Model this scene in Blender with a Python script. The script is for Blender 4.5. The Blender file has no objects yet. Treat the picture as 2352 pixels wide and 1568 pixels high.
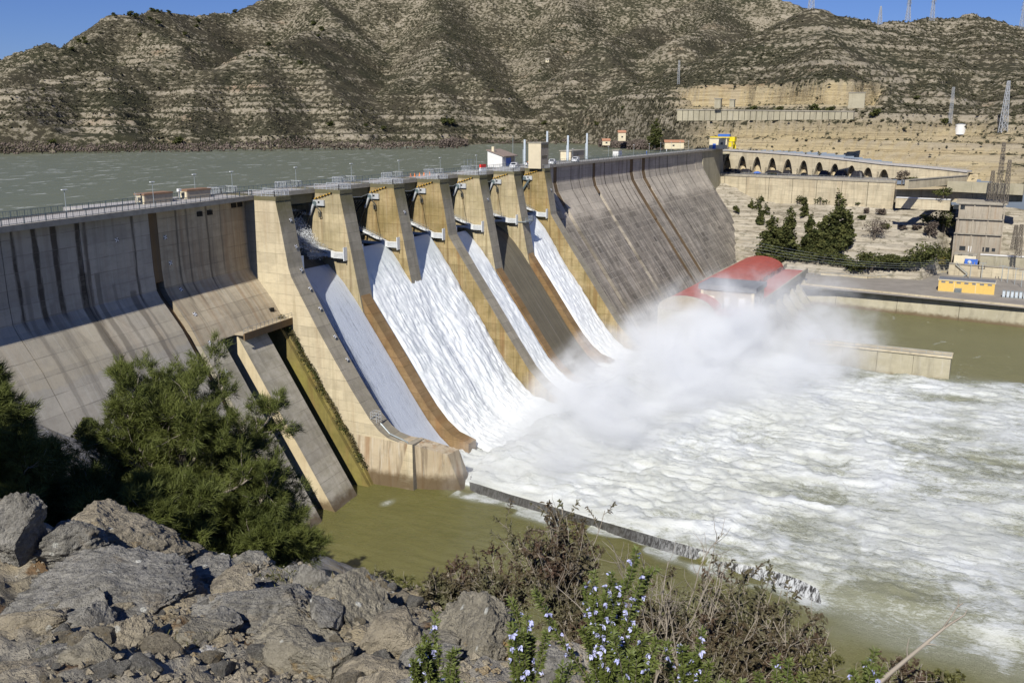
import bpy, math, random
import numpy as np
from mathutils import Vector, Matrix
random.seed(7); RNG = np.random.default_rng(7)
SC = bpy.context.scene
COL = SC.collection
# ---------------------------------------------------------------- camera
PITCH, YAW, FPX = 0.23285, 0.483176, 2150.0
CAM = np.array([-140.697, -125.853, 69.639])
_cp, _sp, _cy, _sy = math.cos(PITCH), math.sin(PITCH), math.cos(YAW), math.sin(YAW)
FW = np.array([_cy*_cp, _sy*_cp, -_sp]); RT = np.array([_sy, -_cy, 0.]); UP = np.cross(RT, FW)
cd = bpy.data.cameras.new('camera'); cam = bpy.data.objects.new('camera', cd); COL.objects.link(cam)
cd.sensor_width = 36; cd.lens = FPX/2352*36; cd.clip_start = .1; cd.clip_end = 8000
cam.matrix_world = Matrix(((RT[0], UP[0], -FW[0], CAM[0]), (RT[1], UP[1], -FW[1], CAM[1]), (RT[2], UP[2], -FW[2], CAM[2]), (0, 0, 0, 1)))
SC.camera = cam
# ---------------------------------------------------------------- light
SUN = np.array([-1, -.15, .88]); SUN = SUN/np.linalg.norm(SUN)
w = bpy.data.worlds.new('World'); SC.world = w; w.use_nodes = True
wn = w.node_tree; bg = wn.nodes['Background']; sky = wn.nodes.new('ShaderNodeTexSky')
sky.sky_type = 'NISHITA'; sky.sun_disc = False; sky.sun_elevation = math.asin(SUN[2]); sky.sun_rotation = math.atan2(SUN[0], SUN[1]) % (2*math.pi)
sky.altitude = 1500; sky.air_density = 1.1; sky.dust_density = 0; sky.ozone_density = 5.
tn = wn.nodes.new('ShaderNodeMix'); tn.data_type = 'RGBA'; tn.blend_type = 'MULTIPLY'; tn.inputs[0].default_value = 1; tn.inputs[7].default_value = (.74, .88, 1.40, 1)
wn.links.new(sky.outputs[0], tn.inputs[6]); wn.links.new(tn.outputs[2], bg.inputs[0]); bg.inputs[1].default_value = .05
sl = bpy.data.lights.new('sun', 'SUN'); so = bpy.data.objects.new('sun', sl); COL.objects.link(so)
sl.energy = 4.8; sl.angle = math.radians(.5); sl.color = (1, .955, .87)
so.rotation_euler = Vector(SUN).to_track_quat('Z', 'Y').to_euler()
SC.view_settings.view_transform = 'Standard'; SC.view_settings.look = 'None'
SC.view_settings.exposure = 0.15; SC.view_settings.gamma = 1; SC.view_settings.use_curve_mapping = False
SC.cycles.use_denoising = True; SC.cycles.max_bounces = 8; SC.cycles.diffuse_bounces = 1; SC.cycles.volume_bounces = 5
SC.cycles.transparent_max_bounces = 8; SC.cycles.volume_max_steps = 64; SC.cycles.volume_step_rate = 1.0
# ---------------------------------------------------------------- pixel -> point helpers (a photo point at a known height or distance)
def ray(x, y):
    d = FW*FPX + RT*(x-1176) - UP*(y-784); return d/np.linalg.norm(d)
def atz(x, y, z): d = ray(x, y); return CAM + d*(z-CAM[2])/d[2]
def atx(x, y, X): d = ray(x, y); return CAM + d*(X-CAM[0])/d[0]
def aty(x, y, Y): d = ray(x, y); return CAM + d*(Y-CAM[1])/d[1]
def atd(x, y, D): d = ray(x, y); return CAM + d*D/math.hypot(d[0], d[1])
def atl(x, y, p, q):      # on the vertical plane through p and q
    d = ray(x, y); n = np.array([-(q[1]-p[1]), q[0]-p[0], 0.]); return CAM + d*(n@(np.array([p[0], p[1], 0])-CAM*[1, 1, 0]))/(n@d)
def atpy(px, Y, z=55.):   # the point at depth line Y and height z that lies in this photo column
    k = (px-1176)/FPX; n = RT-k*FW; X = CAM[0]-(n[1]*(Y-CAM[1])+n[2]*(z-CAM[2]))/n[0]; return np.array([X, Y, z])
def C4(x, y): return (2700+x*1300/2265)/1.7007, (450+y*1300/2265)/1.7007
def C2(x, y): return (2100+x*700/2352)/1.7007, (550+y*700/2352)/1.7007
# ---------------------------------------------------------------- noise
def _h(i, j, k, s):
    n = (i*374761393 + j*668265263 + k*2147483647 + s*974634777) & 0xFFFFFFFF
    n = ((n ^ (n >> 13))*1274126177) & 0xFFFFFFFF
    return ((n ^ (n >> 16)) & 0xFFFFFF)/float(0x7FFFFF) - 1.
def vn(p, s=0):
    p = np.asarray(p, float); i = np.floor(p).astype(np.int64); f = p-i; u = f*f*f*(f*(f*6-15)+10)
    r = 0
    for a in (0, 1):
        for b in (0, 1):
            for c in (0, 1):
                wt = (u[:, 0] if a else 1-u[:, 0])*(u[:, 1] if b else 1-u[:, 1])*(u[:, 2] if c else 1-u[:, 2])
                r = r + wt*_h(i[:, 0]+a, i[:, 1]+b, i[:, 2]+c, s)
    return r
def fbm(p, o=4, g=.5, s=0, ridge=False):
    r = 0; a = 1; t = 0
    for k in range(o):
        n = vn(p*(2.03**k)+17.3*k, s+k); n = 1-2*np.abs(n) if ridge else n
        r = r+a*n; t += a; a *= g
    return r/t
def P3(x, y, z=0.): x = np.asarray(x, float); return np.stack([x, y+0*x, z+0*x], -1)
def sstep(a, b, x): t = np.clip((x-a)/(b-a), 0, 1); return t*t*(3-2*t)
# ---------------------------------------------------------------- mesh helpers
def mk(name, V, F, mat, parent=None, smooth=False, attrs=None, loc=None):
    V = np.asarray(V, float).reshape(-1, 3)
    m = bpy.data.meshes.new(name)
    if isinstance(F, np.ndarray):
        k = F.shape[1]; m.vertices.add(len(V)); m.vertices.foreach_set('co', V.ravel().astype(np.float32))
        m.loops.add(F.size); m.loops.foreach_set('vertex_index', F.ravel().astype(np.int32))
        m.polygons.add(len(F)); m.polygons.foreach_set('loop_start', np.arange(0, F.size, k, dtype=np.int32))
        m.polygons.foreach_set('loop_total', np.full(len(F), k, np.int32))
        m.update(calc_edges=True)
    else:
        m.from_pydata([tuple(v) for v in V], [], F); m.update()
    if smooth: m.polygons.foreach_set('use_smooth', np.ones(len(m.polygons), bool))
    for an, av in (attrs or {}).items():
        at = m.attributes.new(an, 'FLOAT', 'POINT'); at.data.foreach_set('value', np.asarray(av, np.float32))
    mats = mat if isinstance(mat, (list, tuple)) else [mat]
    for q in mats: m.materials.append(q)
    o = bpy.data.objects.new(name, m); COL.objects.link(o)
    if loc is not None: o.location = loc
    if parent: o.parent = parent
    return o
def tag(o, label=None, cat=None, group=None, kind=None):
    if label: o['label'] = label
    if cat: o['category'] = cat
    if group: o['group'] = group
    if kind: o['kind'] = kind
    return o
def thing(name, label, cat, loc=(0, 0, 0), rz=0, group=None):
    o = bpy.data.objects.new(name, None); COL.objects.link(o); o.location = loc; o.rotation_euler = (0, 0, rz); o.empty_display_size = .3
    return tag(o, label, cat, group)
def dup(o, loc=None, rz=None, label=None, scale=None):
    c = o.copy(); COL.objects.link(c)
    for ch in list(o.children):
        d = dup(ch); d.parent = c
    if loc is not None: c.location = loc
    if rz is not None: c.rotation_euler = (0, 0, rz)
    if scale is not None: c.scale = (scale,)*3 if not hasattr(scale, '__len__') else scale
    if label: c['label'] = label
    return c
class MB:
    def __init__(s): s.v = []; s.f = []
    def add(s, V, F):
        n = len(s.v); s.v += [tuple(map(float, v)) for v in V]; s.f += [tuple(n+i for i in f) for f in F]; return s
    def hexa(s, b, t):     # b,t: 4 points each
        return s.add(list(b)+list(t), [(3, 2, 1, 0), (4, 5, 6, 7), (0, 1, 5, 4), (1, 2, 6, 5), (2, 3, 7, 6), (3, 0, 4, 7)])
    def box(s, x0, x1, y0, y1, z0, z1):
        x0, x1 = sorted((x0, x1)); y0, y1 = sorted((y0, y1)); z0, z1 = sorted((z0, z1))
        return s.hexa([(x0, y0, z0), (x1, y0, z0), (x1, y1, z0), (x0, y1, z0)], [(x0, y0, z1), (x1, y0, z1), (x1, y1, z1), (x0, y1, z1)])
    def beam(s, p, q, w, h=None, up=(0, 0, 1)):
        h = h or w; p = Vector(p); q = Vector(q); d = (q-p).normalized(); a = d.cross(Vector(up))
        if a.length < 1e-3: a = d.cross(Vector((1, 0, 0)))
        a.normalize(); b = a.cross(d); a *= w/2; b *= h/2
        return s.hexa([p-a-b, p+a-b, p+a+b, p-a+b], [q-a-b, q+a-b, q+a+b, q-a+b])
    def tube(s, pts, r, n=6, cap=True):
        pts = [Vector(p) for p in pts]; rs = r if hasattr(r, '__len__') else [r]*len(pts); V = []
        for i, p in enumerate(pts):
            d = (pts[min(i+1, len(pts)-1)]-pts[max(i-1, 0)]).normalized(); a = d.orthogonal().normalized(); b = d.cross(a)
            for k in range(n):
                t = 2*math.pi*k/n; V.append(p+(a*math.cos(t)+b*math.sin(t))*rs[i])
        F = [(i*n+k, i*n+(k+1) % n, (i+1)*n+(k+1) % n, (i+1)*n+k) for i in range(len(pts)-1) for k in range(n)]
        if cap: F += [tuple(range(n))[::-1], tuple((len(pts)-1)*n+k for k in range(n))]
        return s.add(V, F)
    def prism(s, poly, x0, x1, fn=lambda x, y, z: (x, y, z)):   # poly in (Y,z), extruded along x
        n = len(poly); V = [fn(x0, y, z) for y, z in poly]+[fn(x1, y, z) for y, z in poly]
        F = [(i, (i+1) % n, n+(i+1) % n, n+i) for i in range(n)]
        return s.add(V, F+[tuple(range(n))[::-1], tuple(range(n, 2*n))])
    def ell(s, c, r, n=8, m=5, jit=0):
        V = [(c[0], c[1], c[2]-r[2])]
        for j in range(1, m):
            t = math.pi*j/m-math.pi/2
            for k in range(n):
                a = 2*math.pi*k/n; g = 1+random.uniform(-jit, jit)
                V.append((c[0]+r[0]*g*math.cos(t)*math.cos(a), c[1]+r[1]*g*math.cos(t)*math.sin(a), c[2]+r[2]*g*math.sin(t)))
        V.append((c[0], c[1], c[2]+r[2])); F = [(0, 1+(k+1) % n, 1+k) for k in range(n)]
        for j in range(m-2):
            for k in range(n): F.append((1+j*n+k, 1+j*n+(k+1) % n, 1+(j+1)*n+(k+1) % n, 1+(j+1)*n+k))
        F += [(1+(m-2)*n+k, 1+(m-2)*n+(k+1) % n, len(V)-1) for k in range(n)]
        return s.add(V, F)
    def build(s, name, mat, parent=None, smooth=False, loc=None): return mk(name, s.v, s.f, mat, parent, smooth, loc=loc)
def grid_faces(nr, nc):
    i = np.arange(nr*nc).reshape(nr, nc)
    return np.stack([i[:-1, :-1].ravel(), i[:-1, 1:].ravel(), i[1:, 1:].ravel(), i[1:, :-1].ravel()], -1)
# ---------------------------------------------------------------- material helpers
class Mat:
    def __init__(s, name, rough=.85, spec=.3):
        s.m = bpy.data.materials.new(name); s.m.use_nodes = True; s.t = s.m.node_tree; s.b = s.t.nodes['Principled BSDF']
        s.b.inputs['Roughness'].default_value = rough; s.b.inputs['Specular IOR Level'].default_value = spec
        s._pos = None
    def nd(s, ty, **k):
        n = s.t.nodes.new(ty)
        for a, v in k.items(): setattr(n, a, v)
        return n
    def set(s, inp, v):
        if isinstance(v, bpy.types.NodeSocket): s.t.links.new(v, inp)
        elif isinstance(v, (tuple, list)) and len(v) == 3 and inp.type == 'RGBA': inp.default_value = (*v, 1)
        else: inp.default_value = v
    def pos(s, local=False):
        if local:
            return s.nd('ShaderNodeTexCoord').outputs['Object']
        if s._pos is None: s._pos = s.nd('ShaderNodeNewGeometry').outputs['Position']
        return s._pos
    def vec(s, sc=(1, 1, 1), off=(0, 0, 0), rot=(0, 0, 0), local=False, src=None):
        n = s.nd('ShaderNodeMapping'); s.set(n.inputs['Vector'], src or s.pos(local)); n.inputs['Scale'].default_value = sc; n.inputs['Location'].default_value = off; n.inputs['Rotation'].default_value = rot
        return n.outputs[0]
    def noise(s, sc=(1, 1, 1), detail=4, rough=.55, off=(0, 0, 0), dist=0, local=False, src=None, ty='FBM', rot=(0, 0, 0)):
        if not hasattr(sc, '__len__'): sc = (sc,)*3
        n = s.nd('ShaderNodeTexNoise'); s.set(n.inputs['Vector'], s.vec(sc, off, rot, local, src)); n.inputs['Scale'].default_value = 1
        n.inputs['Detail'].default_value = detail; n.inputs['Roughness'].default_value = rough; n.inputs['Distortion'].default_value = dist
        return n.outputs['Fac']
    def voro(s, sc, feature='F1', local=False, out='Distance', off=(0, 0, 0), rnd=1):
        if not hasattr(sc, '__len__'): sc = (sc,)*3
        n = s.nd('ShaderNodeTexVoronoi', feature=feature); s.set(n.inputs['Vector'], s.vec(sc, off, (0, 0, 0), local)); n.inputs['Scale'].default_value = 1; n.inputs['Randomness'].default_value = rnd
        return n.outputs[out]
    def ramp(s, f, stops, interp='LINEAR'):
        n = s.nd('ShaderNodeValToRGB'); n.color_ramp.interpolation = interp; e = n.color_ramp.elements
        while len(e) < len(stops): e.new(.5)
        for q, (p, c) in zip(e, stops):
            q.position = p; q.color = (c, c, c, 1) if not hasattr(c, '__len__') else (*c, 1)
        s.set(n.inputs[0], f); return n.outputs[0]
    def sm(s, f, a, b):
        n = s.nd('ShaderNodeMapRange', interpolation_type='SMOOTHSTEP'); s.set(n.inputs[0], f); n.inputs[1].default_value = a; n.inputs[2].default_value = b; return n.outputs[0]
    def mix(s, f, a, b, blend='MIX'):
        n = s.nd('ShaderNodeMix', data_type='RGBA', blend_type=blend); s.set(n.inputs[0], f); s.set(n.inputs[6], a); s.set(n.inputs[7], b); return n.outputs[2]
    def ma(s, op, a, b=0., c=None):
        n = s.nd('ShaderNodeMath', operation=op); s.set(n.inputs[0], a); s.set(n.inputs[1], b)
        if c is not None: s.set(n.inputs[2], c)
        return n.outputs[0]
    def xyz(s):
        n = s.nd('ShaderNodeSeparateXYZ'); s.set(n.inputs[0], s.pos()); return n.outputs
    def nrm(s):
        g = s.nd('ShaderNodeNewGeometry'); n = s.nd('ShaderNodeSeparateXYZ'); s.set(n.inputs[0], g.outputs['Normal']); return n.outputs
    def attr(s, name): n = s.nd('ShaderNodeAttribute', attribute_name=name); return n.outputs['Fac']
    def col(s, c): s.set(s.b.inputs['Base Color'], c); return s
    def bump(s, h, st=.5, d=.1):
        n = s.nd('ShaderNodeBump'); n.inputs['Strength'].default_value = st; n.inputs['Distance'].default_value = d; s.set(n.inputs['Height'], h); s.t.links.new(n.outputs[0], s.b.inputs['Normal']); return s
def plain(name, c, rough=.6, metal=0, var=.12, sc=1.5, spec=.4):
    M = Mat(name, rough, spec); M.b.inputs['Metallic'].default_value = metal
    n = M.noise(sc, 4, .6); M.col(M.mix(M.ramp(n, [(.3, 0.), (.7, 1.)]), tuple(q*(1-var) for q in c), tuple(min(1, q*(1+var)) for q in c))); return M.m
def facept(px, py, P):
    d = ray(px, py)
    for t in np.arange(80, 420, .15):
        p = CAM+d*t
        if p[1] > yprof(P, p[2])+LW(p[0]): return p
    return p
def concrete(name, c1, c2, sv=(.5, 0, .03), streak=.6, moss=0, rust=0, lift=2.0, blocks=0, zmoss=None, white=.3, dark=(.09, .08, .065), patch=.35, wet=None, stains=(), zt=None, darken=0):
    M = Mat(name, .9, .2)
    c = M.mix(M.ramp(M.noise(.07, 5, .6), [(.35, 0.), (.65, 1.)]), c1, c2)
    c = M.mix(M.ma('MULTIPLY', M.ramp(M.noise((.35, .35, .9), 6, .7, (9, 3, 1)), [(.45, 0.), (.7, 1.)]), patch), c, tuple(q*.62 for q in c1))
    if zt:
        _, _, z_ = M.xyz(); zn = M.ma('ADD', z_, M.ma('MULTIPLY', M.noise((.25, 0, .2), 4, .6, (2, 2, 2)), 3.))
        c = M.mix(M.ma('MULTIPLY', M.ma('MULTIPLY', M.sm(zn, zt[0]+1.4, zt[0]+1.9), M.sm(zn, zt[1]+2, zt[1]+1)), M.ramp(M.noise((.06, 0, .1), 4, .6, (5, 1, 2)), [(.35, .1), (.6, .7)])), c, zt[2])
    st = M.ramp(M.noise(sv, 5, .65, (3, 0, 0), dist=.3), [(.5, 0.), (.68, 1.)])
    c = M.mix(M.ma('MULTIPLY', st, streak), c, dark)
    wt = M.ramp(M.noise(tuple(q*2.3 for q in sv), 5, .7, (31, 5, 0)), [(.56, 0.), (.72, 1.)])
    c = M.mix(M.ma('MULTIPLY', wt, white), c, (.55, .53, .47))
    if rust:
        rs = M.ramp(M.noise(tuple(q*.8 for q in sv), 5, .6, (71, 15, 0)), [(.5, 0.), (.66, 1.)])
        c = M.mix(M.ma('MULTIPLY', rs, rust), c, (.26, .14, .06))
    if moss:
        ms = M.ma('MULTIPLY', M.ramp(M.noise(.22, 5, .7, (5, 8, 2)), [(.38, 0.), (.62, 1.)]), moss)
        c = M.mix(ms, c, (.13, .115, .035))
    x, y, z = M.xyz()
    if zmoss:
        zz = M.ma('ADD', z, M.ma('MULTIPLY', M.noise(.5, 4, .6), 5.))
        c = M.mix(M.ma('MULTIPLY', M.sm(zz, zmoss[0], zmoss[1]), zmoss[2]), c, (.11, .10, .035))
    if blocks:
        n = M.nd('ShaderNodeTexBrick'); cb = M.nd('ShaderNodeCombineXYZ'); M.set(cb.inputs[0], x); M.set(cb.inputs[1], M.ma('MULTIPLY', z, 1.22)); M.set(n.inputs['Vector'], cb.outputs[0])
        for a, v in (('Scale', 1.), ('Mortar Size', .16), ('Mortar Smooth', .6), ('Brick Width', 4.2), ('Row Height', 2.4), ('Bias', 0.)): n.inputs[a].default_value = v
        n.inputs['Color1'].default_value = (1, 1, 1, 1); n.inputs['Color2'].default_value = (.35, .35, .35, 1); n.inputs['Mortar'].default_value = (0, 0, 0, 1)
        zl = M.ma('ADD', z, M.ma('MULTIPLY', M.noise((.12, 0, .1), 4, .6, (4, 4, 4)), 9.))
        k = M.ma('MULTIPLY', M.sm(zl, 43.5, 41.), M.ramp(M.noise((.13, .1, .16), 5, .7, (2, 2, 9)), [(.36, .1), (.56, 1.)]))
        k = M.ma('MULTIPLY', k, M.ramp(M.noise((1.1, .05, .09), 5, .6, (8, 2, 9)), [(.35, .35), (.55, 1.)]))
        c = M.mix(M.ma('MULTIPLY', M.ma('MULTIPLY', k, n.outputs[0]), blocks), c, (.078, .070, .058))
        c = M.mix(M.ma('MULTIPLY', M.ma('MULTIPLY', M.sm(zl, 42., 38.), M.ramp(M.noise((.6, .05, .03), 6, .75, (18, 2, 9)), [(.36, 0.), (.6, 1.)])), .8), c, (.13, .118, .10))
        c = M.mix(M.ma('MULTIPLY', M.ma('MULTIPLY', M.sm(zl, 41., 36.), M.ramp(M.noise((.8, .05, .03), 5, .75, (28, 2, 9)), [(.5, 0.), (.66, 1.)])), .55), c, (.48, .45, .40))
    if stains:
        xj = M.ma('ADD', x, M.ma('MULTIPLY', M.ma('SUBTRACT', M.noise((.9, .2, .12), 5, .7, (6, 6, 6)), .5), 1.5)); zj = M.ma('ADD', z, M.ma('MULTIPLY', M.noise((1.2, 0, .1), 3, .6), 6.))
        for (xi, wi, za, zb, k) in stains:
            q = M.ma('MULTIPLY', M.sm(M.ma('ABSOLUTE', M.ma('SUBTRACT', xj, xi)), wi*.5+.28, wi*.5-.12), M.ma('MULTIPLY', M.sm(zj, za+3, za+6), M.sm(z, zb+.6, zb)))
            c = M.mix(M.ma('MULTIPLY', q, k), c, (.055, .045, .035))
    if wet is not None:
        wz = M.ma('ADD', z, M.ma('MULTIPLY', M.noise(.8, 4, .6), 2.))
        c = M.mix(M.ma('MULTIPLY', M.sm(wz, wet+2.2, wet+.6), .85), c, (.10, .065, .03))
    if lift:
        bt = M.nd('ShaderNodeTexBrick'); cb = M.nd('ShaderNodeCombineXYZ'); M.set(cb.inputs[0], M.ma('ADD', x, y)); M.set(cb.inputs[1], z); M.set(bt.inputs['Vector'], cb.outputs[0])
        for a_, v_ in (('Scale', 1.), ('Mortar Size', 0.), ('Brick Width', 9.7), ('Row Height', lift), ('Bias', 0.)): bt.inputs[a_].default_value = v_
        bt.inputs['Color1'].default_value = (1.06, 1.05, 1.03, 1); bt.inputs['Color2'].default_value = (.80, .79, .78, 1)
        c = M.mix(.75, c, bt.outputs[0], 'MULTIPLY')
        c = M.mix(M.ma('MULTIPLY', M.ramp(M.noise((.25, .25, .5), 7, .75, (40, 4, 4)), [(.5, 0.), (.62, 1.)]), .3), c, tuple(q*.5 for q in c1))
        l = M.ma('ABSOLUTE', M.ma('SUBTRACT', M.ma('FRACT', M.ma('DIVIDE', M.ma('ADD', z, M.ma('MULTIPLY', M.noise(.3, 2), .12)), lift)), .5))
        ll = M.ma('MULTIPLY', M.sm(l, .462, .488), M.ramp(M.noise((.25, .25, .4), 4, .7, (1, 1, 7)), [(.4, .12), (.62, .75)]))
        c = M.mix(ll, c, tuple(q*.35 for q in c1))
    M.col(c); M.bump(M.noise((1.6, 1.6, 1.6), 6, .7), .35, .12); return M.m
# ================================================================ MATERIALS
LW = lambda x: .132*x if x < 0 else 0.
PL = [(7.7, 54.4), (7.6, 49.), (7.5, 44.), (7.15, 40.6), (6.3, 39.3), (4.9, 37.8), (1.7, 34.2), (-3.3, 26.8), (-10.6, 16.), (-15., 9.6), (-21.5, 0.), (-26.3, -7.)]
PR = [(8.45, 54.4), (8.45, 48.9), (7.7, 46.), (6.3, 43.8), (4.7, 41.3), (2.9, 38.7), (-.2, 34.1), (-6., 26.), (-24.4, 0.), (-29.3, -7.)]
def yprof(P, z): return float(np.interp(z, [q[1] for q in P][::-1], [q[0] for q in P][::-1]))
STL = [(-55., .5, 38, 54.4, .9), (-51.2, .75, 38, 54.4, .9), (-47.6, .9, 38.5, 54.4, .9), (-43., .8, 39, 54.4, .9), (-41.6, .4, 36, 54.4, .7), (-31, .35, 38, 54.4, .8), (-20.4, .35, 36, 54.4, .7), (-17.6, .3, 36, 54.4, .6), (-12, .4, 37, 54.4, .7), (-8, .3, 40, 54.4, .5), (-66, .6, 38, 54.4, .8)]
for px_, py_, w_, k_ in ((190, 632, 1.6, .62), (222, 632, 1.0, .5), (262, 655, .5, .35), (305, 672, 1.0, .5), (60, 650, .7, .3), (330, 690, .5, .35), (120, 700, .9, .25)):
    q_ = facept(px_, py_, PL); STL.append((float(q_[0]), w_, -4., float(q_[2]), k_))
STR = [(x_, w_, z_, 54.4, k_) for x_, w_, z_, k_ in ((141.5, .35, 40, .8), (147, .4, 40, .8), (159, .35, 38, .85), (166, .4, 38, .8), (178.3, .5, 36, .9), (189.3, .6, 36, .9), (204.3, .6, 34, .9), (213, .5, 34, .9), (217, .9, 0, .5), (228, .4, 36, .7), (238.7, .5, 36, .8), (247, .4, 36, .7), (252, .9, 10, .5), (263, .5, 38, .8), (277, .5, 38, .7), (291, .5, 38, .8), (197, 1.2, -4, .35), (186, 1., -4, .3), (208, 1.1, -4, .35))]
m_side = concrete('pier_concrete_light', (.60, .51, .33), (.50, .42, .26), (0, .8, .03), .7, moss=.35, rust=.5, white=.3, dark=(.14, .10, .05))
m_side0 = concrete('end_wall_concrete', (.66, .58, .41), (.58, .50, .35), (0, .5, .035), .38, moss=.06, rust=.22, white=.3, dark=(.2, .16, .08), wet=2.6)
m_nose = concrete('nose_concrete', (.54, .46, .33), (.44, .36, .25), (.7, .7, .04), .75, rust=.65, white=.75, lift=0, wet=2.4, dark=(.12, .09, .06))
m_brown = concrete('stained_pier_concrete', (.36, .26, .11), (.48, .38, .21), (0, .8, .03), .8, moss=.4, rust=.7, white=.3, dark=(.10, .065, .03))
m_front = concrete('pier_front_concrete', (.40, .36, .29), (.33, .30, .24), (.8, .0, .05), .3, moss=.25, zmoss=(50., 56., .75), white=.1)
m_wall_l = concrete('wing_concrete_grey', (.50, .46, .39), (.40, .375, .32), (.6, 0, .02), .32, white=.7, patch=.4, lift=2.4, rust=.15, stains=STL, zt=(32, 39, (.47, .415, .31)))
m_wall_t = concrete('wing_concrete_tan', (.52, .45, .33), (.45, .38, .27), (.8, 0, .04), .4, rust=.4, white=.45, patch=.5, lift=2.4, stains=STL)
m_wall_r = concrete('wing_concrete_dark', (.54, .485, .40), (.47, .42, .345), (.5, 0, .03), .35, white=.35, lift=2.4, blocks=.95, stains=STR)
m_groove = concrete('groove_concrete', (.20, .135, .07), (.13, .09, .05), (1.5, 0, .03), .6, lift=0, white=.1)
m_outlet = concrete('outlet_concrete', (.54, .50, .41), (.46, .42, .34), (.7, 0, .05), .25, moss=.4, white=.4, patch=.5, lift=1.6, wet=1.2)
m_slotside = concrete('slot_side_concrete', (.66, .57, .38), (.56, .46, .29), (0, .5, .04), .2, rust=.25, white=.2, lift=0, wet=1.2)
m_moss = concrete('mossy_concrete', (.27, .235, .065), (.23, .17, .08), (0, .5, .06), .5, moss=.5, rust=.4, lift=0, white=.05, dark=(.07, .06, .03))
m_divider = concrete('wet_divider_concrete', (.26, .16, .075), (.32, .22, .12), (0, .6, .05), .4, rust=.6, moss=.2, lift=1.8, white=.05, dark=(.08, .05, .03))
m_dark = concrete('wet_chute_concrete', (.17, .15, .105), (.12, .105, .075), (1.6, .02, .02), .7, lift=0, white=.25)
m_quay = concrete('quay_concrete', (.44, .40, .29), (.36, .33, .24), (.35, .35, .05), .3, moss=.12, white=.3, lift=0, wet=.8)
m_ret = concrete('retaining_concrete', (.60, .53, .38), (.54, .47, .33), (.6, .6, .05), .35, rust=.15, white=.2, lift=2.2)
m_deck = plain('deck_concrete', (.42, .40, .38), .85, var=.1, sc=.8)
m_kerb = plain('kerb_concrete', (.34, .31, .25), .85, var=.2, sc=.8)
m_rail = plain('galvanised_steel', (.33, .37, .38), .5, .3, .1)
m_raild = plain('painted_blue_grey_steel', (.13, .17, .18), .5, .2, .1)
m_railw = plain('pale_mesh_steel', (.55, .57, .58), .5, .2, .08)
m_white = plain('white_gate_paint', (.72, .74, .74), .45, 0, .08)
m_gate = plain('gate_steel_dark', (.075, .08, .075), .6, .2, .3)
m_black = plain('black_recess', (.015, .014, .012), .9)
m_yel = plain('yellow_paint', (.55, .33, .05), .6)
m_yel2 = plain('bright_yellow_crane_paint', (.80, .62, .02), .5)
m_ochre = plain('ochre_render', (.68, .46, .13), .85, var=.06)
m_cream = plain('cream_render', (.68, .60, .42), .85, var=.08, sc=.6)
m_tower = plain('tower_render', (.62, .54, .38), .85, var=.07, sc=.5)
m_brown_shade = plain('brown_shade_render', (.34, .29, .22), .85)  # brown render, also painted on walls that stand in shade
m_white2 = plain('white_render', (.72, .71, .68), .85, var=.06)
m_tile = plain('clay_roof_tile', (.40, .20, .12), .9, var=.25, sc=2)
m_grroof = plain('grey_sheet_roof', (.17, .18, .20), .6, var=.15)
m_rust = plain('rusty_roof', (.36, .17, .08), .8, var=.3)
m_glass = plain('dark_glass', (.03, .035, .04), .15, 0, .1, spec=.6)
m_carw = plain('white_car_paint', (.78, .79, .80), .25, 0, .02, spec=.6)
m_tyre = plain('tyre_rubber', (.02, .02, .02), .8)
m_red = plain('red_plastic', (.75, .04, .03), .5)
m_blue = plain('blue_paint', (.05, .14, .5), .5)
m_tarp = plain('black_tarpaulin', (.018, .017, .02), .45, var=.4, sc=2, spec=.5)
m_pole = plain('pale_blue_post_paint', (.52, .58, .62), .45)
m_asph = plain('yard_asphalt', (.27, .245, .21), .92, var=.16, sc=.15)
m_skin = plain('skin', (.5, .3, .2), .6)
m_cloth = plain('dark_work_clothes', (.03, .035, .06), .9)
m_orange = plain('orange_fabric', (.8, .22, .03), .8)
M = Mat('red_roof_coating', .55, .3); n = M.noise(.25, 5, .6)
M.col(M.mix(M.ramp(M.noise((.03, 1.2, 1.2), 3), [(.4, 0.), (.6, .35)]), M.mix(M.ramp(n, [(.35, 0.), (.65, 1.)]), (.44, .095, .065), (.34, .075, .055)), (.40, .14, .11))); m_redroof = M.m
M = Mat('foliage_pine', .6, .25); M.col(M.mix(M.noise(1.3, 3), (.045, .062, .015), (.165, .185, .045))); m_fol = M.m
M.b.inputs['Transmission Weight'].default_value = 0
M = Mat('foliage_far_pine', .8, .1); M.col(M.mix(M.ramp(M.noise(.5, 3), [(.35, 0.), (.65, 1.)]), (.035, .046, .016), (.105, .108, .036))); m_folf = M.m
M = Mat('foliage_scrub', .9, .1); M.col(M.mix(M.ramp(M.noise(.05, 4), [(.35, 0.), (.65, 1.)]), (.055, .055, .030), (.095, .085, .055))); m_scrub = M.m
M = Mat('bare_thicket', .9, .1); M.col(M.mix(M.ramp(M.noise(.12, 4), [(.35, 0.), (.65, 1.)]), (.085, .07, .055), (.17, .135, .115))); m_bare = M.m
M = Mat('bark', .9, .1); M.col(M.mix(M.noise(6, 4), (.10, .085, .065), (.24, .21, .175))); m_bark = M.m
M = Mat('dry_twig', .9, .1); M.col(M.mix(M.noise(9, 4), (.20, .17, .13), (.45, .40, .33))); m_twig = M.m
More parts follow.
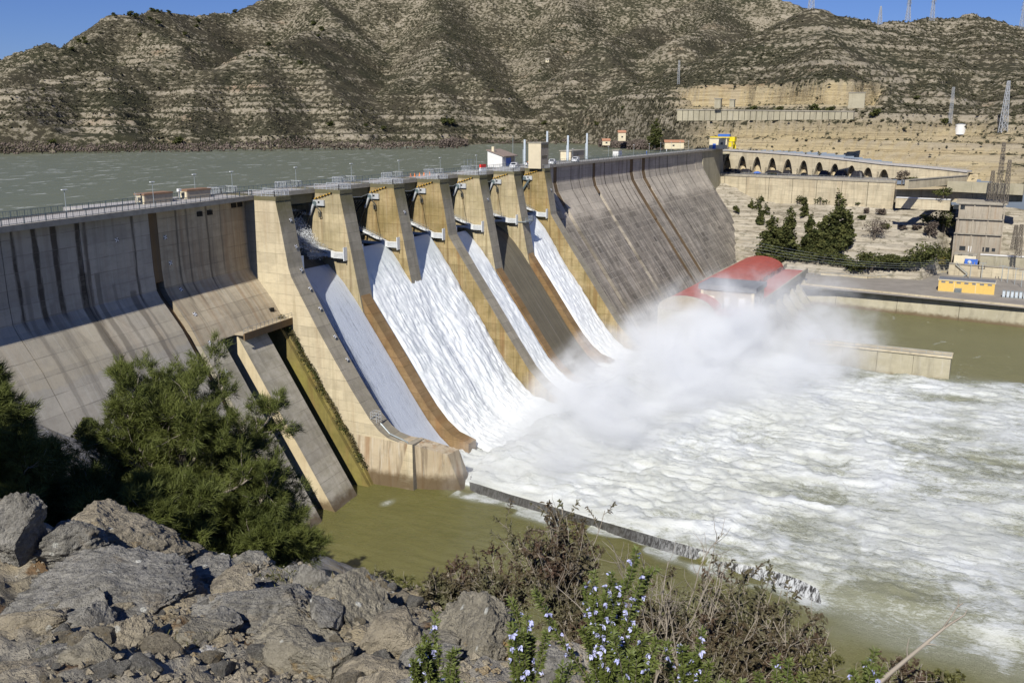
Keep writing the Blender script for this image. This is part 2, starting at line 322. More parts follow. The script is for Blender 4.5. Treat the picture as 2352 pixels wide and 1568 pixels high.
# ================================================================ DAM
def ycut(P, z, rec=0): return yprof(P, z)+rec
dam = thing('dam', 'concrete gravity dam with gated spillway crossing the valley', 'dam', (0, 0, 0))
def wingblock(x0, x1, P, mat, rec=0., z0=None, shear=True):
    if z0 is None: poly = [(y+rec, z) for y, z in P]
    else:                                 # a groove that starts below z0
        poly = [(y+.04, z) for y, z in P if z > z0]+[(yprof(P, z0)+.04, z0), (yprof(P, z0-.6)+rec, z0-.6)]+[(y+rec, z) for y, z in P if z < z0-.6]
    poly += [(22., -7.), (14.5, 50.), (14.5, 54.4)]
    return MB().prism(poly, x0, x1, lambda x, y, z: (x, y+LW(x), z)).build('dam_block' if z0 is None else 'drain_groove', mat, dam)
J = .12
xs = [-112, -97, -83, -70, -57, -42.5, -27.1]
for a, b in zip(xs[:-1], xs[1:]): wingblock(a+J/2, b-J/2, PL, m_wall_l, rec=random.uniform(0, .05))
wingblock(-27.1, -25.1, PL, m_groove, 1.5, 42.)
# between groove and spillway: blocks with the two outlet slots
def slotblock(x0, x1, name, mat, ztop=31.):
    P = [q for q in PL if q[1] >= ztop]+[(yprof(PL, ztop), ztop)]
    poly = P+[(14.5, ztop), (14.5, 54.4)]
    MB().prism(poly, x0, x1, lambda x, y, z: (x, y+LW(x), z)).build('dam_block', m_wall_t, dam)
    mb = MB()
    if name == 'solid':
        poly = [(yprof(PL, ztop), ztop-.01)]+[q for q in PL if q[1] < ztop]+[(22, -7), (14.5, ztop-.01)]
    else:
        poly = [(yprof(PL, ztop)+7.5, ztop-.01), (yprof(PL, 24)+7.5, 24), (yprof(PL, 4)+6.5, 4), (yprof(PL, 0)+2.5, -1.), (yprof(PL, 0)-2, -7), (24, -7), (14.5, ztop-.01)]
    mb.prism(poly, x0, x1, lambda x, y, z: (x, y+LW(x), z)).build('outlet_ramp' if name == 'solid' else 'outlet_slot', mat, dam)
slotblock(-25.1, -19.3, 'solid', m_outlet); slotblock(-19.3, -15.0, 'slot', m_slotside); slotblock(-15.0, -6.8, 'solid', m_outlet)
slotblock(-6.8, -2.4, 'slot', m_slotside); slotblock(-2.4, 0, 'solid', m_moss)
# bright side of the middle ramp and the mossy ledge wall beside the end pier
for (xx, mm, nm) in ((-15.0, m_slotside, 'ramp_side'), (-2.4, m_moss, 'ledge_side')):
    poly = [(yprof(PL, 30.99), 30.99)]+[q for q in PL if 0 <= q[1] < 31]+[(yprof(PL, 0)-.8, -2), (yprof(PL, 0)+2.5, -2), (yprof(PL, 4)+6.5, 4), (yprof(PL, 24)+7.5, 24), (yprof(PL, 30.9)+7.5, 30.9)]
    MB().prism([(y, z) for y, z in poly], xx-.02, xx-.004, lambda x, y, z: (x, y+LW(x), z)).build(nm, mm, dam)
lw = [(yprof(PL, z)+.3-d, z-.05) for z, d in ((30.5, 0), (28.5, .5), (26.8, .8), (16, 1.), (9.6, 1.0), (3, .8), (0, .5), (-6, .4))]
MB().prism(lw+[(yprof(PL, -6)+4, -6), (yprof(PL, 30)+4, 30.4)], -1.5, -.01, lambda x, y, z: (x, y+LW(x), z)).build('ledge_wall', m_moss, dam)
# right wing with joints
xr = [124.3, 135, 144.9, 147.4, 158.9, 168.5, 178.3, 180.6, 191, 204.2, 216.4, 219.8, 230, 233.8, 246, 258, 270, 281, 292, 304, 316]
for a, b in zip(xr[:-1], xr[1:]):
    if a in (144.9, 178.3): wingblock(a, b, PR, m_groove, 1.3, 41.8 if a < 150 else 43.5)
    elif a in (216.4, 230): wingblock(a, b, PR, m_groove, .35, 31 if a < 220 else 42.6)
    else: wingblock(a+J/2, b-J/2, PR, m_wall_r, rec=random.uniform(-.04, .06))
for x in (-14.6, -11.7, -4.4, -2.5):
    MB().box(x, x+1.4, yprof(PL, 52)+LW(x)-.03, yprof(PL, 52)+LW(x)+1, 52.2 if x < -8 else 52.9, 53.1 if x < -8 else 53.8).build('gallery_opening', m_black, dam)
# wedge block by the last pier
MB().hexa([(124.4, 2, 38.2), (139.5, 1.5, 38.2), (139.5, 5, 38.4), (124.4, 6, 38.4)], [(124.4, 2.5, 41.5), (138.6, 2.6, 40.6), (138.6, 6, 43.), (124.4, 7, 43.5)]).build('buttress', m_wall_t, dam)
# chute profile
CH = [(14, 38.), (11.5, 40.6), (9, 41.), (6.5, 40.3), (3.5, 38.4), (0, 35.2), (-3.1, 31.5), (-8., 24.7), (-12.5, 18.5), (-17.7, 11.2), (-21, 6.8), (-24, 3.6), (-27, 1.4), (-31, .2), (-36, -.6), (-40, -1.)]
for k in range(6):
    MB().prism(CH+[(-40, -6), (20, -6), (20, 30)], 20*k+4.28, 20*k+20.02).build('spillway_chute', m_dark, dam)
# piers
def pier_poly(kind):
    if kind in (1, 2, 4, 5):
        return [(13.5, 55), (0, 55), (-5.85, 25.8), (-1., 25.8), (-3.1+3, 31.5), (6.5, 39.), (13.5, 38.)]
    if kind in (3, 6): return [(13.5, 55), (0, 55), (-1.2, 49.), (-2.55, 41.2), (-4., 39.), (-9.6, 31.), (-14.5, 24.2), (-19., 17.8), (-22.3, 13.2), (-25.3, 9.2), (-28.3, 6.3), (-31.5, 4.0), (-35, 2.4), (-39, 1.4), (-39, -6), (13.5, -6)]
    return [(13.5, 55), (0, 55), (-1.2, 49.), (-2.55, 41.2), (-3.2, 39.4), (-5.3, 35.9), (-9.1, 29.6), (-13.1, 23.6), (-17., 18.), (-20.9, 12.9), (-23., 10.9), (-25, 9.8), (-27.6, 9.3), (-30.6, 9.4), (-30.6, -6), (13.5, -6)]
for n in range(7):
    x = 20.*n; pl = pier_poly(n)
    if n in (1, 2, 4, 5): pl = [(13.5, 55), (0, 55), (-5.85, 25.8), (-10, 15), (13.5, 15)]
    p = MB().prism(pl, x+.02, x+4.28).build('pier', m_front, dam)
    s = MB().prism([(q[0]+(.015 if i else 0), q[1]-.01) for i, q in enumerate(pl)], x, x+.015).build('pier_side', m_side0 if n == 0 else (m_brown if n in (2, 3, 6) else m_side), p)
    h = MB().box(x-.03, x+4.3, -.3, 6.8, 54.2, 54.98).build('pier_head', m_front, p)
# low divider walls below piers 1, 4, 5
for n, hh in ((1, 3.0), (4, 1.2), (5, 2.4)):
    top = [(y+.0, z+hh) for y, z in CH if y < 4]; low = [(y, z-3) for y, z in CH if y < 4][::-1]
    MB().prism(top[:-2]+low[2:], 20*n+.4, 20*n+3.6).build('divider_wall', m_divider, dam)
# end wall nose
nose = thing('training_wall_nose', 'stained concrete nose block at the foot of the near spillway wall', 'concrete block')
MB().hexa([(-1.0, -19., -4), (.9, -31., -4), (4.2, -31., -4), (4.2, -19., -4)], [(-.02, -17.5, 9.4), (-.02, -29.4, 9.35), (4.2, -29.4, 9.35), (4.2, -17.5, 9.4)]).build('lower_wall', m_nose, nose)
MB().hexa([(1.2, -29.6, -4), (5.6, -39.6, -4), (10.4, -38.8, -4), (8.6, -29.6, -4)], [(.6, -29.8, 9.1), (2.6, -36.8, 7.6), (6.2, -37.2, 7.6), (4.2, -29.8, 9.5)]).build('nose_block', m_nose, nose)
MB().tube([(1.2, -22.5, 12.1), (1.2, -24.6, 10.3), (1.0, -28, 9.55), (.5, -29.2, 9.5), (.3, -29.5, 8.4), (1.15, -30.3, .8)], .16, 6).build('drain_pipe', m_rail, nose)
mb = MB()
for a, b in (((0.2, -20.9), (1.7, -20.9)), ((.2, -22.3), (1.7, -22.3)), ((.2, -20.9), (.2, -22.3)), ((1.7, -20.9), (1.7, -22.3))):
    for zz in (13.2, 13.8, 14.4): mb.beam((*a, zz), (*b, zz), .06)
for x in (.2, .95, 1.7):
    for y in (-20.9, -22.3): mb.beam((x, y, 12.4), (x, y, 14.4), .07)
mb.build('landing_railing', m_railw, nose)
# walkway beam over the outlets
wk = thing('outlet_walkway', 'brown concrete walkway with thin railing above the two outlet slots', 'walkway')
a0 = (-15.4, -2.3-1.2, 31.4); b0 = (-.05, -.4-1.3, 31.4)
MB().beam((a0[0], a0[1], 31.1), (b0[0], b0[1], 31.1), 2.4, .25).build('walkway_slab', m_wall_t, wk)
MB().beam((a0[0], a0[1]-1.1, 30.75), (b0[0], b0[1]-1.1, 30.75), .3, 1.3).build('walkway_beam', m_groove, wk)
mb = MB()
for t in np.linspace(0, 1, 13):
    x = a0[0]+(b0[0]-a0[0])*t; y = a0[1]+(b0[1]-a0[1])*t-1.1; mb.beam((x, y, 31.3), (x, y, 32.4), .05)
for zz in (31.9, 32.4): mb.beam((a0[0], a0[1]-1.1, zz), (b0[0], b0[1]-1.1, zz), .05)
mb.build('walkway_railing', m_rail, wk)
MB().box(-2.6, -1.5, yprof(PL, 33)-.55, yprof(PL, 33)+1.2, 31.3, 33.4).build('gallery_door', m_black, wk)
# survey targets
def target(x, y, z, sc=.5): return thing('survey_target', 'x', 'survey target', (x, y, z))
# ---- deck
def strip(name, x0, x1, yf, yb, z0, z1, mat, par=dam):
    return MB().hexa([(x0, yf(x0), z0), (x1, yf(x1), z0), (x1, yb(x1), z0), (x0, yb(x0), z0)], [(x0, yf(x0), z1), (x1, yf(x1), z1), (x1, yb(x1), z1), (x0, yb(x0), z1)]).build(name, mat, par)
fL = lambda x: 5.2+LW(x); fM = lambda x: 6.4; fR = lambda x: 7.6; bL = lambda x: 13.4+LW(x)
for k, (a, b, f) in enumerate(((-115, -.02, fL), (.02, 124.2, fM), (124.4, 352, fR))):
    strip('road_deck', a, b, lambda x: f(x)+.02, lambda x: bL(x)+.6, 54.42, 54.95, m_deck)
    strip('deck_edge', a, b, lambda x: f(x), lambda x: f(x)+.5, 54.25, 55.12, m_kerb)
    strip('deck_edge', a, b, lambda x: bL(x)+.2, lambda x: bL(x)+.62, 54.3, 55.12, m_kerb)
for k in range(6): MB().box(20*k+4.3, 20*k+19.98, 6.9, 7.6, 52.3, 54.24).build('bridge_beam', m_front, dam); MB().box(20*k+4.3, 20*k+19.98, 7.6, 13.4, 54.0, 54.3).build('bridge_soffit', m_front, dam)
def railing(name, path, z, h, step, mat, par=dam, big=3, bal=.35):
    mb = MB()
    for p, q in zip(path[:-1], path[1:]):
        L = math.hypot(q[0]-p[0], q[1]-p[1]); n = max(1, round(L/step))
        for i in range(n+1):
            t = i/n; x = p[0]+(q[0]-p[0])*t; y = p[1]+(q[1]-p[1])*t
            w_ = .1 if i % big == 0 else .05; mb.beam((x, y, z), (x, y, z+h), w_)
        for zz in (z+h, z+.15): mb.beam((p[0], p[1], zz), (q[0], q[1], zz), .07)
        if bal:
            m = int(L/bal)
            for i in range(m):
                t = (i+.5)/m; x = p[0]+(q[0]-p[0])*t; y = p[1]+(q[1]-p[1])*t; mb.beam((x, y, z+.15), (x, y, z+h), .022)
    return mb.build(name, mat, par)
railing('railing', [(-112, fL(-112)+.25), (-.3, fL(0)+.25)], 55.1, 1.05, 1.3, m_raild)
railing('railing', [(-112, bL(-112)+.4), (0, bL(0)+.4), (124, bL(124)+.4)], 55.1, 1.05, 1.3, m_raild, bal=.5)
railing('railing', [(124.5, fR(0)+.25), (318, fR(0)+.25)], 55.1, 1.05, 1.6, m_raild, bal=.5)
railing('railing', [(124, 13.9), (318, 13.9)], 55.1, 1.05, 1.6, m_raild, bal=0)
for n in range(6): railing('railing', [(20*n+4.3, 6.65), (20*n+20, 6.65)], 55.1, 1.05, 1.4, m_rail, bal=.4)
for n in range(7):
    railing('balcony_railing', [(20*n+.1, 6.6), (20*n+.1, .1), (20*n+4.2, .1), (20*n+4.2, 6.6)], 55.0, 1.15, 1., m_railw, bal=.25)
for k, x in enumerate([0, 20, 40, 60, 80, 100]):
    railing('balcony_railing', [(x-.5, 13.9), (x-.5, 17), (x+4.6, 17), (x+4.6, 13.9)], 55.0, 1.3, .8, m_railw, bal=.18)
    MB().box(x-.6, x+4.7, 13.9, 17.1, 54.5, 55).build('upstream_balcony', m_deck, dam)
# abutment pad at right
MB().hexa([(316, 6, 20), (352, 6, 20), (352, 22, 20), (316, 22, 20)], [(316, 8.4, 54.4), (352, 8.4, 54.4), (352, 14, 54.4), (316, 14, 54.4)]).build('abutment_block', m_quay, dam)
# ---- gates
ords = ['first', 'second', 'third', 'fourth', 'fifth', 'sixth']
gst = ['water splashing over it', 'a white torrent below', 'a broad white torrent below', 'a narrow white torrent below', 'a dry dark chute below', 'a white torrent by the wing']
opn = [.2, 1.3, 1.3, 1.0, 0., 1.4]
for k in range(6):
    x0, x1 = 20*k+4.3, 20*k+20; yt, zt = .6, 41.3; R = 12.2; up = opn[k]
    g = thing('radial_gate', 'steel gate in the %s spillway bay from the left, %s' % (ords[k], gst[k]), 'sluice gate', (0, 0, 0), group='radial gates between the spillway piers')
    A = [math.radians(a) for a in np.linspace(-4+up*6, 46+up*6, 11)]
    out = [(yt+R*math.cos(a), zt+R*math.sin(a)) for a in A]; inn = [(yt+(R+.35)*math.cos(a), zt+(R+.35)*math.sin(a)) for a in A][::-1]
    MB().prism(out+inn, x0+.05, x1-.05).build('skin_plate', m_gate, g)
    for i in range(13):
        x = x0+.6+i*(x1-x0-1.2)/12; mb = MB()
        for (p, q) in zip(out[:-1], out[1:]): mb.beam((x, p[0]-.2, p[1]), (x, q[0]-.2, q[1]), .16, .4)
        mb.build('skin_rib', m_gate, g)
    for sx in (x1-.75, x0+.75):
        for ang in (14+up*4, -5+up*4):
            a = math.radians(ang); p = (sx, yt+1.6*math.cos(a), zt+1.6*math.sin(a)); q = (sx, yt+11.9*math.cos(a), zt+11.9*math.sin(a)+(.2))
            MB().beam(p, q, .75, .62).build('gate_arm', m_white, g)
        b = MB(); b.box(sx-.55, sx+.7, yt-2.0, yt+.6, zt-.75, zt+.55)
        for i in range(5): b.box(sx-.68, sx-.5, yt-1.9, yt+.5, zt-.66+i*.27, zt-.56+i*.27)
        b.hexa([(sx-.5, yt+.5, zt-.65), (sx+.5, yt+.5, zt-.65), (sx+.35, yt+2.3, zt-.6), (sx-.35, yt+2.3, zt-.6)], [(sx-.5, yt+.5, zt+.5), (sx+.5, yt+.5, zt+.5), (sx+.35, yt+2.3, zt+.95), (sx-.35, yt+2.3, zt+.95)])
        b.build('trunnion_block', m_white, g)
        MB().box(sx-.5, sx+.72, yt-2.2, yt-2.02, zt-1.2, zt+1.7).build('end_plate', m_white, g)
    a = math.radians(5); MB().tube([(x0+.8, yt+7, zt+2), (x1-.8, yt+7, zt+2)], .25, 8).build('cross_brace', m_gate, g)
    mb = MB()
    for t in np.linspace(.05, .95, 14):
        a = math.radians(14+up*4); L_ = 1.6+10*t; y, z = yt+L_*math.cos(a), zt+L_*math.sin(a)+.35; mb.beam((x1-1.2, y, z), (x1-1.2, y, z+1.), .04)
    for dz in (.7, 1.0, 1.35): mb.beam((x1-1.2, yt+2, zt+.9+dz-.35), (x1-1.2, yt+11.5, zt+11.5*math.sin(a)+dz-.2), .045)
    mb.build('arm_handrail', m_rail, g)
    h = thing('gate_hoist', 'pale hoist box on the pier face beside the %s spillway bay' % ords[k], 'hoist', (20*k+20, 5.4, 52.1), group='hoists on the pier faces')
    MB().box(-.5, -.02, -1.6, 1.6, -.55, .65).build('hoist_box', m_railw, h); MB().box(-.54, -.5, -.5, -.05, .0, .4).build('hatch', m_black, h)
    w_ = MB(); w_.tube([(-.62, .9, -.1), (-.5, .9, -.1)], .55, 12); w_.build('sheave', m_raild, h)
    MB().tube([(-.5, 1., -.2), (-.5, -.6, -1.7), (-.5, -.7, -2.9), (-.5, -.2, -3.), (-.5, -.1, -1.7)], .12, 6).build('hose_loop', m_gate, h)
    MB().tube([(-.55, 1.1, -.3), (-.7, 2.2, -2.6)], .3, 8).build('cylinder', m_railw, h) if k < 5 else MB().tube([(-.55, -.9, -.3), (-.7, 3.6, -6.6)], .3, 8).build('cylinder', m_raild, h)
    MB().tube([(-.7, 2.2, -2.6), (-.7, 4.4, -7.)], .15, 8).build('piston_rod', m_gate, h)
    y_ = thing('access_ladder', 'yellow and black striped ladder under the deck over the %s bay' % ords[k], 'ladder', (20*k+19.8, 5.2, 53.6), group='striped ladders under the deck')
    MB().beam((0, 1.6, -.7), (0, -3.2, .75), .1, .22).build('stringer', m_yel, y_)
    for t in np.linspace(0, 1, 7): MB().beam((-.1, 1.6-4.8*t, -.7+1.45*t-.12), (-.1, 1.4-4.8*t, -.7+1.45*t+.14), .24, .12).build('tread', m_black, y_)
    if k in (1, 2, 3, 4):
        c_ = thing('hanging_cable', 'pale cable slung across the %s bay under the deck' % ords[k], 'cable', (0, 0, 0)); MB().tube([(x0, .8, 53.2), ((x0+x1)/2, 3.3, 52.6), (x1, 5.8, 53.1)], .07, 5).build('cable', m_rail, c_)
# platform on the fifth bay trunnion
pf = thing('service_platform', 'grey service platform jutting from the fifth pier at trunnion height', 'platform', (100, -2, 41))
MB().box(-.3, 4.8, -2.2, .4, -.2, 0).build('floor_plate', m_rail, pf); railing('railing', [(-.2, -2.1), (4.7, -2.1), (4.7, .3)], 0., 1.1, .8, m_rail, pf)
MB().beam((4.5, -2., -.2), (4.3, 0, -2.8), .18).build('bracket', m_rail, pf)
# survey targets
st_proto = None
spots = [(631, 0, None)]
M = Mat('survey_target_print', .6); n = M.nd('ShaderNodeTexCoord'); sp = M.nd('ShaderNodeSeparateXYZ'); M.set(sp.inputs[0], n.outputs['Object'])
an = M.ma('ARCTAN2', sp.outputs[2], sp.outputs[0]); r_ = M.ma('SQRT', M.ma('ADD', M.ma('MULTIPLY', sp.outputs[0], sp.outputs[0]), M.ma('MULTIPLY', sp.outputs[2], sp.outputs[2])))
ck = M.ma('MULTIPLY', M.ma('GREATER_THAN', M.ma('SINE', M.ma('MULTIPLY', an, 4.)), 0.), M.ma('GREATER_THAN', r_, .12)); M.col(M.mix(ck, (.85, .85, .85), (.02, .02, .03))); m_targ = M.m
k = 0
tp = []
for (px, py) in [(267, 551), (379, 545), (391, 604), (415, 665), (447, 722), (481, 787), (517, 853)]:
    p = facept(px, py, PL); tp.append((p, (0, -.72, .5) if p[2] < 40 else (0, -1, .0)))
for (y_, z_) in ((-.9, 50.2), (-1.9, 45.), (-2.9, 40.4), (-4.9, 36.8), (-7.2, 33.), (-10.6, 27.6), (-13.4, 23.3)):
    tp.append((np.array([3.1, y_-.1, z_+.12]), (0, -1, .2) if z_ > 40 else (0, -.82, .57)))
for n in (2, 4, 6): tp.append((np.array([20*n+2.4, -1.35, 48.6]), (0, -1, .2)))
tp.append((np.array([7.6, -38.9, 1.6]), (0.2, -1, .2)))
wh = ['on the shaded upper wall of the left wing, left one', 'on the shaded upper wall of the left wing, right one', 'just below the shadow line on the left wing', 'second below the shadow line on the left wing', 'third below the shadow line on the left wing', 'left of the first outlet slot, upper one', 'left of the first outlet slot, lower one',
      'topmost on the near pier front', 'second from top on the near pier front', 'third from top on the near pier front', 'fourth down the near training wall', 'fifth down the near training wall', 'sixth down the near training wall', 'lowest on the near training wall', 'on the front of the third pier', 'on the front of the fifth pier', 'on the front of the last pier', 'low on the tip of the nose block']
for (p, nr), l in zip(tp, wh):
    o = MB().box(-.5, .5, -.04, .04, -.5, .5).build('survey_target', m_targ); nr = Vector(nr).normalized()
    o.rotation_euler = (-nr).to_track_quat('Y', 'Z').to_euler(); o.location = Vector(p)+nr*.09; o.scale = (.68,)*3
    tag(o, 'survey target '+l, 'survey target', 'survey targets on the dam')
# ================================================================ WATER
def chz(y): return np.interp(-np.asarray(y, float), [-q[0] for q in CH], [q[1] for q in CH])
M = Mat('white_water', .65, .25)
n1 = M.noise((.5, .18, .18), 7, .68, dist=.8); n2 = M.noise((1.5, .9, .9), 6, .72, (4, 4, 4), dist=.6)
f = M.ma('ADD', M.ma('MULTIPLY', n1, .5), M.ma('MULTIPLY', n2, .5)); den = M.attr('foam')
f = M.ma('ADD', f, M.ma('MULTIPLY', M.ma('SUBTRACT', den, .5), .5))
M.col(M.mix(M.ramp(f, [(.30, 0.), (.48, .75), (.6, 1.)]), (.64, .68, .68), (.84, .86, .86))); M.b.inputs['Subsurface Weight'].default_value = 0
M.bump(M.noise((1.8, 1.3, 1.3), 7, .75, dist=.3), .3, .25); m_ww = M.m
M = Mat('thin_water_film', .25, .5)
n1 = M.noise((2.2, .05, .05), 6, .7, dist=.2); n2 = M.noise((3., .7, .7), 6, .75, (4, 4, 4))
f = M.ma('ADD', M.ma('MULTIPLY', n1, .55), M.ma('MULTIPLY', n2, .45)); f = M.ma('ADD', f, M.ma('MULTIPLY', M.ma('SUBTRACT', M.attr('foam'), .5), .6))
M.col(M.mix(M.ramp(f, [(.36, 0.), (.62, 1.)]), (.10, .115, .13), (.52, .56, .62))); M.bump(n2, .4, .3); m_film = M.m
def sheet(name, x0, x1, y0, y1, thick, mat, foam=.5, amp=.35, ragged=0, label='', seed=0, nx=None):
    nx = nx or int((x1-x0)/.28); ny = int((y0-y1)/.3)
    X, Y = np.meshgrid(np.linspace(x0, x1, nx), np.linspace(y0, y1, ny)); s = (y0-Y)/(y0-y1)
    zb = chz(Y); t = thick(Y, X)
    ns = fbm(np.stack([X.ravel()*.42, (Y*.17).ravel()+seed*9, 0*X.ravel()+seed], -1), 4, .55, 0, True).reshape(X.shape)
    n2 = fbm(np.stack([X.ravel()*1.1, (Y*.8).ravel()+seed*5, 0*X.ravel()+3+seed], -1), 4, .65, 0, True).reshape(X.shape)
    d = t-amp*(ns*1.0+n2*1.2)*sstep(0, .25, s)*np.minimum(1, t)
    nyv, nzv = -.58, .81
    V = np.stack([X, Y+nyv*d, zb+nzv*d], -1).reshape(-1, 3)
    fo = foam(X, Y) if callable(foam) else np.full(X.shape, foam)
    o = mk(name, V, grid_faces(ny, nx), mat, None, True, {'foam': (fo-ns*.15-n2*.1).ravel()})
    return o
def th(a, b): return lambda Y, X: np.interp(-Y, [-4, 2, 10, 25, 38], [a, a, b, b*1.15, b*1.5])*1.0+.12
o = sheet('spillway_water', 4.2, 20.1, 4, -38, lambda Y, X: .25+.0*Y+.5*sstep(0, 3, X-16.5)*0, m_film, foam=lambda X, Y: .42+.45*sstep(7, 12, X-.0*Y)-.3*sstep(9.2, 7.2, X)*sstep(-8, -20, Y)+.35*sstep(-20, -34, Y)*(X > 9), amp=.12, seed=1)  # film darkened along the near wall to stand for its shadow
tag(o, 'thin bluish sheet of water sliding down the nearest spillway bay', 'cascading water', kind='stuff')
side = lambda X, a, b, w_: np.minimum(1, np.minimum((X-a)/w_, (b-X)/w_)).clip(0, 1)
def thick2(Y, X):
    base = np.interp(-Y, [-4, 0, 6, 14, 24, 32, 40], [3.0, 2.2, 1.6, 1.7, 2.0, 2.2, 1.4])
    lump = .9*fbm(P3((X*.14).ravel(), (Y*.1).ravel(), 2.), 3).reshape(X.shape)
    valley = 1-.45*np.exp(-((X-42.2)/2.2)**2)*sstep(-7, -14, Y)
    return (base+lump*sstep(0, -10, Y))*valley*(.35+.65*side(X, 23.6, 60.2, 1.6))
o = sheet('spillway_water', 24.2, 60.0, 4.5, -40, thick2, m_ww, foam=lambda X, Y: .5-.5*sstep(0, 5, Y+3), amp=.34, seed=2)  # water coloured darker near the gates for the shade there
tag(o, 'broad white torrent merging from the second and third spillway bays', 'cascading water', kind='stuff')
o = sheet('spillway_water', 64.2, 80.1, 4.5, -40, lambda Y, X: np.interp(-Y, [-4, 0, 6, 38], [1.4, 1.1, .9, 1.6])*(.3+.7*side(X, 63.8, 80.4, 1.5)), m_ww, foam=.5, amp=.24, seed=3)
tag(o, 'narrow white torrent in the fourth spillway bay beside a flaring wall', 'cascading water', kind='stuff')
o = sheet('spillway_water', 104.2, 120.1, 4.5, -40, lambda Y, X: np.interp(-Y, [-4, 0, 6, 38], [2.6, 2.2, 1.5, 2.0])*(.3+.7*side(X, 103.8, 120.4, 1.5)), m_ww, foam=.6, amp=.28, seed=4)
tag(o, 'bright white torrent in the farthest spillway bay', 'cascading water', kind='stuff')
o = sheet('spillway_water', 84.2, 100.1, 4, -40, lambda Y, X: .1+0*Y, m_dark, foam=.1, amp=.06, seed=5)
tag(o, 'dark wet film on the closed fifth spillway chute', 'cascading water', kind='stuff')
# splash leaking over the first gate
V = []; F = []
Rr = np.random.default_rng(3)
for jet in range(9000):
    u = Rr.random(); x = 12+7.0*u**.6+Rr.normal()*.5; a = abs(Rr.normal())*.35
    t = Rr.random(); z = 50.2-t*9.2-a; y = 11.2-7.*t**.8+Rr.normal()*.35*(1+t)
    if z < 43 and x < 14.5: continue
    s = .02+.035*Rr.random(); p = np.array([x, y, z]); q = Rr.normal(size=(3, 3))*s; q[0] += (0, -.1, -.3*Rr.random())
    V += list(p+q); F.append((len(V)-3, len(V)-2, len(V)-1))
for i in range(2500):
    x = 15.5+Rr.random()*4.2; p = np.array([x, 10.5+Rr.normal()*.5-.35*(x-16), 50.9+abs(Rr.normal())*.3-.33*(x-15)]); q = Rr.normal(size=(3, 3))*.045; V += list(p+q); F.append((len(V)-3, len(V)-2, len(V)-1))
m_drop = plain('spray_drops', (.75, .78, .80), .5)
o = mk('gate_splash', V, F, m_drop); tag(o, 'white splash spilling over the top of the first gate', 'water splash', kind='stuff')
# ---- reservoir
M = Mat('reservoir_water', .45, .2)
wv = M.noise((.08, .3, 1), 6, .7, rot=(0, 0, -.45)); wc = M.noise((.10, .42, 1), 4, .6, (5, 9, 0), rot=(0, 0, -.45))
bs = M.mix(M.noise((.004, .02, 1), 3, rot=(0, 0, .5)), (.115, .128, .078), (.14, .15, .09))
M.col(M.mix(M.ramp(wc, [(.635, 0.), (.66, .85)]), M.mix(M.ramp(wv, [(.3, 0.), (.7, 1.)]), bs, (.16, .165, .10)), (.6, .62, .58))); M.bump(M.ma('ADD', wv, M.ma('MULTIPLY', wc, .4)), .5, .9); m_res = M.m
tag(mk('reservoir_water', [(-420, 9, 51.6), (1500, 9, 51.6), (1500, 1500, 51.6), (-420, 1500, 51.6)], [(0, 1, 2, 3)], m_res), kind='structure')
# ---- river and pool
M = Mat('river_water', .35, .35)
dn = M.attr('foam'); ht = M.attr('crest'); lip = M.attr('lip')
# foam filaments: warped ridged noise at three scales
w1 = M.nd('ShaderNodeTexNoise', noise_type='RIDGED_MULTIFRACTAL'); M.set(w1.inputs['Vector'], M.vec((.085, .12, .12), rot=(0, 0, .35))); w1.inputs['Scale'].default_value = 1; w1.inputs['Detail'].default_value = 7; w1.inputs['Roughness'].default_value = .62; w1.inputs['Distortion'].default_value = 1.6
fa = M.noise((.42, .15, .5), 7, .72, dist=2.2, rot=(0, 0, .2)); fb = M.noise((1.7, .6, 1.5), 6, .75, (7, 7, 0), dist=1.6, rot=(0, 0, .2))
fc = M.noise((5.0, 2.0, 4.), 5, .75, (3, 1, 0), dist=.6); ff = M.ma('ADD', M.ma('ADD', M.ma('MULTIPLY', fa, .34), M.ma('MULTIPLY', fb, .37)), M.ma('MULTIPLY', fc, .29)); ff = M.ma('ADD', ff, M.ma('MULTIPLY', M.ma('SUBTRACT', w1.outputs['Fac'], .5), .24))
ff = M.ma('ADD', ff, M.ma('MULTIPLY', ht, .07)); ff = M.ma('ADD', ff, M.ma('SUBTRACT', M.ma('MULTIPLY', dn, .62), .42))
fm = M.ramp(ff, [(.43, 0.), (.485, .35), (.53, .75), (.60, 1.)])
grn = M.mix(M.noise(.09, 3), (.135, .130, .040), (.19, .18, .062)); grn = M.mix(M.sm(dn, .35, .95), grn, (.33, .345, .27))
c = M.mix(fm, grn, M.mix(M.ramp(M.noise((.03, .05, 1), 4, .6, (2, 2, 2)), [(.35, 0.), (.65, 1.)]), (.60, .62, .57), (.76, .79, .79)))
lp = M.ma('MULTIPLY', M.sm(lip, .12, .7), M.ramp(M.noise((.5, 3.5, 1), 5, .7), [(.50, 1.), (.62, .25)]))
M.col(M.mix(lp, c, (.025, .027, .022))); M.set(M.b.inputs['Roughness'], M.ramp(fm, [(0, .18), (1, .7)]))
M.bump(M.ma('ADD', M.ma('MULTIPLY', fb, .8), M.ma('MULTIPLY', fc, .8)), .8, .4); m_riv = M.m
nx, ny = 640, 520
gx = np.linspace(0, 1, nx); gy = np.linspace(0, 1, ny)
X, Y = np.meshgrid(-75+375*(gx*.55+.45*gx**1.9), -14-236*gy); Xf, Yf = X.ravel(), Y.ravel()
WU = [atz(a_, b_, 1.5) for a_, b_ in ((1078, 1106), (1100, 1112), (1169, 1134), (1260, 1160), (1357, 1189), (1430, 1210), (1506, 1232), (1580, 1252), (1655, 1274))]
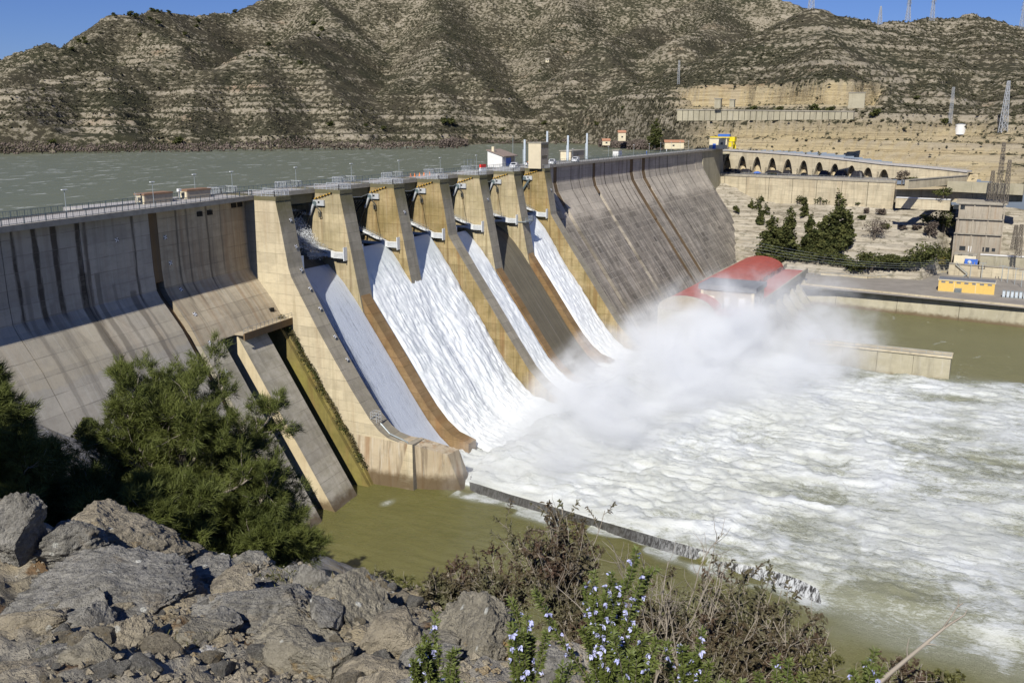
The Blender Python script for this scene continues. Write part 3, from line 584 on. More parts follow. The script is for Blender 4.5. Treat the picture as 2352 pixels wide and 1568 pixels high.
WB = [atz(a_, b_, -.15) for a_, b_ in ((1082, 1128), (1100, 1137), (1179, 1161), (1270, 1187), (1371, 1215), (1440, 1240), (1512, 1264), (1580, 1283), (1640, 1294))]
WU2 = [atz(a_, b_, 1.2) for a_, b_ in ((1636, 1287), (1690, 1292), (1740, 1303), (1790, 1314), (1835, 1330), (1880, 1352))]
WB2 = [atz(a_, b_, -.15) for a_, b_ in ((1650, 1299), (1700, 1322), (1752, 1342), (1800, 1360), (1840, 1376), (1890, 1396))]
_m = sorted([(p_[0]+.1, -p_[1]) for p_ in WU+WU2], key=lambda t_: t_[1])
wl = np.interp(-Yf, [30]+[t_[1] for t_ in _m]+[125, 160, 260], [_m[0][0]]+[t_[0] for t_ in _m]+[-8., -14, -28])
sd = Xf-wl
inl = np.where(Yf > -37.5, -1., 1.)
up_ = np.where(Yf < -106, sstep(-2.6, 3.2, sd+1.2*vn(P3(Xf*.3, Yf*.3, 2.))), sstep(-.25, .45, sd))*(Yf < -37.5)
rgt = ((sd > 0) | ((Yf > -37.5) & (Xf > 7))).astype(float)
dsp = np.hypot((Xf-60)/75, (Yf+45)/45)
q = np.stack([Xf*.075+.5*vn(P3(Xf*.03, Yf*.03)), Yf*.05, 0*Xf], -1)
big = fbm(q, 5, .55, 3, ridge=True); sml = fbm(np.stack([Xf*.42+.6*big, Yf*.15, 0*Xf], -1), 4, .6, 9, ridge=True)
fin = fbm(np.stack([Xf*1.25+.8*big, Yf*.42, 0*Xf], -1), 3, .6, 12, ridge=True)
amp = rgt*(.6+1.0*np.exp(-dsp**2*.5))*sstep(235, 150, Xf-.0*Yf)*1.0
calm = sstep(124, 142, Xf+5*vn(P3(Xf*.06, Yf*.06, 8.)))       # lee of the divider by the quay
amp = amp*(1-.9*calm)
lw_ = (.62+.25*vn(P3(Yf*.22, 0*Yf, 3.)))*(1+.5*np.exp(-((Yf+100)/5)**2)); lipv = np.exp(-(sd/lw_)**2)*(Yf < -38.2)*(sstep(-113, -107, Yf)+0); amp = amp*(1-.85*np.exp(-(sd/3.)**2)); z = up_*1.15*sstep(190, 120, Xf)+amp*(big*1.15+.8*sml+.28*fin)+(1-rgt)*(.12*sml+.05*big)
z += 2.2*np.exp(-((Yf+43)/5)**2)*sstep(10, 18, Xf)*sstep(128, 120, Xf)*(1+.5*big)
z += 2.0*np.exp(-((Xf-52-.25*(Yf+125))/9)**2)*sstep(-165, -135, Yf)*sstep(-95, -120, Yf)*rgt*.7
foam = rgt*(.98-.2*np.clip(dsp-.5, 0, 1.7)/1.7)*(1-.36*calm)+rgt*.20*(1-calm)*big*np.clip(dsp, 0, 1)
foam = np.where(rgt > 0, foam-.10*sstep(12, 0, sd)*(Yf < -60), .10+.20*sstep(-14, -4, sd)*(Yf < -37)+.55*sstep(-6.8, -3.3, sd)*sstep(.3, .6, .5+.5*vn(P3(Xf*.35, Yf*.35, 1.)))*(Yf < -38)+.34*sstep(-98, -116, Yf)*sstep(-34, -4, sd))
_w = sstep(-104, -112, Yf); _n = fbm(P3(Xf*.09, Yf*.05, 6.), 3); foam = foam*(1-_w)+_w*np.where(sd > 16, foam, .22+(.72-.1*np.clip(dsp-.5, 0, 1.5))*sstep(-26, 9, sd+12*_n))
streak = np.exp(-(((Xf-2.2-.2*(Yf+46))/1.1)**2))*sstep(-34, -37, Yf)
pt_ = atz(890, 1155, 0); foam += .75*np.exp(-(((Xf-pt_[0])/2.6)**2+((Yf-pt_[1])/1.5)**2))
gap = np.exp(-((Yf+91+.8*sd)/.9)**2); lipv *= (1-.9*gap)
cas = sstep(-76, -94, Yf)*.85*sstep(-.45, .35, vn(P3(Xf*.25, Yf*.9))); lipv = lipv*0
o = mk('river_water', np.stack([Xf, Yf, z], -1), grid_faces(ny, nx), m_riv, None, True, {'foam': foam, 'crest': big*rgt, 'lip': lipv}); tag(o, kind='structure')
wr = thing('weir', 'dark wet concrete weir slab between the green pool and the foaming river', 'weir')
M = Mat('wet_dark_concrete', .3, .5); c_ = M.mix(M.noise(.6, 5, .7), (.022, .022, .02), (.06, .056, .048)); _, wy, _ = M.xyz()
stw = M.ma('MULTIPLY', M.ramp(M.noise((.7, 2.6, 1), 6, .75, dist=.4), [(.44, 0.), (.56, 1.)]), M.ma('ADD', M.ma('MULTIPLY', M.sm(wy, -74., -98.), .8), .10)); M.col(M.mix(stw, c_, (.6, .62, .62))); M.bump(M.noise((1.5, 3, 1), 4), .3, .1); m_weir = M.m
for (U_, B_) in ((WU, WB), (WU2, WB2)):
    for k_ in range(len(U_)-1):
        u0, u1, b0, b1 = U_[k_], U_[k_+1], B_[k_], B_[k_+1]; dn_ = np.array([0, 0, -2.])
        MB().add([b0, b1, u1, u0, b0+dn_, b1+dn_, u1+dn_+[.5, 0, 0], u0+dn_+[.5, 0, 0]], [(0, 1, 2, 3), (7, 6, 5, 4), (0, 4, 5, 1), (2, 6, 7, 3), (1, 5, 6, 2), (3, 7, 4, 0)]).build('weir_slab', m_weir, wr)
o = mk('river_bed', [(-180, -400, -3), (400, -400, -3), (400, 30, -3), (-180, 30, -3)], [(0, 1, 2, 3)], plain('river_mud', (.1, .09, .05))); tag(o, kind='structure')
o = mk('river_water_downstream', [(-75, -900, -.12), (400, -900, -.12), (400, -249.5, -.12), (-75, -249.5, -.12)], [(0, 1, 2, 3)], m_res); tag(o, kind='structure')
# ---- mist: closed volumes with soft noise density
def mist(name, c, r, dens, lab, nsc=.035, seed=0, asc=1., thr=.40):
    m = bpy.data.materials.new(name+'_volume'); m.use_nodes = True; t = m.node_tree; t.nodes.remove(t.nodes['Principled BSDF'])
    H = Mat.__new__(Mat); H.m = m; H.t = t; H._pos = None; H.b = None
    v = t.nodes.new('ShaderNodeVolumePrincipled'); t.links.new(v.outputs[0], t.nodes['Material Output'].inputs['Volume'])
    v.inputs['Color'].default_value = (.97, .985, 1, 1); v.inputs['Anisotropy'].default_value = -.15
    tc = H.nd('ShaderNodeTexCoord').outputs['Object']
    ln = H.nd('ShaderNodeVectorMath', operation='LENGTH'); t.links.new(tc, ln.inputs[0])
    n = H.noise((nsc, nsc*1.3, nsc*1.6), 5, .62, (seed, 0, 0), dist=.8)
    nb = H.noise((nsc*3.4, nsc*3.4, nsc*5), 4, .7, (seed, 7, 0), dist=.5)
    fall = H.ma('SUBTRACT', 1.0, ln.outputs['Value'])
    dn = H.ma('ADD', H.ma('ADD', fall, H.ma('MULTIPLY', H.ma('SUBTRACT', n, .5), 1.9*asc)), H.ma('MULTIPLY', H.ma('SUBTRACT', nb, .5), .8*asc))
    dd = H.ma('MULTIPLY', H.sm(dn, thr-.3, thr+.85), H.sm(ln.outputs['Value'], 1., .8))
    H.set(v.inputs['Density'], H.ma('MULTIPLY', dd, dens))
    o = MB().ell((0, 0, 0), (1, 1, 1), 24, 14).build(name, m); o.location = c; o.scale = r
    m.cycles.volume_step_rate = .6 if hasattr(m.cycles, 'volume_step_rate') else 1
    tag(o, lab, 'mist', 'spray clouds below the spillway', 'stuff'); return o
mist('spray_mist', (78, -54, 0), (82, 30, 27), .19, 'dense cloud of spray rising where the torrents hit the river', .034, 1, 1.35)
mist('spray_mist', (34, -47, 0), (44, 20, 18), .17, 'low spray at the foot of the nearest torrents', .05, 5)
mist('spray_mist', (126, -66, 1), (84, 44, 31), .085, 'thin drifting spray in front of the powerhouse', .035, 9, 1.5)
mist('spray_mist', (134, -52, 5), (40, 26, 15), .13, 'soft veil of spray against the red vault gable', .06, 14, 1.2)
# ================================================================ TERRAIN
shore_px = [(-300, 362, 0), (0, 352, 0), (300, 347, 0), (600, 343, 0), (900, 341, 0), (1040, 339, 0), (1150, 330, 0), (1300, 329, 0), (1420, 336, 0)]
sr = [(math.atan2(p[1]-CAM[1], p[0]-CAM[0]), math.hypot(p[0]-CAM[0], p[1]-CAM[1])) for p in [atz(a, b, 51.6) for a, b, _ in shore_px]]
AP, AQ = atz(*C4(190, 380), 42.2), atz(*C4(1345, 430), 42.2)      # arcade wall base line
def az_of(px): d = ray(px, 300); return math.atan2(d[1], d[0])
def arc_r(px): p_ = atl(px, 300, AP, AQ); return math.hypot(p_[0]-CAM[0], p_[1]-CAM[1])
right = [(1500, 610, 52.5), (1580, 575, 54), (1640, arc_r(1650)+9, 54), (1740, arc_r(1740)+9, 54), (1900, arc_r(1900)+9, 53.5), (2030, arc_r(2030)+9, 50.5), (2150, arc_r(2150)+9, 47), (2240, arc_r(2240)+7, 44), (2352, arc_r(2352)+5, 41), (2700, arc_r(2700), 38)]
azs = np.array([a for a, _ in sr]+[az_of(p) for p, _, _ in right]); rs = np.array([r for _, r in sr]+[r for _, r, _ in right]); zs = np.array([50.3]*len(sr)+[z for *_, z in right])
od = np.argsort(azs); azs, rs, zs = azs[od], rs[od], zs[od]
ridges = [   # (px, py, distance) polylines and side slope
 ([(30, 128, 1250), (95, 103, 1250), (135, 125, 1260), (250, 200, 1300)], .34),
 ([(-260, 260, 760), (0, 205, 850), (60, 160, 900), (150, 118, 960), (280, 42, 1080), (350, 27, 1130), (480, 38, 1230), (590, 6, 1280), (700, -38, 1330), (1000, -75, 1400), (1300, -70, 1450), (1650, -18, 1430), (1780, 2, 1400), (1880, 22, 1380), (1990, 46, 1330), (2040, 66, 1280)], .52),
 ([(280, 42, 1080), (400, 100, 960), (430, 150, 860)], .5),
 ([(-200, 260, 640), (60, 200, 720), (250, 165, 800), (400, 128, 840)], .36), ([(60, 200, 720), (40, 280, 600), (30, 340, 520)], .36), ([(250, 165, 800), (260, 260, 660), (260, 335, 560)], .4),
 ([(700, 70, 1050), (600, 108, 860), (610, 200, 740), (640, 300, 640), (650, 335, 610)], .42), ([(600, 108, 860), (740, 150, 820), (800, 250, 720), (860, 325, 640)], .45), ([(600, 108, 860), (470, 190, 760), (430, 290, 630)], .42),
 ([(700, -38, 1330), (790, 60, 1160), (720, 85, 1080)], .5), ([(1000, -75, 1400), (1010, 40, 1220), (1010, 100, 1060), (1010, 135, 930), (1000, 220, 800), (985, 300, 700)], .48), ([(1010, 135, 930), (1090, 180, 860), (1130, 260, 790)], .5), ([(1010, 135, 930), (930, 190, 850), (905, 260, 760)], .5),
 ([(1300, -70, 1450), (1290, 40, 1270), (1240, 110, 1180), (1230, 180, 1060)], .5), ([(1650, -18, 1430), (1480, 60, 1230), (1385, 105, 1050), (1330, 170, 930), (1240, 260, 820), (1160, 318, 760)], .48), ([(1385, 105, 1050), (1460, 200, 880), (1440, 300, 740)], .46),
 ([(1650, -18, 1430), (1640, 60, 1200), (1560, 95, 1060)], .5),
 ([(1490, 292, 560), (1560, 245, 600), (1650, 185, 650), (1740, 110, 720), (1800, 65, 760), (1870, 30, 800), (1925, 45, 830), (2000, 66, 880), (2060, 62, 950), (2150, 48, 1020), (2240, 44, 1050), (2352, 72, 1050), (2700, 130, 1050)], .30),
 ([(1870, 30, 800), (1880, 110, 660), (1890, 180, 560)], .36), ([(2060, 62, 950), (2120, 150, 740), (2150, 220, 580)], .34), ([(2240, 44, 1050), (2330, 180, 700), (2340, 260, 540)], .32)]
RD = []
for pl, s_ in ridges:
    pts = [atd(*p) for p in pl]
    for a, b in zip(pts[:-1], pts[1:]): RD.append((a, b, s_))
KK = 3.5
def hill_h(x, y):
    wx = 12*fbm(P3(x*.008, y*.008, 1.), 2)+3*fbm(P3(x*.04, y*.04, 2.), 2); wy = 12*fbm(P3(x*.008, y*.008, 7.), 2)+3*fbm(P3(x*.04, y*.04, 5.), 2)
    X_, Y_ = x+wx, y+wy
    dx, dy = x-CAM[0], y-CAM[1]; a = np.arctan2(dy, dx); r = np.hypot(dx, dy)
    r0 = np.interp(a, azs, rs); z0 = np.interp(a, azs, zs); d = r-r0
    h = z0+np.where(d > 0, .07*d, .3*d)
    acc = np.exp((h-100)/KK)
    for p, q, s_ in RD:
        v = q[:2]-p[:2]; t = np.clip(((X_-p[0])*v[0]+(Y_-p[1])*v[1])/(v@v), 0, 1)
        dd = np.hypot(X_-p[0]-t*v[0], Y_-p[1]-t*v[1]); zz = p[2]+t*(q[2]-p[2])-s_*1.45*(np.sqrt(dd*dd+60)-7.7)
        acc += np.exp((zz-100)/KK)
    h = 100+KK*np.log(acc)-1.5
    k = sstep(2, 60, d)
    h = h+k*(3*fbm(P3(x*.010, y*.010, 3.), 3)+2.0*fbm(P3(x*.03, y*.03, 3.), 3, ridge=True)+.7*fbm(P3(x*.15, y*.15, 3.), 2))
    h = np.where(d < 0, np.minimum(h, z0+.3*d), np.minimum(h, z0+.5+d*.95))
    return h, d, a, r
def strata(h, x, y, st=4.6, amt=.8, flag=False):
    b = h+.012*x+1.3*vn(P3(x*.008, y*.008))
    k = b/st; f = k-np.floor(k); g = np.floor(k); f2 = sstep(.0, .34+.12*np.sin(g*2.3), f)
    am = amt*np.clip(.5+.8*vn(P3(x*.012, y*.012, g*.7), 4), .05, 1)
    if flag: return h+am*(f2-f)*st, am*sstep(.02, .08, f)*sstep(.46, .34, f)
    return h+am*(f2-f)*st
NA, NR = 820, 430
A_ = np.linspace(math.radians(-12), math.radians(64), NA); R_ = 430*(2250/430)**np.linspace(0, 1, NR)
AA, RR = np.meshgrid(A_, R_)
RR = RR*1.0
x = (CAM[0]+RR*np.cos(AA)).ravel(); y = (CAM[1]+RR*np.sin(AA)).ravel()
h, d, a, r = hill_h(x, y)
rt_ = sstep(az_of(1540), az_of(1640), a)       # 1 on the right abutment hill
rt_ = 1-sstep(az_of(1640), az_of(1540), a)
hz = h.copy()
# cut benches on the right abutment (yellow quarry faces, the old aqueduct bench)
def bench(h, zb, zt, m):   # push material so that heights between zb and zt become one steep face
    return h+m*(-(h-zb)*sstep(zb-.5, zb+.5, h)*(h < zt-2)*.86)
apx = (a < az_of(1530)) & (a > az_of(2030)); fx = sstep(az_of(2040), az_of(2010), a)*sstep(az_of(1500), az_of(1570), a)
fx = np.where(apx, 1., 0.)*np.minimum(1, np.abs(a-az_of(1530))/.03).clip(0, 1)*np.minimum(1, np.abs(a-az_of(2030))/.012).clip(0, 1)
h = h-fx*np.where((h > 76) & (h < 90), (h-76)*.97*sstep(90, 88.5, h), 0)
lowr = rt_*sstep(az_of(2330), az_of(2200), a)
h = h-lowr*np.where((h > 58) & (h < 67), (h-58)*.7*sstep(67, 66., h), 0)
hs, ledge = strata(h, x, y, flag=True)
hs = np.where(d > 0, hs, h)
slope_cut = fx*sstep(75.5, 77, hs)*sstep(92, 88.5, hs)
yel = np.clip(slope_cut*1.2+rt_*sstep(74, 60, hs)*.85*sstep(az_of(2500), az_of(2250), a), 0, 1)
# flat shore for the side valley
veg = np.clip(.5+.9*fbm(P3(x*.010, y*.010, 9.), 3), 0, 1)
M = Mat('hill_rock_and_scrub', .95, .1)
px_, py_, pz_ = M.xyz(); nn = M.nrm()
band = M.noise((.006, .006, .55), 5, .7, (0, 0, 3)); band2 = M.noise((.02, .02, 1.5), 4, .7)
rock = M.mix(M.ramp(band, [(.35, 0.), (.6, 1.)]), (.21, .18, .13), (.33, .29, .215)); rock = M.mix(M.ramp(band2, [(.5, 0.), (.68, .7)]), rock, (.39, .35, .27))
rock = M.mix(M.ma('MULTIPLY', M.ramp(M.noise((.012, .012, .05), 5, .6, (8, 8, 8)), [(.6, 0.), (.72, 1.)]), .55), rock, (.36, .21, .12))
rock = M.mix(M.attr('cut'), rock, M.mix(M.ramp(M.noise((.03, .03, 1.1), 6, .75), [(.36, 0.), (.46, .6), (.62, 1.)]), (.24, .175, .09), (.56, .46, .27)))
rock = M.mix(M.ma('MULTIPLY', M.attr('ledge'), .6), rock, (.41, .36, .275))
st = M.nd('ShaderNodeMath', operation='SUBTRACT'); M.set(st.inputs[0], 1.); M.set(st.inputs[1], nn[2])
steep = M.sm(nn[2], .93, .78)
vg = M.noise((.24, .24, .4), 4, .75, (3, 3, 3)); vb = M.noise(.02, 4, .6, (6, 1, 0))
thrv = M.ma('ADD', M.ma('ADD', vg, M.ma('MULTIPLY', M.ma('SUBTRACT', vb, .5), .34)), M.ma('MULTIPLY', M.ma('SUBTRACT', nn[0], -.15), .11))
thrv = M.ma('SUBTRACT', thrv, M.ma('ADD', M.ma('MULTIPLY', M.attr('cut'), .19), M.ma('MULTIPLY', M.attr('ledge'), .11))); thrv = M.ma('ADD', thrv, .035)
vc = M.mix(M.ramp(M.noise(.015, 3, off=(9, 0, 0)), [(.4, 0.), (.6, 1.)]), (.046, .046, .027), (.068, .060, .040))
gs = M.mix(M.noise(.9, 4, .7), tuple([.16, .14, .085]), (.10, .095, .055))
base = M.mix(M.ramp(thrv, [(.40, 0.), (.47, 1.)]), rock, gs)
M.col(M.mix(M.ramp(thrv, [(.47, 0.), (.50, 1.)]), base, vc))
M.bump(M.ma('ADD', M.noise((.35, .35, .9), 6, .72), M.ma('MULTIPLY', band2, .8)), .9, 1.6); m_hill = M.m
_gf = grid_faces(NR, NA)[:, ::-1]; _bad = (d < -2.5) & (a < az_of(1600)); _gf = _gf[~_bad[_gf].any(1)]
o = mk('hills', np.stack([x, y, hs], -1), _gf, m_hill, None, False, {'cut': yel, 'ledge': np.clip(ledge*1.25, 0, 1)}); tag(o, kind='structure')
HS = hs.reshape(NR, NA)
def hz_at(px, dist):      # terrain height sampled at a photo column and distance
    p = ray(px, 300); aa = math.atan2(p[1], p[0]); i = np.clip(np.searchsorted(R_, dist), 1, NR-1); j = int(np.clip((aa-A_[0])/(A_[1]-A_[0]), 0, NA-1))
    return float(HS[i, j])
def ground_hit(px, py, r0=455, r1=1600):   # where the view ray through this photo point meets the hills
    d_ = ray(px, py); aa = math.atan2(d_[1], d_[0]); j = int(np.clip(round((aa-A_[0])/(A_[1]-A_[0])), 0, NA-1)); tn = d_[2]/math.hypot(d_[0], d_[1])
    zr = CAM[2]+tn*R_; ok = (HS[:, j] > zr) & (R_ > r0) & (HS[:, j] > 51.7)
    if not ok.any(): return None
    i = int(np.argmax(ok)); return np.array([CAM[0]+R_[i]*math.cos(aa), CAM[1]+R_[i]*math.sin(aa), HS[i, j]])
# scrub tufts: uncountable, one mesh
def tufts(n, name, mat, rmin, rmax, smin, smax, lab, sel=None, cat='scrub', hsc=.75, a0=-1., a1=57., pts=None, seed=1, emb=.2):
    R1 = np.random.default_rng(seed)
    if pts is None:
        aa = np.radians(R1.uniform(a0, a1, n)); rr = np.sqrt(R1.uniform(rmin**2, rmax**2, n)); rr = rmin+(rmax-rmin)*R1.random(n)**1.3
        j = np.clip(np.round((aa-A_[0])/(A_[1]-A_[0])).astype(int), 0, NA-1); i = np.clip(np.searchsorted(R_, rr), 1, NR-1)
        X_, Y_, Z_ = CAM[0]+rr*np.cos(aa), CAM[1]+rr*np.sin(aa), HS[i, j]; ct = yel.reshape(NR, NA)[i, j]
        m = (Z_ > 52.2) & (fbm(P3(X_*.02, Y_*.02, 4.), 3) > -.22+R1.random(n)*.2-.1) & (R1.random(n) > ct*.88)
        X_, Y_, Z_, rr = X_[m], Y_[m], Z_[m], rr[m]
    else: X_, Y_, Z_ = pts.T; rr = np.full(len(X_), 600.)
    n = len(X_); s = (smin+(smax-smin)*R1.random(n)**2)*(.75+.25*rr/700)
    base = np.array([(1, 0, .1), (0, 1, -.05), (-1, 0, .1), (0, -1, 0), (0, 0, 1), (0, 0, -.8)])
    V = base[None]*(1+R1.uniform(-.38, .38, (n, 6, 3))); V = V*s[:, None, None]*np.array([1, 1, hsc])[None, None]
    th_ = R1.uniform(0, 6.28, n); c_, s_ = np.cos(th_), np.sin(th_)
    V = np.stack([V[..., 0]*c_[:, None]-V[..., 1]*s_[:, None], V[..., 0]*s_[:, None]+V[..., 1]*c_[:, None], V[..., 2]], -1)+np.stack([X_, Y_, Z_+s*emb], -1)[:, None]
    f = np.array([(0, 1, 4), (1, 2, 4), (2, 3, 4), (3, 0, 4), (1, 0, 5), (2, 1, 5), (3, 2, 5), (0, 3, 5)]); F = (f[None]+6*np.arange(n)[:, None, None]).reshape(-1, 3)
    return tag(mk(name, V.reshape(-1, 3), F, mat), lab, cat, kind='stuff')
tufts(80000, 'hillside_scrub', m_scrub, 440, 1350, .3, 1.2, 'low dark scrub dotting the rocky hills')
# bare thicket along the shore
R1 = np.random.default_rng(5); P_ = []
for (p0, p1, n, hh, w_) in [((-200, 357), (1070, 341), 2600, 5, 26), ((1010, 340), (1075, 336), 500, 5, 18), ((1090, 331), (1400, 331), 260, 3, 16), ((1375, 338), (1480, 344), 1500, 5., 22), ((1440, 344), (1580, 345), 900, 3.2, 14)]:
    for i in range(n):
        t = R1.random(); p = atz(p0[0]+(p1[0]-p0[0])*t, p0[1]+(p1[1]-p0[1])*t, 51.6); dv = p-CAM; dv[2] = 0; dv /= np.linalg.norm(dv)
        e = R1.random()**1.6*w_-1; q = p+dv*e; cl = .45+.55*float(abs(math.sin(p[0]*.09)+math.sin(p[0]*.023+1))/2)+.25*R1.random()
        P_.append((q[0], q[1], 51.7+R1.random()*hh*cl+.05*e))
P_ = np.array(P_); tufts(0, 'shore_thicket', m_bare, 0, 0, .3, .95, 'bare purplish thicket lining the far reservoir shore', cat='thicket', hsc=1.25, pts=P_, seed=8, emb=0)
# ================================================================ THINGS ON THE CREST
def house(name, label, cat, o, w_, d_, h, wall, roof, rz=0, kind='flat', over=.3, wins=(), door=None, rise=1., side=None, side2=None):
    """o: corner on the ground; local x = w_, local y = d_"""
    t = thing(name, label, cat, o, rz)
    T = .25
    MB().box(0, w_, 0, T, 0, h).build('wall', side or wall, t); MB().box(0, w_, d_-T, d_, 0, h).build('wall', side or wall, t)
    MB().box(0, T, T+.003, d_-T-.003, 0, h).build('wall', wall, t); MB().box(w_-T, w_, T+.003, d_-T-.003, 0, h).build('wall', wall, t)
    if kind == 'flat': MB().box(-over, w_+over, -over, d_+over, h+.003, h+.3).build('roof', roof, t)
    elif kind == 'mono':   # slopes down along +y... ridge at y=d_
        b = [(-over, -over, h), (w_+over, -over, h), (w_+over, d_+over, h+rise), (-over, d_+over, h+rise)]
        MB().hexa(b, [(p[0], p[1], p[2]+.22) for p in b]).build('roof', roof, t)
        MB().add([(T, d_-T, h), (w_-T, d_-T, h), (w_-T, d_-T, h+rise*.93), (T, d_-T, h+rise*.93), (T, T, h), (w_-T, T, h)], [(0, 1, 2, 3), (0, 3, 4), (1, 5, 2)]).build('gable', wall, t)
    else:
        b = [(-over, -over), (w_+over, -over), (w_+over, d_+over), (-over, d_+over)]; m = d_/2
        mb = MB(); mb.hexa([(-over, -over, h), (w_+over, -over, h), (w_+over, m, h+rise), (-over, m, h+rise)], [(-over, -over, h+.2), (w_+over, -over, h+.2), (w_+over, m, h+rise+.2), (-over, m, h+rise+.2)])
        mb.hexa([(-over, m, h+rise), (w_+over, m, h+rise), (w_+over, d_+over, h), (-over, d_+over, h)], [(-over, m, h+rise+.2), (w_+over, m, h+rise+.2), (w_+over, d_+over, h+.2), (-over, d_+over, h+.2)]); mb.build('roof', roof, t)
        MB().prism([(T, h), (d_-T, h), (m, h+rise*.95)], .01, .2).build('gable', wall, t); MB().prism([(T, h), (d_-T, h), (m, h+rise*.95)], w_-.2, w_-.01).build('gable', wall, t)
    for (f, u, z, ww, hh) in wins:      # f: 'x' face at local x=0, 'y' face at local y=0
        fr = MB(); gl = MB(); e = .08
        bx = (lambda a0, a1, b0, b1, m, p0=-.04, p1=.02: m.box(p0, p1, a0, a1, b0, b1)) if f == 'x' else (lambda a0, a1, b0, b1, m, p0=-.04, p1=.02: m.box(a0, a1, p0, p1, b0, b1))
        for q in ((u, u+ww, z, z+e), (u, u+ww, z+hh-e, z+hh), (u, u+e, z+e, z+hh-e), (u+ww-e, u+ww, z+e, z+hh-e), (u+ww/2-.03, u+ww/2+.03, z+e, z+hh-e)): bx(*q, fr)
        wo = fr.build('window', m_kerb, t); bx(u+e, u+ww-e, z+e, z+hh-e, gl, -.02, .01); gl.build('pane', m_glass, wo)
    if door:
        f, u, ww, hh, dm = door; m = MB(); (m.box(-.06, .02, u, u+ww, .02, hh) if f == 'x' else m.box(u, u+ww, -.06, .02, .02, hh)); m.build('door', dm, t)
    return t
z0 = 54.96
def dl(x, y): return (x, y+LW(x), z0)
for (pa, pb, Yh, hh, lb_) in ((333, 397, 9.6, 1.55, 'small cream hut with rusty flat roof and steps on the near dam crest'), (431, 484, 11.2, 1.45, 'second cream hut with rusty roof on the crest, nearer the spillway')):
    xa, xb = atpy(pa, Yh)[0], atpy(pb, Yh)[0]; house('valve_hut', lb_, 'hut', (xa, Yh, z0), xb-xa, 2.4, hh, m_cream, plain('brown_flat_roof', (.25, .15, .09), .9), over=.12, side=m_brown_shade, wins=[('x', .9, .6, .7, .5)])  # long walls get the shade tone in place of cream
MB().box(-33, 2, 13.0, 18, 54., 54.93).build('upstream_platform', m_deck, dam)
s_ = thing('access_steps', 'narrow metal steps with railing beside the first crest hut', 'steps', (atpy(325, 10.2)[0], 10.2, z0)); mb = MB()
for i in range(7): mb.box(-.9, .9, -.1-i*.0, .25, i*.3, i*.3+.06)
mb.build('tread', m_rail, s_); MB().beam((-.9, -.1, 0), (-.9, .4, 2.2), .08).build('handrail', m_rail, s_)
a_ = thing('air_unit', 'white box unit on a post between the two crest huts', 'equipment', (atpy(413, 12)[0], 12, z0)); MB().box(-.35, .35, -.25, .25, 1.5, 2.0).build('housing', m_white2, a_); MB().box(-.1, .1, -.1, .1, 0, 1.6).build('post', m_rail, a_)
# control house with mono pitch roof
cA = atpy(1153.6, 15.6); cR = atpy(1183, 15.6)[0]-cA[0]
yy = np.linspace(16, 60, 200); cB = min(yy, key=lambda v: abs(((np.array([cA[0], v, 55.])-CAM)@RT)/((np.array([cA[0], v, 55.])-CAM)@FW)*FPX+1176-1120))-cA[1]
Wd, Dp = float(cR), float(cB)
t = thing('control_house', 'white control house with sloping brown roof on the dam crest', 'house', (cA[0], cA[1], z0))
for x_ in (0, Wd-.3): MB().hexa([(x_, 0, 0), (x_+.3, 0, 0), (x_+.3, Dp, 0), (x_, Dp, 0)], [(x_, 0, 3.3), (x_+.3, 0, 3.3), (x_+.3, Dp, 5.), (x_, Dp, 5.)]).build('wall', m_white2, t)
MB().box(.31, Wd*.3, .02, .3, 0, 3.3).build('wall', m_white2, t); MB().box(Wd*.7, Wd-.31, .02, .3, 0, 3.3).build('wall', m_brown_shade, t); MB().box(.31, Wd-.31, Dp-.3, Dp, 0, 4.9).build('wall', m_white2, t)  # front wall right of the door and lintel coloured as shaded
MB().box(Wd*.3+.01, Wd*.7-.01, .1, .25, 0, 2.8).build('door', m_blue, t); MB().box(Wd*.3+.01, Wd*.7-.01, .06, .3, 2.81, 3.3).build('lintel', m_brown_shade, t)
b = [(-.3, -.8, 3.2), (Wd+.5, -.8, 3.2), (Wd+.5, Dp+.4, 5.15), (-.3, Dp+.4, 5.15)]; rf = MB().hexa(b, [(p[0], p[1], p[2]+.25) for p in b]).build('roof', m_grroof if False else plain('brown_sheet_roof', (.27, .21, .17), .8), t); MB().box(.5, 1.5, Dp-2, Dp-1.2, 4.6, 6.3).build('chimney', m_cream, rf)
MB().box(cA[0]-2, cA[0]+Wd+60, 13.9, 15.6+Dp, 50.5, 54.9).build('upstream_platform', m_deck, dam)
# lift tower
t = thing('lift_tower', 'tall square cream tower at the end of the spillway', 'tower', (118.9, .5, 55.02))
MB().box(0, 5.3, 0, 4.2, 0, 7.6).build('shaft', m_tower, t); MB().box(.02, 5.28, -.03, -.003, 0, 7.55).build('shade_sheet', m_brown_shade, t)  # thin sheet colours the downstream face darker, as its shade
for z, h_, us in ((6.2, .9, ((.5, 2.2), (2.9, 2.2))), (3.0, .9, ((.7, 1.), (1.9, 1.), (3.1, 1.)))):
    for u, w_ in us: MB().box(u, u+w_, -.08, -.031, z, z+h_).build('window', m_glass, t)
MB().box(-.2, 5.5, -.25, 4.4, 7.61, 7.85).build('roof', m_kerb, t)
p_ = atpy(1312, 16.5); house('service_hut', 'small pale hut with flat roof beside a white post on the far crest', 'hut', (p_[0], 16.5, z0), 12, 4.5, 3.3, m_white2 if False else m_cream, m_kerb, side=m_brown_shade, over=.3, wins=[('y', 5, 1.4, 1.5, .9)])  # long walls coloured as if in shade
p_ = atpy(1420, 14.5); house('service_hut', 'tiny white kiosk on the crest beyond the vans', 'hut', (p_[0], 14.5, z0), 4, 2.4, 2.4, m_white2, m_kerb)
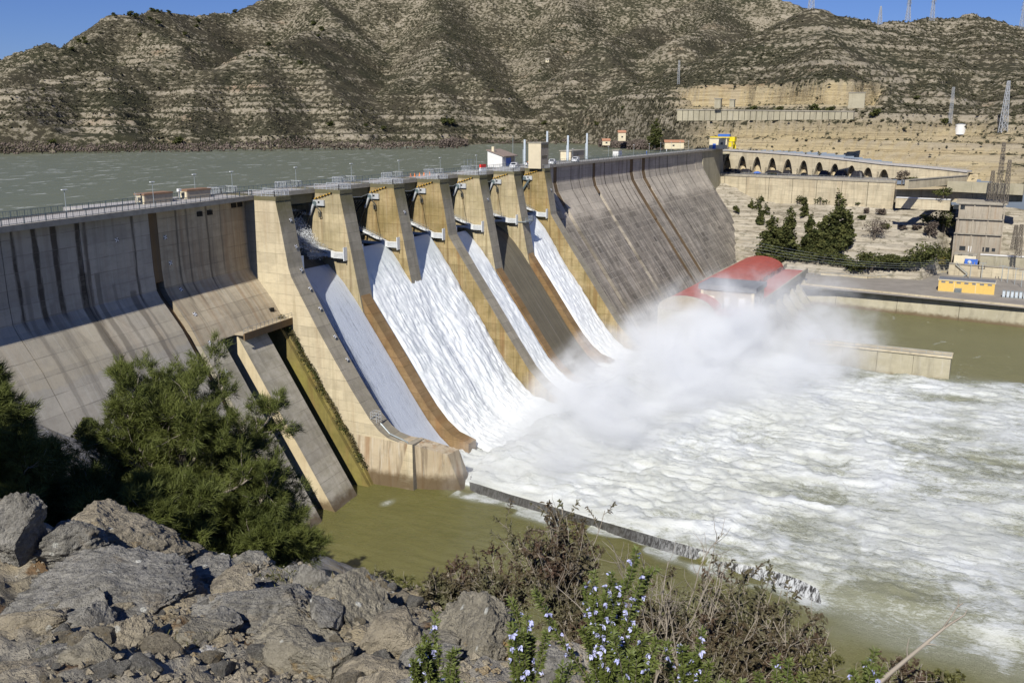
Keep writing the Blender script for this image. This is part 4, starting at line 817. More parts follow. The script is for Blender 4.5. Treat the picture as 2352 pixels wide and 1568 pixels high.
for i, (px, yb, hh, lb) in enumerate([(1205, 14.4, 8.3, 'left of the cream tower'), (1256.5, 21, 10.6, 'rising behind the cream tower'), (1304, 14.8, 9.1, 'standing between the two white vans'), (1347.5, 15.6, 9.6, 'rightmost, by the small pale hut')]):
    q_ = atpy(px, yb); p = thing('steel_mast', 'thick pale blue steel mast '+lb, 'mast', (q_[0], yb, z0), group='pale blue masts on the dam crest')
    MB().tube([(0, 0, 0), (0, 0, hh)], .36, 10).build('mast_tube', m_pole, p); MB().tube([(0, 0, 0), (0, 0, .25)], .6, 10).build('base_plate', m_pole, p); MB().tube([(0, .55, .5), (0, .55, hh*.62)], .1, 6).build('cable_pipe', m_pole, p)
# lamp posts
def lamp(x, y, lb, first=[None]):
    if first[0] is None:
        t = thing('lamp_post', lb, 'lamp post', (x, y, z0+.15), group='slim lamp posts along the dam crest')
        MB().tube([(0, 0, 0), (0, 0, 4.2)], [.07, .045], 6).build('post', m_rail, t); h = MB().box(-.45, .45, -.16, .16, 4.2, 4.32).build('lamp_head', m_white, t); first[0] = t
    else: dup(first[0], (x, y, z0+.15), label=lb)
for i, (x, y) in enumerate([(-46.3, fL(-46.3)+.45), (-27.5, fL(-27.5)+.45), (-8, bL(-8)+.2), (3, 13.6), (22.5, 13.6), (42.5, 13.6), (62.5, 13.6), (82.5, 13.6), (102.5, 13.6)]):
    lamp(x, y, 'slim lamp post on the dam crest, %s from the left' % (['first', 'second', 'third', 'fourth', 'fifth', 'sixth', 'seventh', 'eighth', 'ninth'][i]))
for i, x in enumerate((172, 206, 234, 253, 268, 283, 296, 309)): lamp(x, 13.6, 'slim lamp post on the far wing, %s beyond the tower' % (ords+['seventh', 'eighth'])[i])
# vehicles
def pickup(x, y, lb, van=False, rz=0):
    t = thing('van' if van else 'pickup_truck', lb, 'van' if van else 'pickup truck', (x, y, z0), rz)
    L = 5.2; W = .95
    prof = [(0, .45), (0, 1.0), (.25, 1.05), (1.25, 1.12), (1.9, 1.78), (3.5 if not van else 5., 1.82), (3.9 if not van else 5.15, 1.15), (L, 1.12), (L, .45)]
    mb = MB(); n = len(prof); V = [(p, -W*(.86 if z > 1.3 else 1), z) for p, z in prof]+[(p, W*(.86 if z > 1.3 else 1), z) for p, z in prof]
    mb.add(V, [(i, (i+1) % n, n+(i+1) % n, n+i) for i in range(n)]+[tuple(range(n))[::-1], tuple(range(n, 2*n))]).build('body', m_carw, t)
    mb = MB()
    for sy in (-1, 1): mb.add([(1.65, sy*.91, 1.2), (3.5, sy*.91, 1.2), (3.4, sy*.845, 1.68), (2.0, sy*.845, 1.68)], [(0, 1, 2, 3) if sy < 0 else (3, 2, 1, 0)])
    mb.build('side_windows', m_glass, t); MB().add([(1.28, -.8, 1.18), (1.28, .8, 1.18), (1.84, .72, 1.73), (1.84, -.72, 1.73)], [(3, 2, 1, 0)]).build('windscreen', m_glass, t)
    for xx in (.95, 4.2):
        for sy in (-1, 1): MB().tube([(xx, sy*.72, .36), (xx, sy*1.0, .36)], .36, 12).build('wheel', m_tyre, t)
    for sy in (-1, 1): MB().box(-.03, .1, sy*.65-.15, sy*.65+.15, .72, .9).build('headlight', m_glass, t)
    return t
pickup(atpy(1176, 8.6)[0], 8.6, 'white pickup truck parked left of the cream tower', rz=.2); pickup(atpy(1265, 9.)[0], 9., 'white pickup truck just right of the cream tower', rz=.25)
pickup(atpy(1318, 9.6)[0], 9.6, 'white van parked near the third pale mast', True, .2); pickup(atpy(1210, 11.5)[0], 11.5, 'white car half hidden behind the fence beside the tower', True, -.3)
# people
def person(x, y, z, lb, top, h=1.75, rz=0):
    t = thing('person', lb, 'person', (x, y, z), rz)
    m = bpy.data.meshes.new('body'); vs = [(0, 0, .95), (0, 0, 1.25), (0, 0, 1.42), (0, 0, 1.52), (0, 0, 1.64), (.2, 0, 1.40), (.26, .05, 1.12), (.22, .18, .92), (-.2, 0, 1.40), (-.26, .05, 1.12), (-.24, .12, .88), (.1, 0, .9), (.11, .03, .5), (.12, 0, .08), (.12, .14, .04), (-.1, 0, .9), (-.13, .0, .5), (-.14, -.06, .08), (-.14, .1, .04)]
    es = [(0, 1), (1, 2), (2, 3), (3, 4), (2, 5), (5, 6), (6, 7), (2, 8), (8, 9), (9, 10), (0, 11), (11, 12), (12, 13), (13, 14), (0, 15), (15, 16), (16, 17), (17, 18)]
    rr = [.16, .16, .17, .07, .115, .075, .055, .04, .075, .055, .04, .11, .075, .05, .05, .11, .075, .05, .05]
    m.from_pydata([Vector(v)*(h/1.76) for v in vs], es, []); m.materials.append(top); o = bpy.data.objects.new('body', m); COL.objects.link(o); o.parent = t
    md = o.modifiers.new('skin', 'SKIN')
    for v, r in zip(m.skin_vertices[0].data, rr): v.radius = (r, r)
    m.skin_vertices[0].data[0].use_root = True; sb = o.modifiers.new('sub', 'SUBSURF'); sb.levels = 1; sb.render_levels = 1
    MB().ell((0, 0, 1.70*h/1.76), (.135, .145, .12), 10, 6).build('hard_hat' if top is m_cloth else 'cap', m_orange if top is m_cloth else m_white, t)
    return t
person(atpy(1212, 8.)[0], 8., z0, 'person in dark work clothes with an orange hat beside the tower', m_cloth)
person(205, 11, z0, 'person in pale clothes walking on the far crest beyond the hut', m_railw); person(268.5, 11, z0, 'person dressed in white far along the crest road', m_white); person(244, 11.5, z0, 'person in blue clothes far along the crest road', m_blue)
# red and white barrier and orange cones
t = thing('traffic_barrier', 'red and white plastic barrier blocks on the crest near the control house', 'barrier', (atpy(1109, 9.5)[0], 9.5, z0))
MB().hexa([(-1.6, -.4, 0), (1.6, -.4, 0), (1.6, .4, 0), (-1.6, .4, 0)], [(-1.5, -.25, 1.1), (1.5, -.25, 1.1), (1.5, .25, 1.1), (-1.5, .25, 1.1)]).build('white_block', m_white, t); MB().box(-1.5, 1.5, -.24, .24, 1.11, 2.0).build('red_block', m_red, t)
for i in range(5):
    t = thing('traffic_cone', 'orange traffic cone on the crest road near the fourth pier, %s from the left' % ords[i], 'traffic cone', (66.5+i*2.2, 12.4+random.random()*.6, z0), group='orange cones on the crest road'); MB().tube([(0, 0, 0), (0, 0, .9)], [.28, .06], 8).build('cone', m_orange, t)
t = thing('scaffold_frame', 'light scaffold frame on the upstream side near the sixth pier', 'scaffold', (100.2, 15.2, z0)); mb = MB()
for x in (0, 2, 4):
    for y in (0, 1.2): mb.beam((x, y, 0), (x, y, 3.2), .06)
for zz in (1., 2.1, 3.1): mb.beam((0, 0, zz), (4, 0, zz), .05); mb.beam((0, 1.2, zz), (4, 1.2, zz), .05)
mb.build('frame', m_rail, t)
t = thing('flag_mast', 'thin wire mast beside the sloping roof of the control house', 'mast', (atpy(1178, 17)[0], 17, 54)); MB().tube([(0, 0, 0), (0, 0, 10.5)], [.12, .06], 5).build('mast', m_rail, t)
# ================================================================ RIGHT BANK: walls, arcade, terraces
def wall_between(name, label, p, q, z0a, z0b, z1a, z1b, thick, mat, cap=None, n=1, cat='wall', parent=None, recess=.06):
    """vertical wall from p to q (xy), bottom z0a..z0b, top z1a..z1b, split into n poured sections"""
    p = np.array(p[:2], float); q = np.array(q[:2], float); u = (q-p)/np.linalg.norm(q-p); nn = np.array([u[1], -u[0]])
    if nn@(CAM[:2]-p) < 0: nn = -nn
    t = thing(name, label, cat, (0, 0, 0)) if parent is None else parent
    for i in range(n):
        a, b = i/n+(.0015 if i else 0), (i+1)/n-.0015; pa, pb = p+(q-p)*a, p+(q-p)*b; f = lambda A, B, t_: A+(B-A)*t_
        o_ = nn*random.uniform(0, recess)
        V = [(*(pa+o_), f(z0a, z0b, a)), (*(pb+o_), f(z0a, z0b, b)), (*(pb-nn*thick), f(z0a, z0b, b)), (*(pa-nn*thick), f(z0a, z0b, a))]
        W_ = [(*(pa+o_), f(z1a, z1b, a)), (*(pb+o_), f(z1a, z1b, b)), (*(pb-nn*thick), f(z1a, z1b, b)), (*(pa-nn*thick), f(z1a, z1b, a))]
        MB().hexa(V, W_).build('wall_panel', mat, t)
    if cap:
        V = [(*(p+nn*.35), z1a+.004), (*(q+nn*.35), z1b+.004), (*(q-nn*thick), z1b+.004), (*(p-nn*thick), z1a+.004)]; MB().hexa(V, [(v[0], v[1], v[2]+cap[0]) for v in V]).build('coping', cap[1], t)
    return t
TL, TR = atz(*C4(85, 395), 42), atz(*C4(1392, 450), 42)
wall_between('retaining_wall', 'long cream concrete retaining wall under the arcade terrace', TL, TR, 27, 28, 41.2, 41.2, 2, m_ret, (1.1, m_kerb), 8)
# terrace floor
t_ = mk('terrace', [(*TL[:2], 42.15), (*TR[:2], 42.15), (*(TR[:2]+[26, 6]), 42.15), (*(TL[:2]+[26, 0]), 42.15)], [(0, 1, 2, 3)], m_asph); tag(t_, kind='structure')
# arcade wall with arches
ar = thing('arcade_wall', 'curving concrete wall pierced by eleven tall parabolic arches', 'arcade', (0, 0, 0))
P0, P1 = AP[:2], AQ[:2]; uu = (P1-P0)/np.linalg.norm(P1-P0); nv = np.array([uu[1], -uu[0]]); nv = nv if nv@(CAM[:2]-P0) > 0 else -nv
def along(px, py): return (atl(px, py, P0, P1)[:2]-P0)@uu
def topz(s):
    for (sa, za), (sb, zb) in zip(TOP[:-1], TOP[1:]):
        if sa <= s <= sb: return za+(zb-za)*(s-sa)/(sb-sa)
    return TOP[0][1] if s < TOP[0][0] else TOP[-1][1]
TOP = []
for cx, cy in ((105, 243), (250, 243), (500, 257), (700, 272), (900, 291), (1100, 312), (1300, 336), (1500, 352), (1700, 370), (1880, 390)):
    w_ = atl(*C4(cx, cy), P0, P1); TOP.append(((w_[:2]-P0)@uu, w_[2]))
TH = 1.6
def seg(pts_front, name, mat=m_ret, th=TH, par=ar, off=0.):      # polygon (s,z) extruded in depth
    n = len(pts_front); V = [(*(P0+uu*s+nv*off), z) for s, z in pts_front]+[(*(P0+uu*s-nv*th), z) for s, z in pts_front]
    return MB().add(V, [tuple(range(n)), tuple(range(n, 2*n))[::-1]]+[(i, n+i, n+(i+1) % n, (i+1) % n) for i in range(n)]).build(name, mat, par)
cent = [240, 345, 445, 548, 655, 762, 868, 975, 1088, 1200, 1310]; basey = [375, 380, 385, 388, 392, 396, 402, 408, 414, 420, 427]
AR = []
for cx, by in zip(cent, basey):
    a, b = along(*C4(cx-36, by)), along(*C4(cx+34, by)); AR.append((a, b))
AR = [(c_-(b-a)/2, c_+(b-a)/2) for a, b in AR for c_ in [(a+b)/2]]
zb_ = 42.2; prev = TOP[0][0]
arh = []
for (a, b), cx in zip(AR, cent):
    if a > prev: seg([(prev, zb_), (a, zb_), (a, topz(a)), (prev, topz(prev))], 'wall_panel')
    H = 8.4-.03*(cx-240)/100; H = min(H, topz((a+b)/2)-zb_-2.2); N = 12
    arc = [(a+(b-a)*i/N, zb_+H*(1-abs(2*i/N-1)**2.2)) for i in range(N+1)]
    seg([(a, topz(a))]+[(s, z) for s, z in arc]+[(b, topz(b))], 'arch', th=TH)
    arc2 = [(a+(b-a)*i/N+(.16 if i < N/2 else -.16), zb_+(H-.25)*(1-abs(2*i/N-1)**2.2)) for i in range(N+1)]
    prev = b
seg([(prev, zb_), (TOP[-1][0], 43.), (TOP[-1][0], TOP[-1][1]), (TOP[-2][0], TOP[-2][1]), (TOP[-3][0], TOP[-3][1]), (prev, topz(prev))], 'wall_panel')
# arch soffits deep walls and lit rock behind
for (a, b) in AR:
    seg([(a-.9, zb_), (a-.02, zb_), (a-.02, zb_+3), (a-.9, zb_+3)], 'arch_pier', th=5)
ns_, nh_ = 160, 22; S, Z = np.meshgrid(np.linspace(TOP[0][0]-4, TOP[-1][0]+3, ns_), np.linspace(41.5, 53.5, nh_))
dpt = 4.2+1.5*fbm(np.stack([S.ravel()*.35, Z.ravel()*.8, 0*S.ravel()], -1), 4).reshape(S.shape)+.25*(Z-42)
Vr = np.stack([P0[0]+uu[0]*S-nv[0]*dpt, P0[1]+uu[1]*S-nv[1]*dpt, np.minimum(Z, np.vectorize(topz)(S)-.6)], -1).reshape(-1, 3)
M = Mat('cut_rock', .95, .1); M.col(M.mix(M.noise((.3, .3, 1.2), 5, .7), (.42, .33, .19), (.56, .48, .33))); M.bump(M.noise(1.2, 5, .7), .6, .3); m_cut = M.m
tag(mk('rock_face', Vr, grid_faces(nh_, ns_), m_cut), kind='structure')
# road coping along the top
mb = MB()
for (sa, za), (sb, zb) in zip(TOP[:-1], TOP[1:]):
    a, b = P0+uu*sa, P0+uu*sb; mb.hexa([(*(a+nv*.5), za), (*(b+nv*.5), zb), (*(b-nv*6), zb), (*(a-nv*6), za)], [(*(a+nv*.5), za+.7), (*(b+nv*.5), zb+.7), (*(b-nv*6), zb+.7), (*(a-nv*6), za+.7)])
mb.build('road_coping', m_deck, ar)
mb = MB()
for (sa, za), (sb, zb) in zip(TOP[:-1], TOP[1:]):
    a, b = P0+uu*sa, P0+uu*sb
    for i in range(12):
        t = i/12; p = a+(b-a)*t; mb.beam((*p, za+(zb-za)*t+.7), (*p, za+(zb-za)*t+1.7), .07)
    mb.beam((*a, za+1.7), (*b, zb+1.7), .08)
mb.build('road_railing', m_rail, ar)
tr_ = thing('terrace_railing', 'thin railing along the edge of the arcade terrace', 'railing', (0, 0, 0)); railing('railing', [TL[:2]+[.3, .3], TR[:2]+[.3, .3]], 42.3, 1.1, 2, m_rail, tr_, bal=0)
# tarpaulin heaps
for i, (cx, cy, w_, h_, mt, lb) in enumerate([(280, 385, 11, 1.9, m_tarp, 'long low black tarpaulin heap under the first two arches'), (370, 385, 7, 1.8, m_tarp, 'black tarpaulin heap between the second and third arch'), (560, 392, 9, 1.6, m_tarp, 'black tarpaulin heap under the fourth arch'), (650, 393, 6, 1.8, m_tarp, 'black tarpaulin heap under the fifth arch'), (770, 402, 3, 1.1, m_tarp, 'small black tarpaulin heap under the sixth arch'),
        (905, 408, 5, 2.6, m_tarp, 'square black tarpaulin stack right of the seventh arch'), (1018, 412, 6, 3., m_tarp, 'large black tarpaulin stack right of the eighth arch'), (1130, 418, 6.2, 3.1, m_tarp, 'large black tarpaulin stack right of the ninth arch'), (555, 397, 4.5, .9, m_yel, 'orange plastic sheets lying in front of the fourth arch'), (450, 391, 3.2, .9, m_blue, 'blue and white drums in front of the third arch'), (180, 384, 3, .7, m_orange, 'orange netting at the left end of the arcade terrace')]):
    c_ = atz(*C4(cx, cy+4), 42.3); R2 = random.Random(i); o = thing('tarpaulin_heap' if mt is m_tarp else 'plastic_sheets', lb, 'tarpaulin' if mt is m_tarp else 'sheeting', tuple(c_), math.atan2(uu[1], uu[0]))
    nx_, ny_ = 16, 7; V = []
    for j in range(ny_):
        for k in range(nx_):
            s, t = k/(nx_-1)*2-1, j/(ny_-1)*2-1; hh = h_*(1-abs(s)**6)*(1-abs(t)**4)*(.82+.25*R2.random()); V.append((s*w_/2, t*1.5, hh))
    mk('cover', V, grid_faces(ny_, nx_), mt, o)
# more walls to the right
def PW(name, lb, a, b, z_, hgt, mat, cap=None, n=3, th=1.5):
    p, q = atz(*C4(*a), z_), atz(*C4(*b), z_); return wall_between(name, lb, p, q, z_-hgt, z_-hgt, z_, z_, th, mat, cap, n)
PW('retaining_wall', 'pale upper retaining wall right of the arcade terrace', (1400, 502), (2265, 500), 39., 6., m_ret, None, 5)
PW('retaining_wall', 'stained brown wall section above the pale wall on the right', (1745, 448), (2265, 470), 43.5, 4.5, m_quay, None, 3)
PW('retaining_wall', 'low warm cream wall with white coping left of the stepped building', (1395, 562), (1765, 578), 36.5, 4.4, m_ret, (.35, m_white2), 3)
PW('retaining_wall', 'inclined parapet wall beside the ramp behind the round bush', (1480, 444), (1880, 412), 45, 3.5, m_ret, (.3, m_kerb), 3)
mk_ = mk('upper_bench', [tuple(atz(*C4(*q), z_)) for q, z_ in (((1390, 505), 39.1), ((2300, 505), 39.1), ((2300, 470), 39.3), ((1390, 470), 39.3))], [(0, 1, 2, 3)], m_cut); tag(mk_, kind='structure')
# old aqueduct bench on the hill
p, q = atd(*C4(78, -1), 470), atd(*C4(700, 22), 470)
AQ0 = ground_hit(1556, 262, 430); AQ1 = ground_hit(1955, 262, 430)
def hp(px, py, dist): return atd(px, py, dist)
qa, qb = hp(1556, 249, 478), hp(1962, 253, 462); ba, bb = hp(1556, 268, 478), hp(1962, 264, 462)
wall_between('bench_wall', 'long low stone block wall on the bench of the hillside', qa, qb, ba[2]-2, bb[2]-2, qa[2]-.8, qb[2]-.8, 3, m_quay, (.4, m_kerb), 30, recess=.12)
for (px, py, w_, h_, lb) in [(1655, 246, 3, 5, 'small concrete kiosk at the left end of the hillside bench'), (1686, 244, 2.2, 4, 'tiny pale kiosk second from left on the hillside bench'), (1985, 246, 7, 8, 'concrete block house at the right end of the hillside bench')]:
    c_ = hp(px, py, 470); house('bench_kiosk', lb, 'kiosk', (c_[0], c_[1], c_[2]-.5), 3, w_, h_*.85, m_quay, m_kerb, rz=.1)
# yellow gantry crane and cream hut at the end of the crest
c_ = atz(*C4(103, 228), 55); house('crane_hut', 'cream hut beside the yellow crane where the crest ends', 'hut', (c_[0]-2, c_[1]-11, 55), 5, 9, 5.2, m_cream, m_kerb, wins=[('x', 2, 2, 1.2, 1.4)], door=('x', 5.6, 1.6, 2.6, m_blue))
c_ = atz(*C4(215, 228), 55); g = thing('gantry_crane', 'bright yellow gantry crane with a blue hoist at the crest end', 'crane', (c_[0], c_[1], 55))
for y in (-6, 6):
    for x in (-1.5, 1.5): MB().beam((x, y, 0), (x*.7, y*.9, 5.6), .7).build('leg', m_yel2, g)
MB().box(-2, 2, -6.4, 6.4, 3.6, 5.9).build('girder', m_yel2, g); MB().box(-1.2, 1.2, -3.5, 2.5, 6., 7.3).build('hoist', m_blue, g); MB().box(-2.2, -2.01, -5, 5, 1., 3.2).build('panel', m_yel2, g)
# far houses beyond the crest
for (px, py, dist, w_, d_, h_, wl_, rf, lb) in [(1420, 321, 600, 4.6, 4, 5.0, m_cream, m_tile, 'white house with tiled roof at the foot of the far cliff'), (1384, 331, 590, 4.6, 4, 2.6, m_cream, m_tile, 'small white house with orange roof behind the thicket'), (1527, 339, 560, 11, 6, 3.6, m_cream, m_tile, 'long low house with salmon roof beside the tall conifer'), (1253, 142, 1000, 3.5, 3, 2.6, m_cream, m_kerb, 'tiny pale hut high on the far hillside')]:
    c_ = atd(px, py, dist)
    house('house', lb, 'house', (c_[0], c_[1], c_[2]-.8), w_, d_, h_, wl_, rf, rz=-1.087, kind='gable', rise=1.3, wins=[('y', w_*.4, h_*.4, 1.2, 1.)])
# white tank on the hill
c_ = ground_hit(*C4(1828, 130)); t = thing('water_tank', 'white cylindrical water tank on the right hillside', 'tank', tuple(c_-[0, 0, .5])); MB().tube([(0, 0, 0), (0, 0, 5.)], 2.5, 20).build('tank', m_white2, t); MB().tube([(0, 0, 5.003), (0, 0, 5.35)], [2.6, .5], 20).build('tank_roof', m_rail, t)
# rocky bank slope
nx_, ny_ = 240, 330
U, Yv = np.meshgrid(np.linspace(0, 1, nx_), np.linspace(62, -240, ny_)); xw = np.interp(-Yv, [-20, 80, 240], [352, 330, 318])
X_ = 226+(xw+4-226)*U; q = fbm(np.stack([(X_*.03).ravel(), (Yv*.03).ravel(), 0*X_.ravel()], -1), 4).reshape(X_.shape)
toe = 262+6*q+sstep(-98, -106, Yv)*40+sstep(-48, -22, Yv)*22
zz = 7.+22*np.clip((X_-toe)/(xw-toe), 0, 1)**.85+2.2*q*sstep(toe-4, toe+20, X_)
zz = zz+sstep(-25, 10, Yv)*9*sstep(285, 335, X_)
zs_ = strata(zz.ravel(), X_.ravel(), Yv.ravel(), 2.6, .95).reshape(zz.shape)+.5*fbm(np.stack([(X_*.3).ravel(), (Yv*.3).ravel(), 0*X_.ravel()], -1), 3).reshape(X_.shape)
zs_ = np.where(X_ > toe, np.maximum(zs_, 6.3), 6.4)
M = Mat('terrace_rock', .95, .1); nn = M.nrm(); b_ = M.noise((.05, .05, 1.3), 6, .75); rk = M.mix(M.ramp(b_, [(.38, 0.), (.6, 1.)]), (.27, .235, .175), (.52, .47, .375))
vg = M.noise((.28, .28, .5), 5, .7); rk = M.mix(M.ramp(vg, [(.52, 0.), (.62, .75)]), rk, (.16, .145, .10)); M.col(rk); M.bump(M.noise((.6, .6, 1.8), 6, .75), .9, .8); m_rk2 = M.m
tag(mk('bank_slope', np.stack([X_, Yv, zs_], -1).reshape(-1, 3), grid_faces(ny_, nx_), m_rk2), kind='structure')
m_grassy = plain('grassy_ground', (.10, .105, .05), .95, var=.4, sc=.3)
# yard, quay
tag(mk('yard', [(228, -50, 6.8), (296, -50, 6.8), (296, -260, 6.8), (205, -260, 6.8)], [(0, 1, 2, 3)], m_asph), kind='structure')
qk = thing('quay_wall', 'long sloping concrete quay wall along the calm tailwater', 'quay wall')
qp = [(232.5, -52), (230, -72), (227, -94), (224, -115), (221, -137), (217, -165), (210, -215)]
for (a, b) in zip(qp[:-1], qp[1:]):
    MB().hexa([(a[0]-3, a[1]-.06, -2), (b[0]-3, b[1]+.06, -2), (b[0]+3, b[1]+.06, -2), (a[0]+3, a[1]-.06, -2)], [(a[0], a[1]-.06, 6.7), (b[0], b[1]+.06, 6.7), (b[0]+3, b[1]+.06, 6.7), (a[0]+3, a[1]-.06, 6.7)]).build('wall_panel', m_quay, qk)
    MB().hexa([(a[0]-.3, a[1], 6.75), (b[0]-.3, b[1], 6.75), (b[0]+1, b[1], 6.75), (a[0]+1, a[1], 6.75)], [(a[0]-.3, a[1], 7.3), (b[0]-.3, b[1], 7.3), (b[0]+1, b[1], 7.3), (a[0]+1, a[1], 7.3)]).build('coping', m_ret, qk)
dv = thing('divider_wall', 'low concrete divider wall standing in the tailwater beyond the mist', 'divider wall')
for i in range(4):
    y0_, y1_ = -80-9.3*i, -80-9.3*(i+1)+.08; MB().hexa([(129, y0_, -3), (136, y0_, -3), (136, y1_, -3), (129, y1_, -3)], [(130, y0_, 7.2), (134.6, y0_, 7.2), (134.6, y1_, 7.2), (130, y1_, 7.2)]).build('wall_panel', m_quay, dv)
MB().box(129.6, 135, -117.4, -79.9, 7.21, 7.7).build('coping', m_ret, dv); railing('railing', [(130, -80), (130, -117)], 7.7, 1., 2., m_rail, dv, bal=0)
# ---- powerhouse
ph = thing('powerhouse', 'long powerhouse with red barrel roof at the foot of the dam', 'powerhouse')
XA, XB, YC, ZS = 139.5, 241.0, -40.2, 11.0
MB().box(XA, XB, -49.9, -31.2, -3, ZS).build('base_hall', m_quay, ph); MB().box(124.4, 252, -31.18, -14, -3, 1.5).build('rear_platform', m_quay, ph)
n = 14; arc = [(YC-9.0*math.cos(math.pi*i/n), ZS+.1+4.6*math.sin(math.pi*i/n)) for i in range(n+1)]
m_redroof2 = m_redroof
for i in range(13):
    x0 = XA+.5+(XB-XA-.5)/13*i; x1 = x0+(XB-XA-.5)/13-.05; MB().prism(arc, x0, x1).build('roof_vault', m_redroof, ph)
    MB().prism([(YC-9.04*math.cos(math.pi*k/n), ZS+.1+4.64*math.sin(math.pi*k/n)) for k in range(n+1)], x1-.05, x1+.05).build('roof_seam', m_redroof, ph)
MB().prism([(YC-9.2*math.cos(math.pi*i/n), ZS+.1+4.85*math.sin(math.pi*i/n)) for i in range(n+1)], XA+.1, XA+.45).build('gable_rim', m_kerb, ph)
MB().prism([(YC-8.8*math.cos(math.pi*i/n), ZS+.05+4.4*math.sin(math.pi*i/n)) for i in range(n+1)], XA, XA+.08).build('gable_panel', m_brown_shade, ph)
MB().box(XA, XB, -57.9, -49.95, 8, ZS-.2).build('lower_gallery', m_quay, ph); MB().box(XA-.2, XB+.2, -58.1, -49.3, ZS-.19, ZS+.1).build('gallery_roof', m_redroof, ph)
MB().box(XA, XB, -58.7, -58.15, ZS-.9, ZS+1.1).build('parapet', m_quay, ph)
for i in range(9):
    xq = XA+4+11.2*i; MB().hexa([(xq, -66, -2), (xq+2.2, -66, -2), (xq+2.2, -57.8, -2), (xq, -57.8, -2)], [(xq, -59, 8.2), (xq+2.2, -59, 8.2), (xq+2.2, -57.8, 8.2), (xq, -57.8, 8.2)]).build('draft_tube_pier', m_quay, ph)
    MB().box(xq+3.4, xq+9.8, -50.02, -49.96, ZS+.5, ZS+2.2).build('clerestory_window', m_glass, ph)
MB().box(XA, XB, -57.9, -50, -3, 7.99).build('outfall_front', m_quay, ph)
railing('railing', [(XA+12, -49.6), (XB-1, -49.6), (XB-1, -58)], ZS+.1, 1.2, 3, m_rail, ph, bal=0)
cx_ = thing('crane_block', 'flat dark roofed block with pale windows in front of the red vault', 'building', (148.7, -59.4, 6.6))
MB().box(0, 13, 0, 17.2, 0, 10.4).build('wall', m_brown_shade, cx_); MB().box(-.6, 13.6, -.6, 17.8, 10.41, 12.0).build('roof', m_grroof, cx_)
for y, w_ in ((2.8, 2.2), (7.8, 1.8), (12.6, 2.4)):
    wo = MB().box(-.08, -.004, y, y+w_, 5.4, 8.4).build('window', m_cream, cx_); MB().box(-.12, -.081, y+.15, y+w_-.15, 5.6, 8.2).build('pane', m_white2, wo)
for y in (.1, 16.2): MB().box(-.25, -.004, y, y+.85, 0, 10.3).build('pilaster', m_tower, cx_)
for x in (1., 5.6, 10.2): wo = MB().box(x, x+1.8, -.08, -.004, 5.4, 8.2).build('window', m_glass, cx_)
t = thing('concrete_tank', 'squat white round tank at the quay corner beside the powerhouse', 'tank', tuple(atz(*C4(733, 1125), 6.8))); MB().tube([(0, 0, 0), (0, 0, 4.2)], 1.9, 16).build('shell', m_white2, t); MB().box(-2.6, 2.6, -2.6, 2.6, 0, .5).build('plinth', m_white2, t)
yr = thing('yard_railing', 'curved railing along the back of the yard', 'railing'); railing('railing', [tuple(atz(*C4(*q), 6.8)[:2]) for q in ((760, 1102), (880, 1090), (1000, 1098), (1200, 1115), (1400, 1105), (1600, 1085), (1740, 1072))], 6.8, 1.3, 2, m_rail, yr, bal=0)
kb = thing('kerb_wall', 'pale curved kerb wall behind the yard railing', 'kerb'); pts = [atz(*C4(*q), 6.8) for q in ((880, 1090), (1000, 1098), (1200, 1115), (1400, 1105), (1600, 1085), (1740, 1072))]
for a, b in zip(pts[:-1], pts[1:]): MB().beam((a[0]+.5, a[1], 7.2), (b[0]+.5, b[1], 7.2), .6, .9).build('kerb', m_ret, kb)
# ---- stepped building
def fx_(cx, cy, X): return atx(*C4(cx, cy), X)
a, b = fx_(1775, 930, 296), fx_(2100, 945, 296); tz = fx_(1775, 588, 296)[2]; z1 = fx_(1780, 700, 296)[2]; z2 = fx_(1780, 800, 296)[2]; zb = a[2]
m_step = concrete('weathered_render', (.42, .37, .29), (.33, .29, .23), (.6, .6, .06), .5, rust=.3, white=.35, lift=0)
sb = thing('stepped_building', 'tall windowless concrete building with three stacked storeys on the right bank', 'building')
ya, yb = a[1], b[1]
for (zz0, zz1, off, mt) in ((zb-6, z2, 0, m_step), (z2+.02, z1, 1.2, m_step), (z1+.02, tz-.8, 2.4, m_step)):
    MB().box(296+off, 316, ya-off*.3, yb+off*.3, zz0, zz1).build('storey', mt, sb)
    for k in range(4):
        yy = ya-.8+(yb-ya+1.2)*k/3; MB().box(296+off-.5, 296+off-.004, yy, yy+(-.5), zz0+.1, zz1-.05).build('pilaster', mt, sb)
    MB().box(296+off-.9, 296+off-.01, ya, yb, zz1-.25, zz1+.1).build('cornice', m_kerb, sb)
MB().box(297.4, 317, ya+.6, yb-.6, tz-.8, tz).build('roof', m_kerb, sb)
for cx, cy, w_, h_, X in ((1803, 625, 2., 1.8, 298.4), (1845, 627, 2., 1.8, 298.4), (1845, 905, 2.3, 1.9, 296), (1895, 910, 1.2, 2.4, 296), (2005, 915, 2.6, 1.9, 296), (2057, 917, 1.3, 1.4, 296)):
    c_ = fx_(cx, cy, X); MB().box(X-.06, X-.004, c_[1]-w_/2, c_[1]+w_/2, c_[2]-h_/2, c_[2]+h_/2).build('window' if cx != 1895 else 'door', m_glass if cx != 1895 else m_white2, sb)
wall_between('retaining_wall', 'brown retaining wall with white coping below the stepped building', fx_(1960, 1020, 290), fx_(2265, 1045, 290), 5, 5, fx_(1960, 950, 290)[2], fx_(2265, 968, 290)[2], 2, m_divider if False else m_quay, (.3, m_white2), 3)
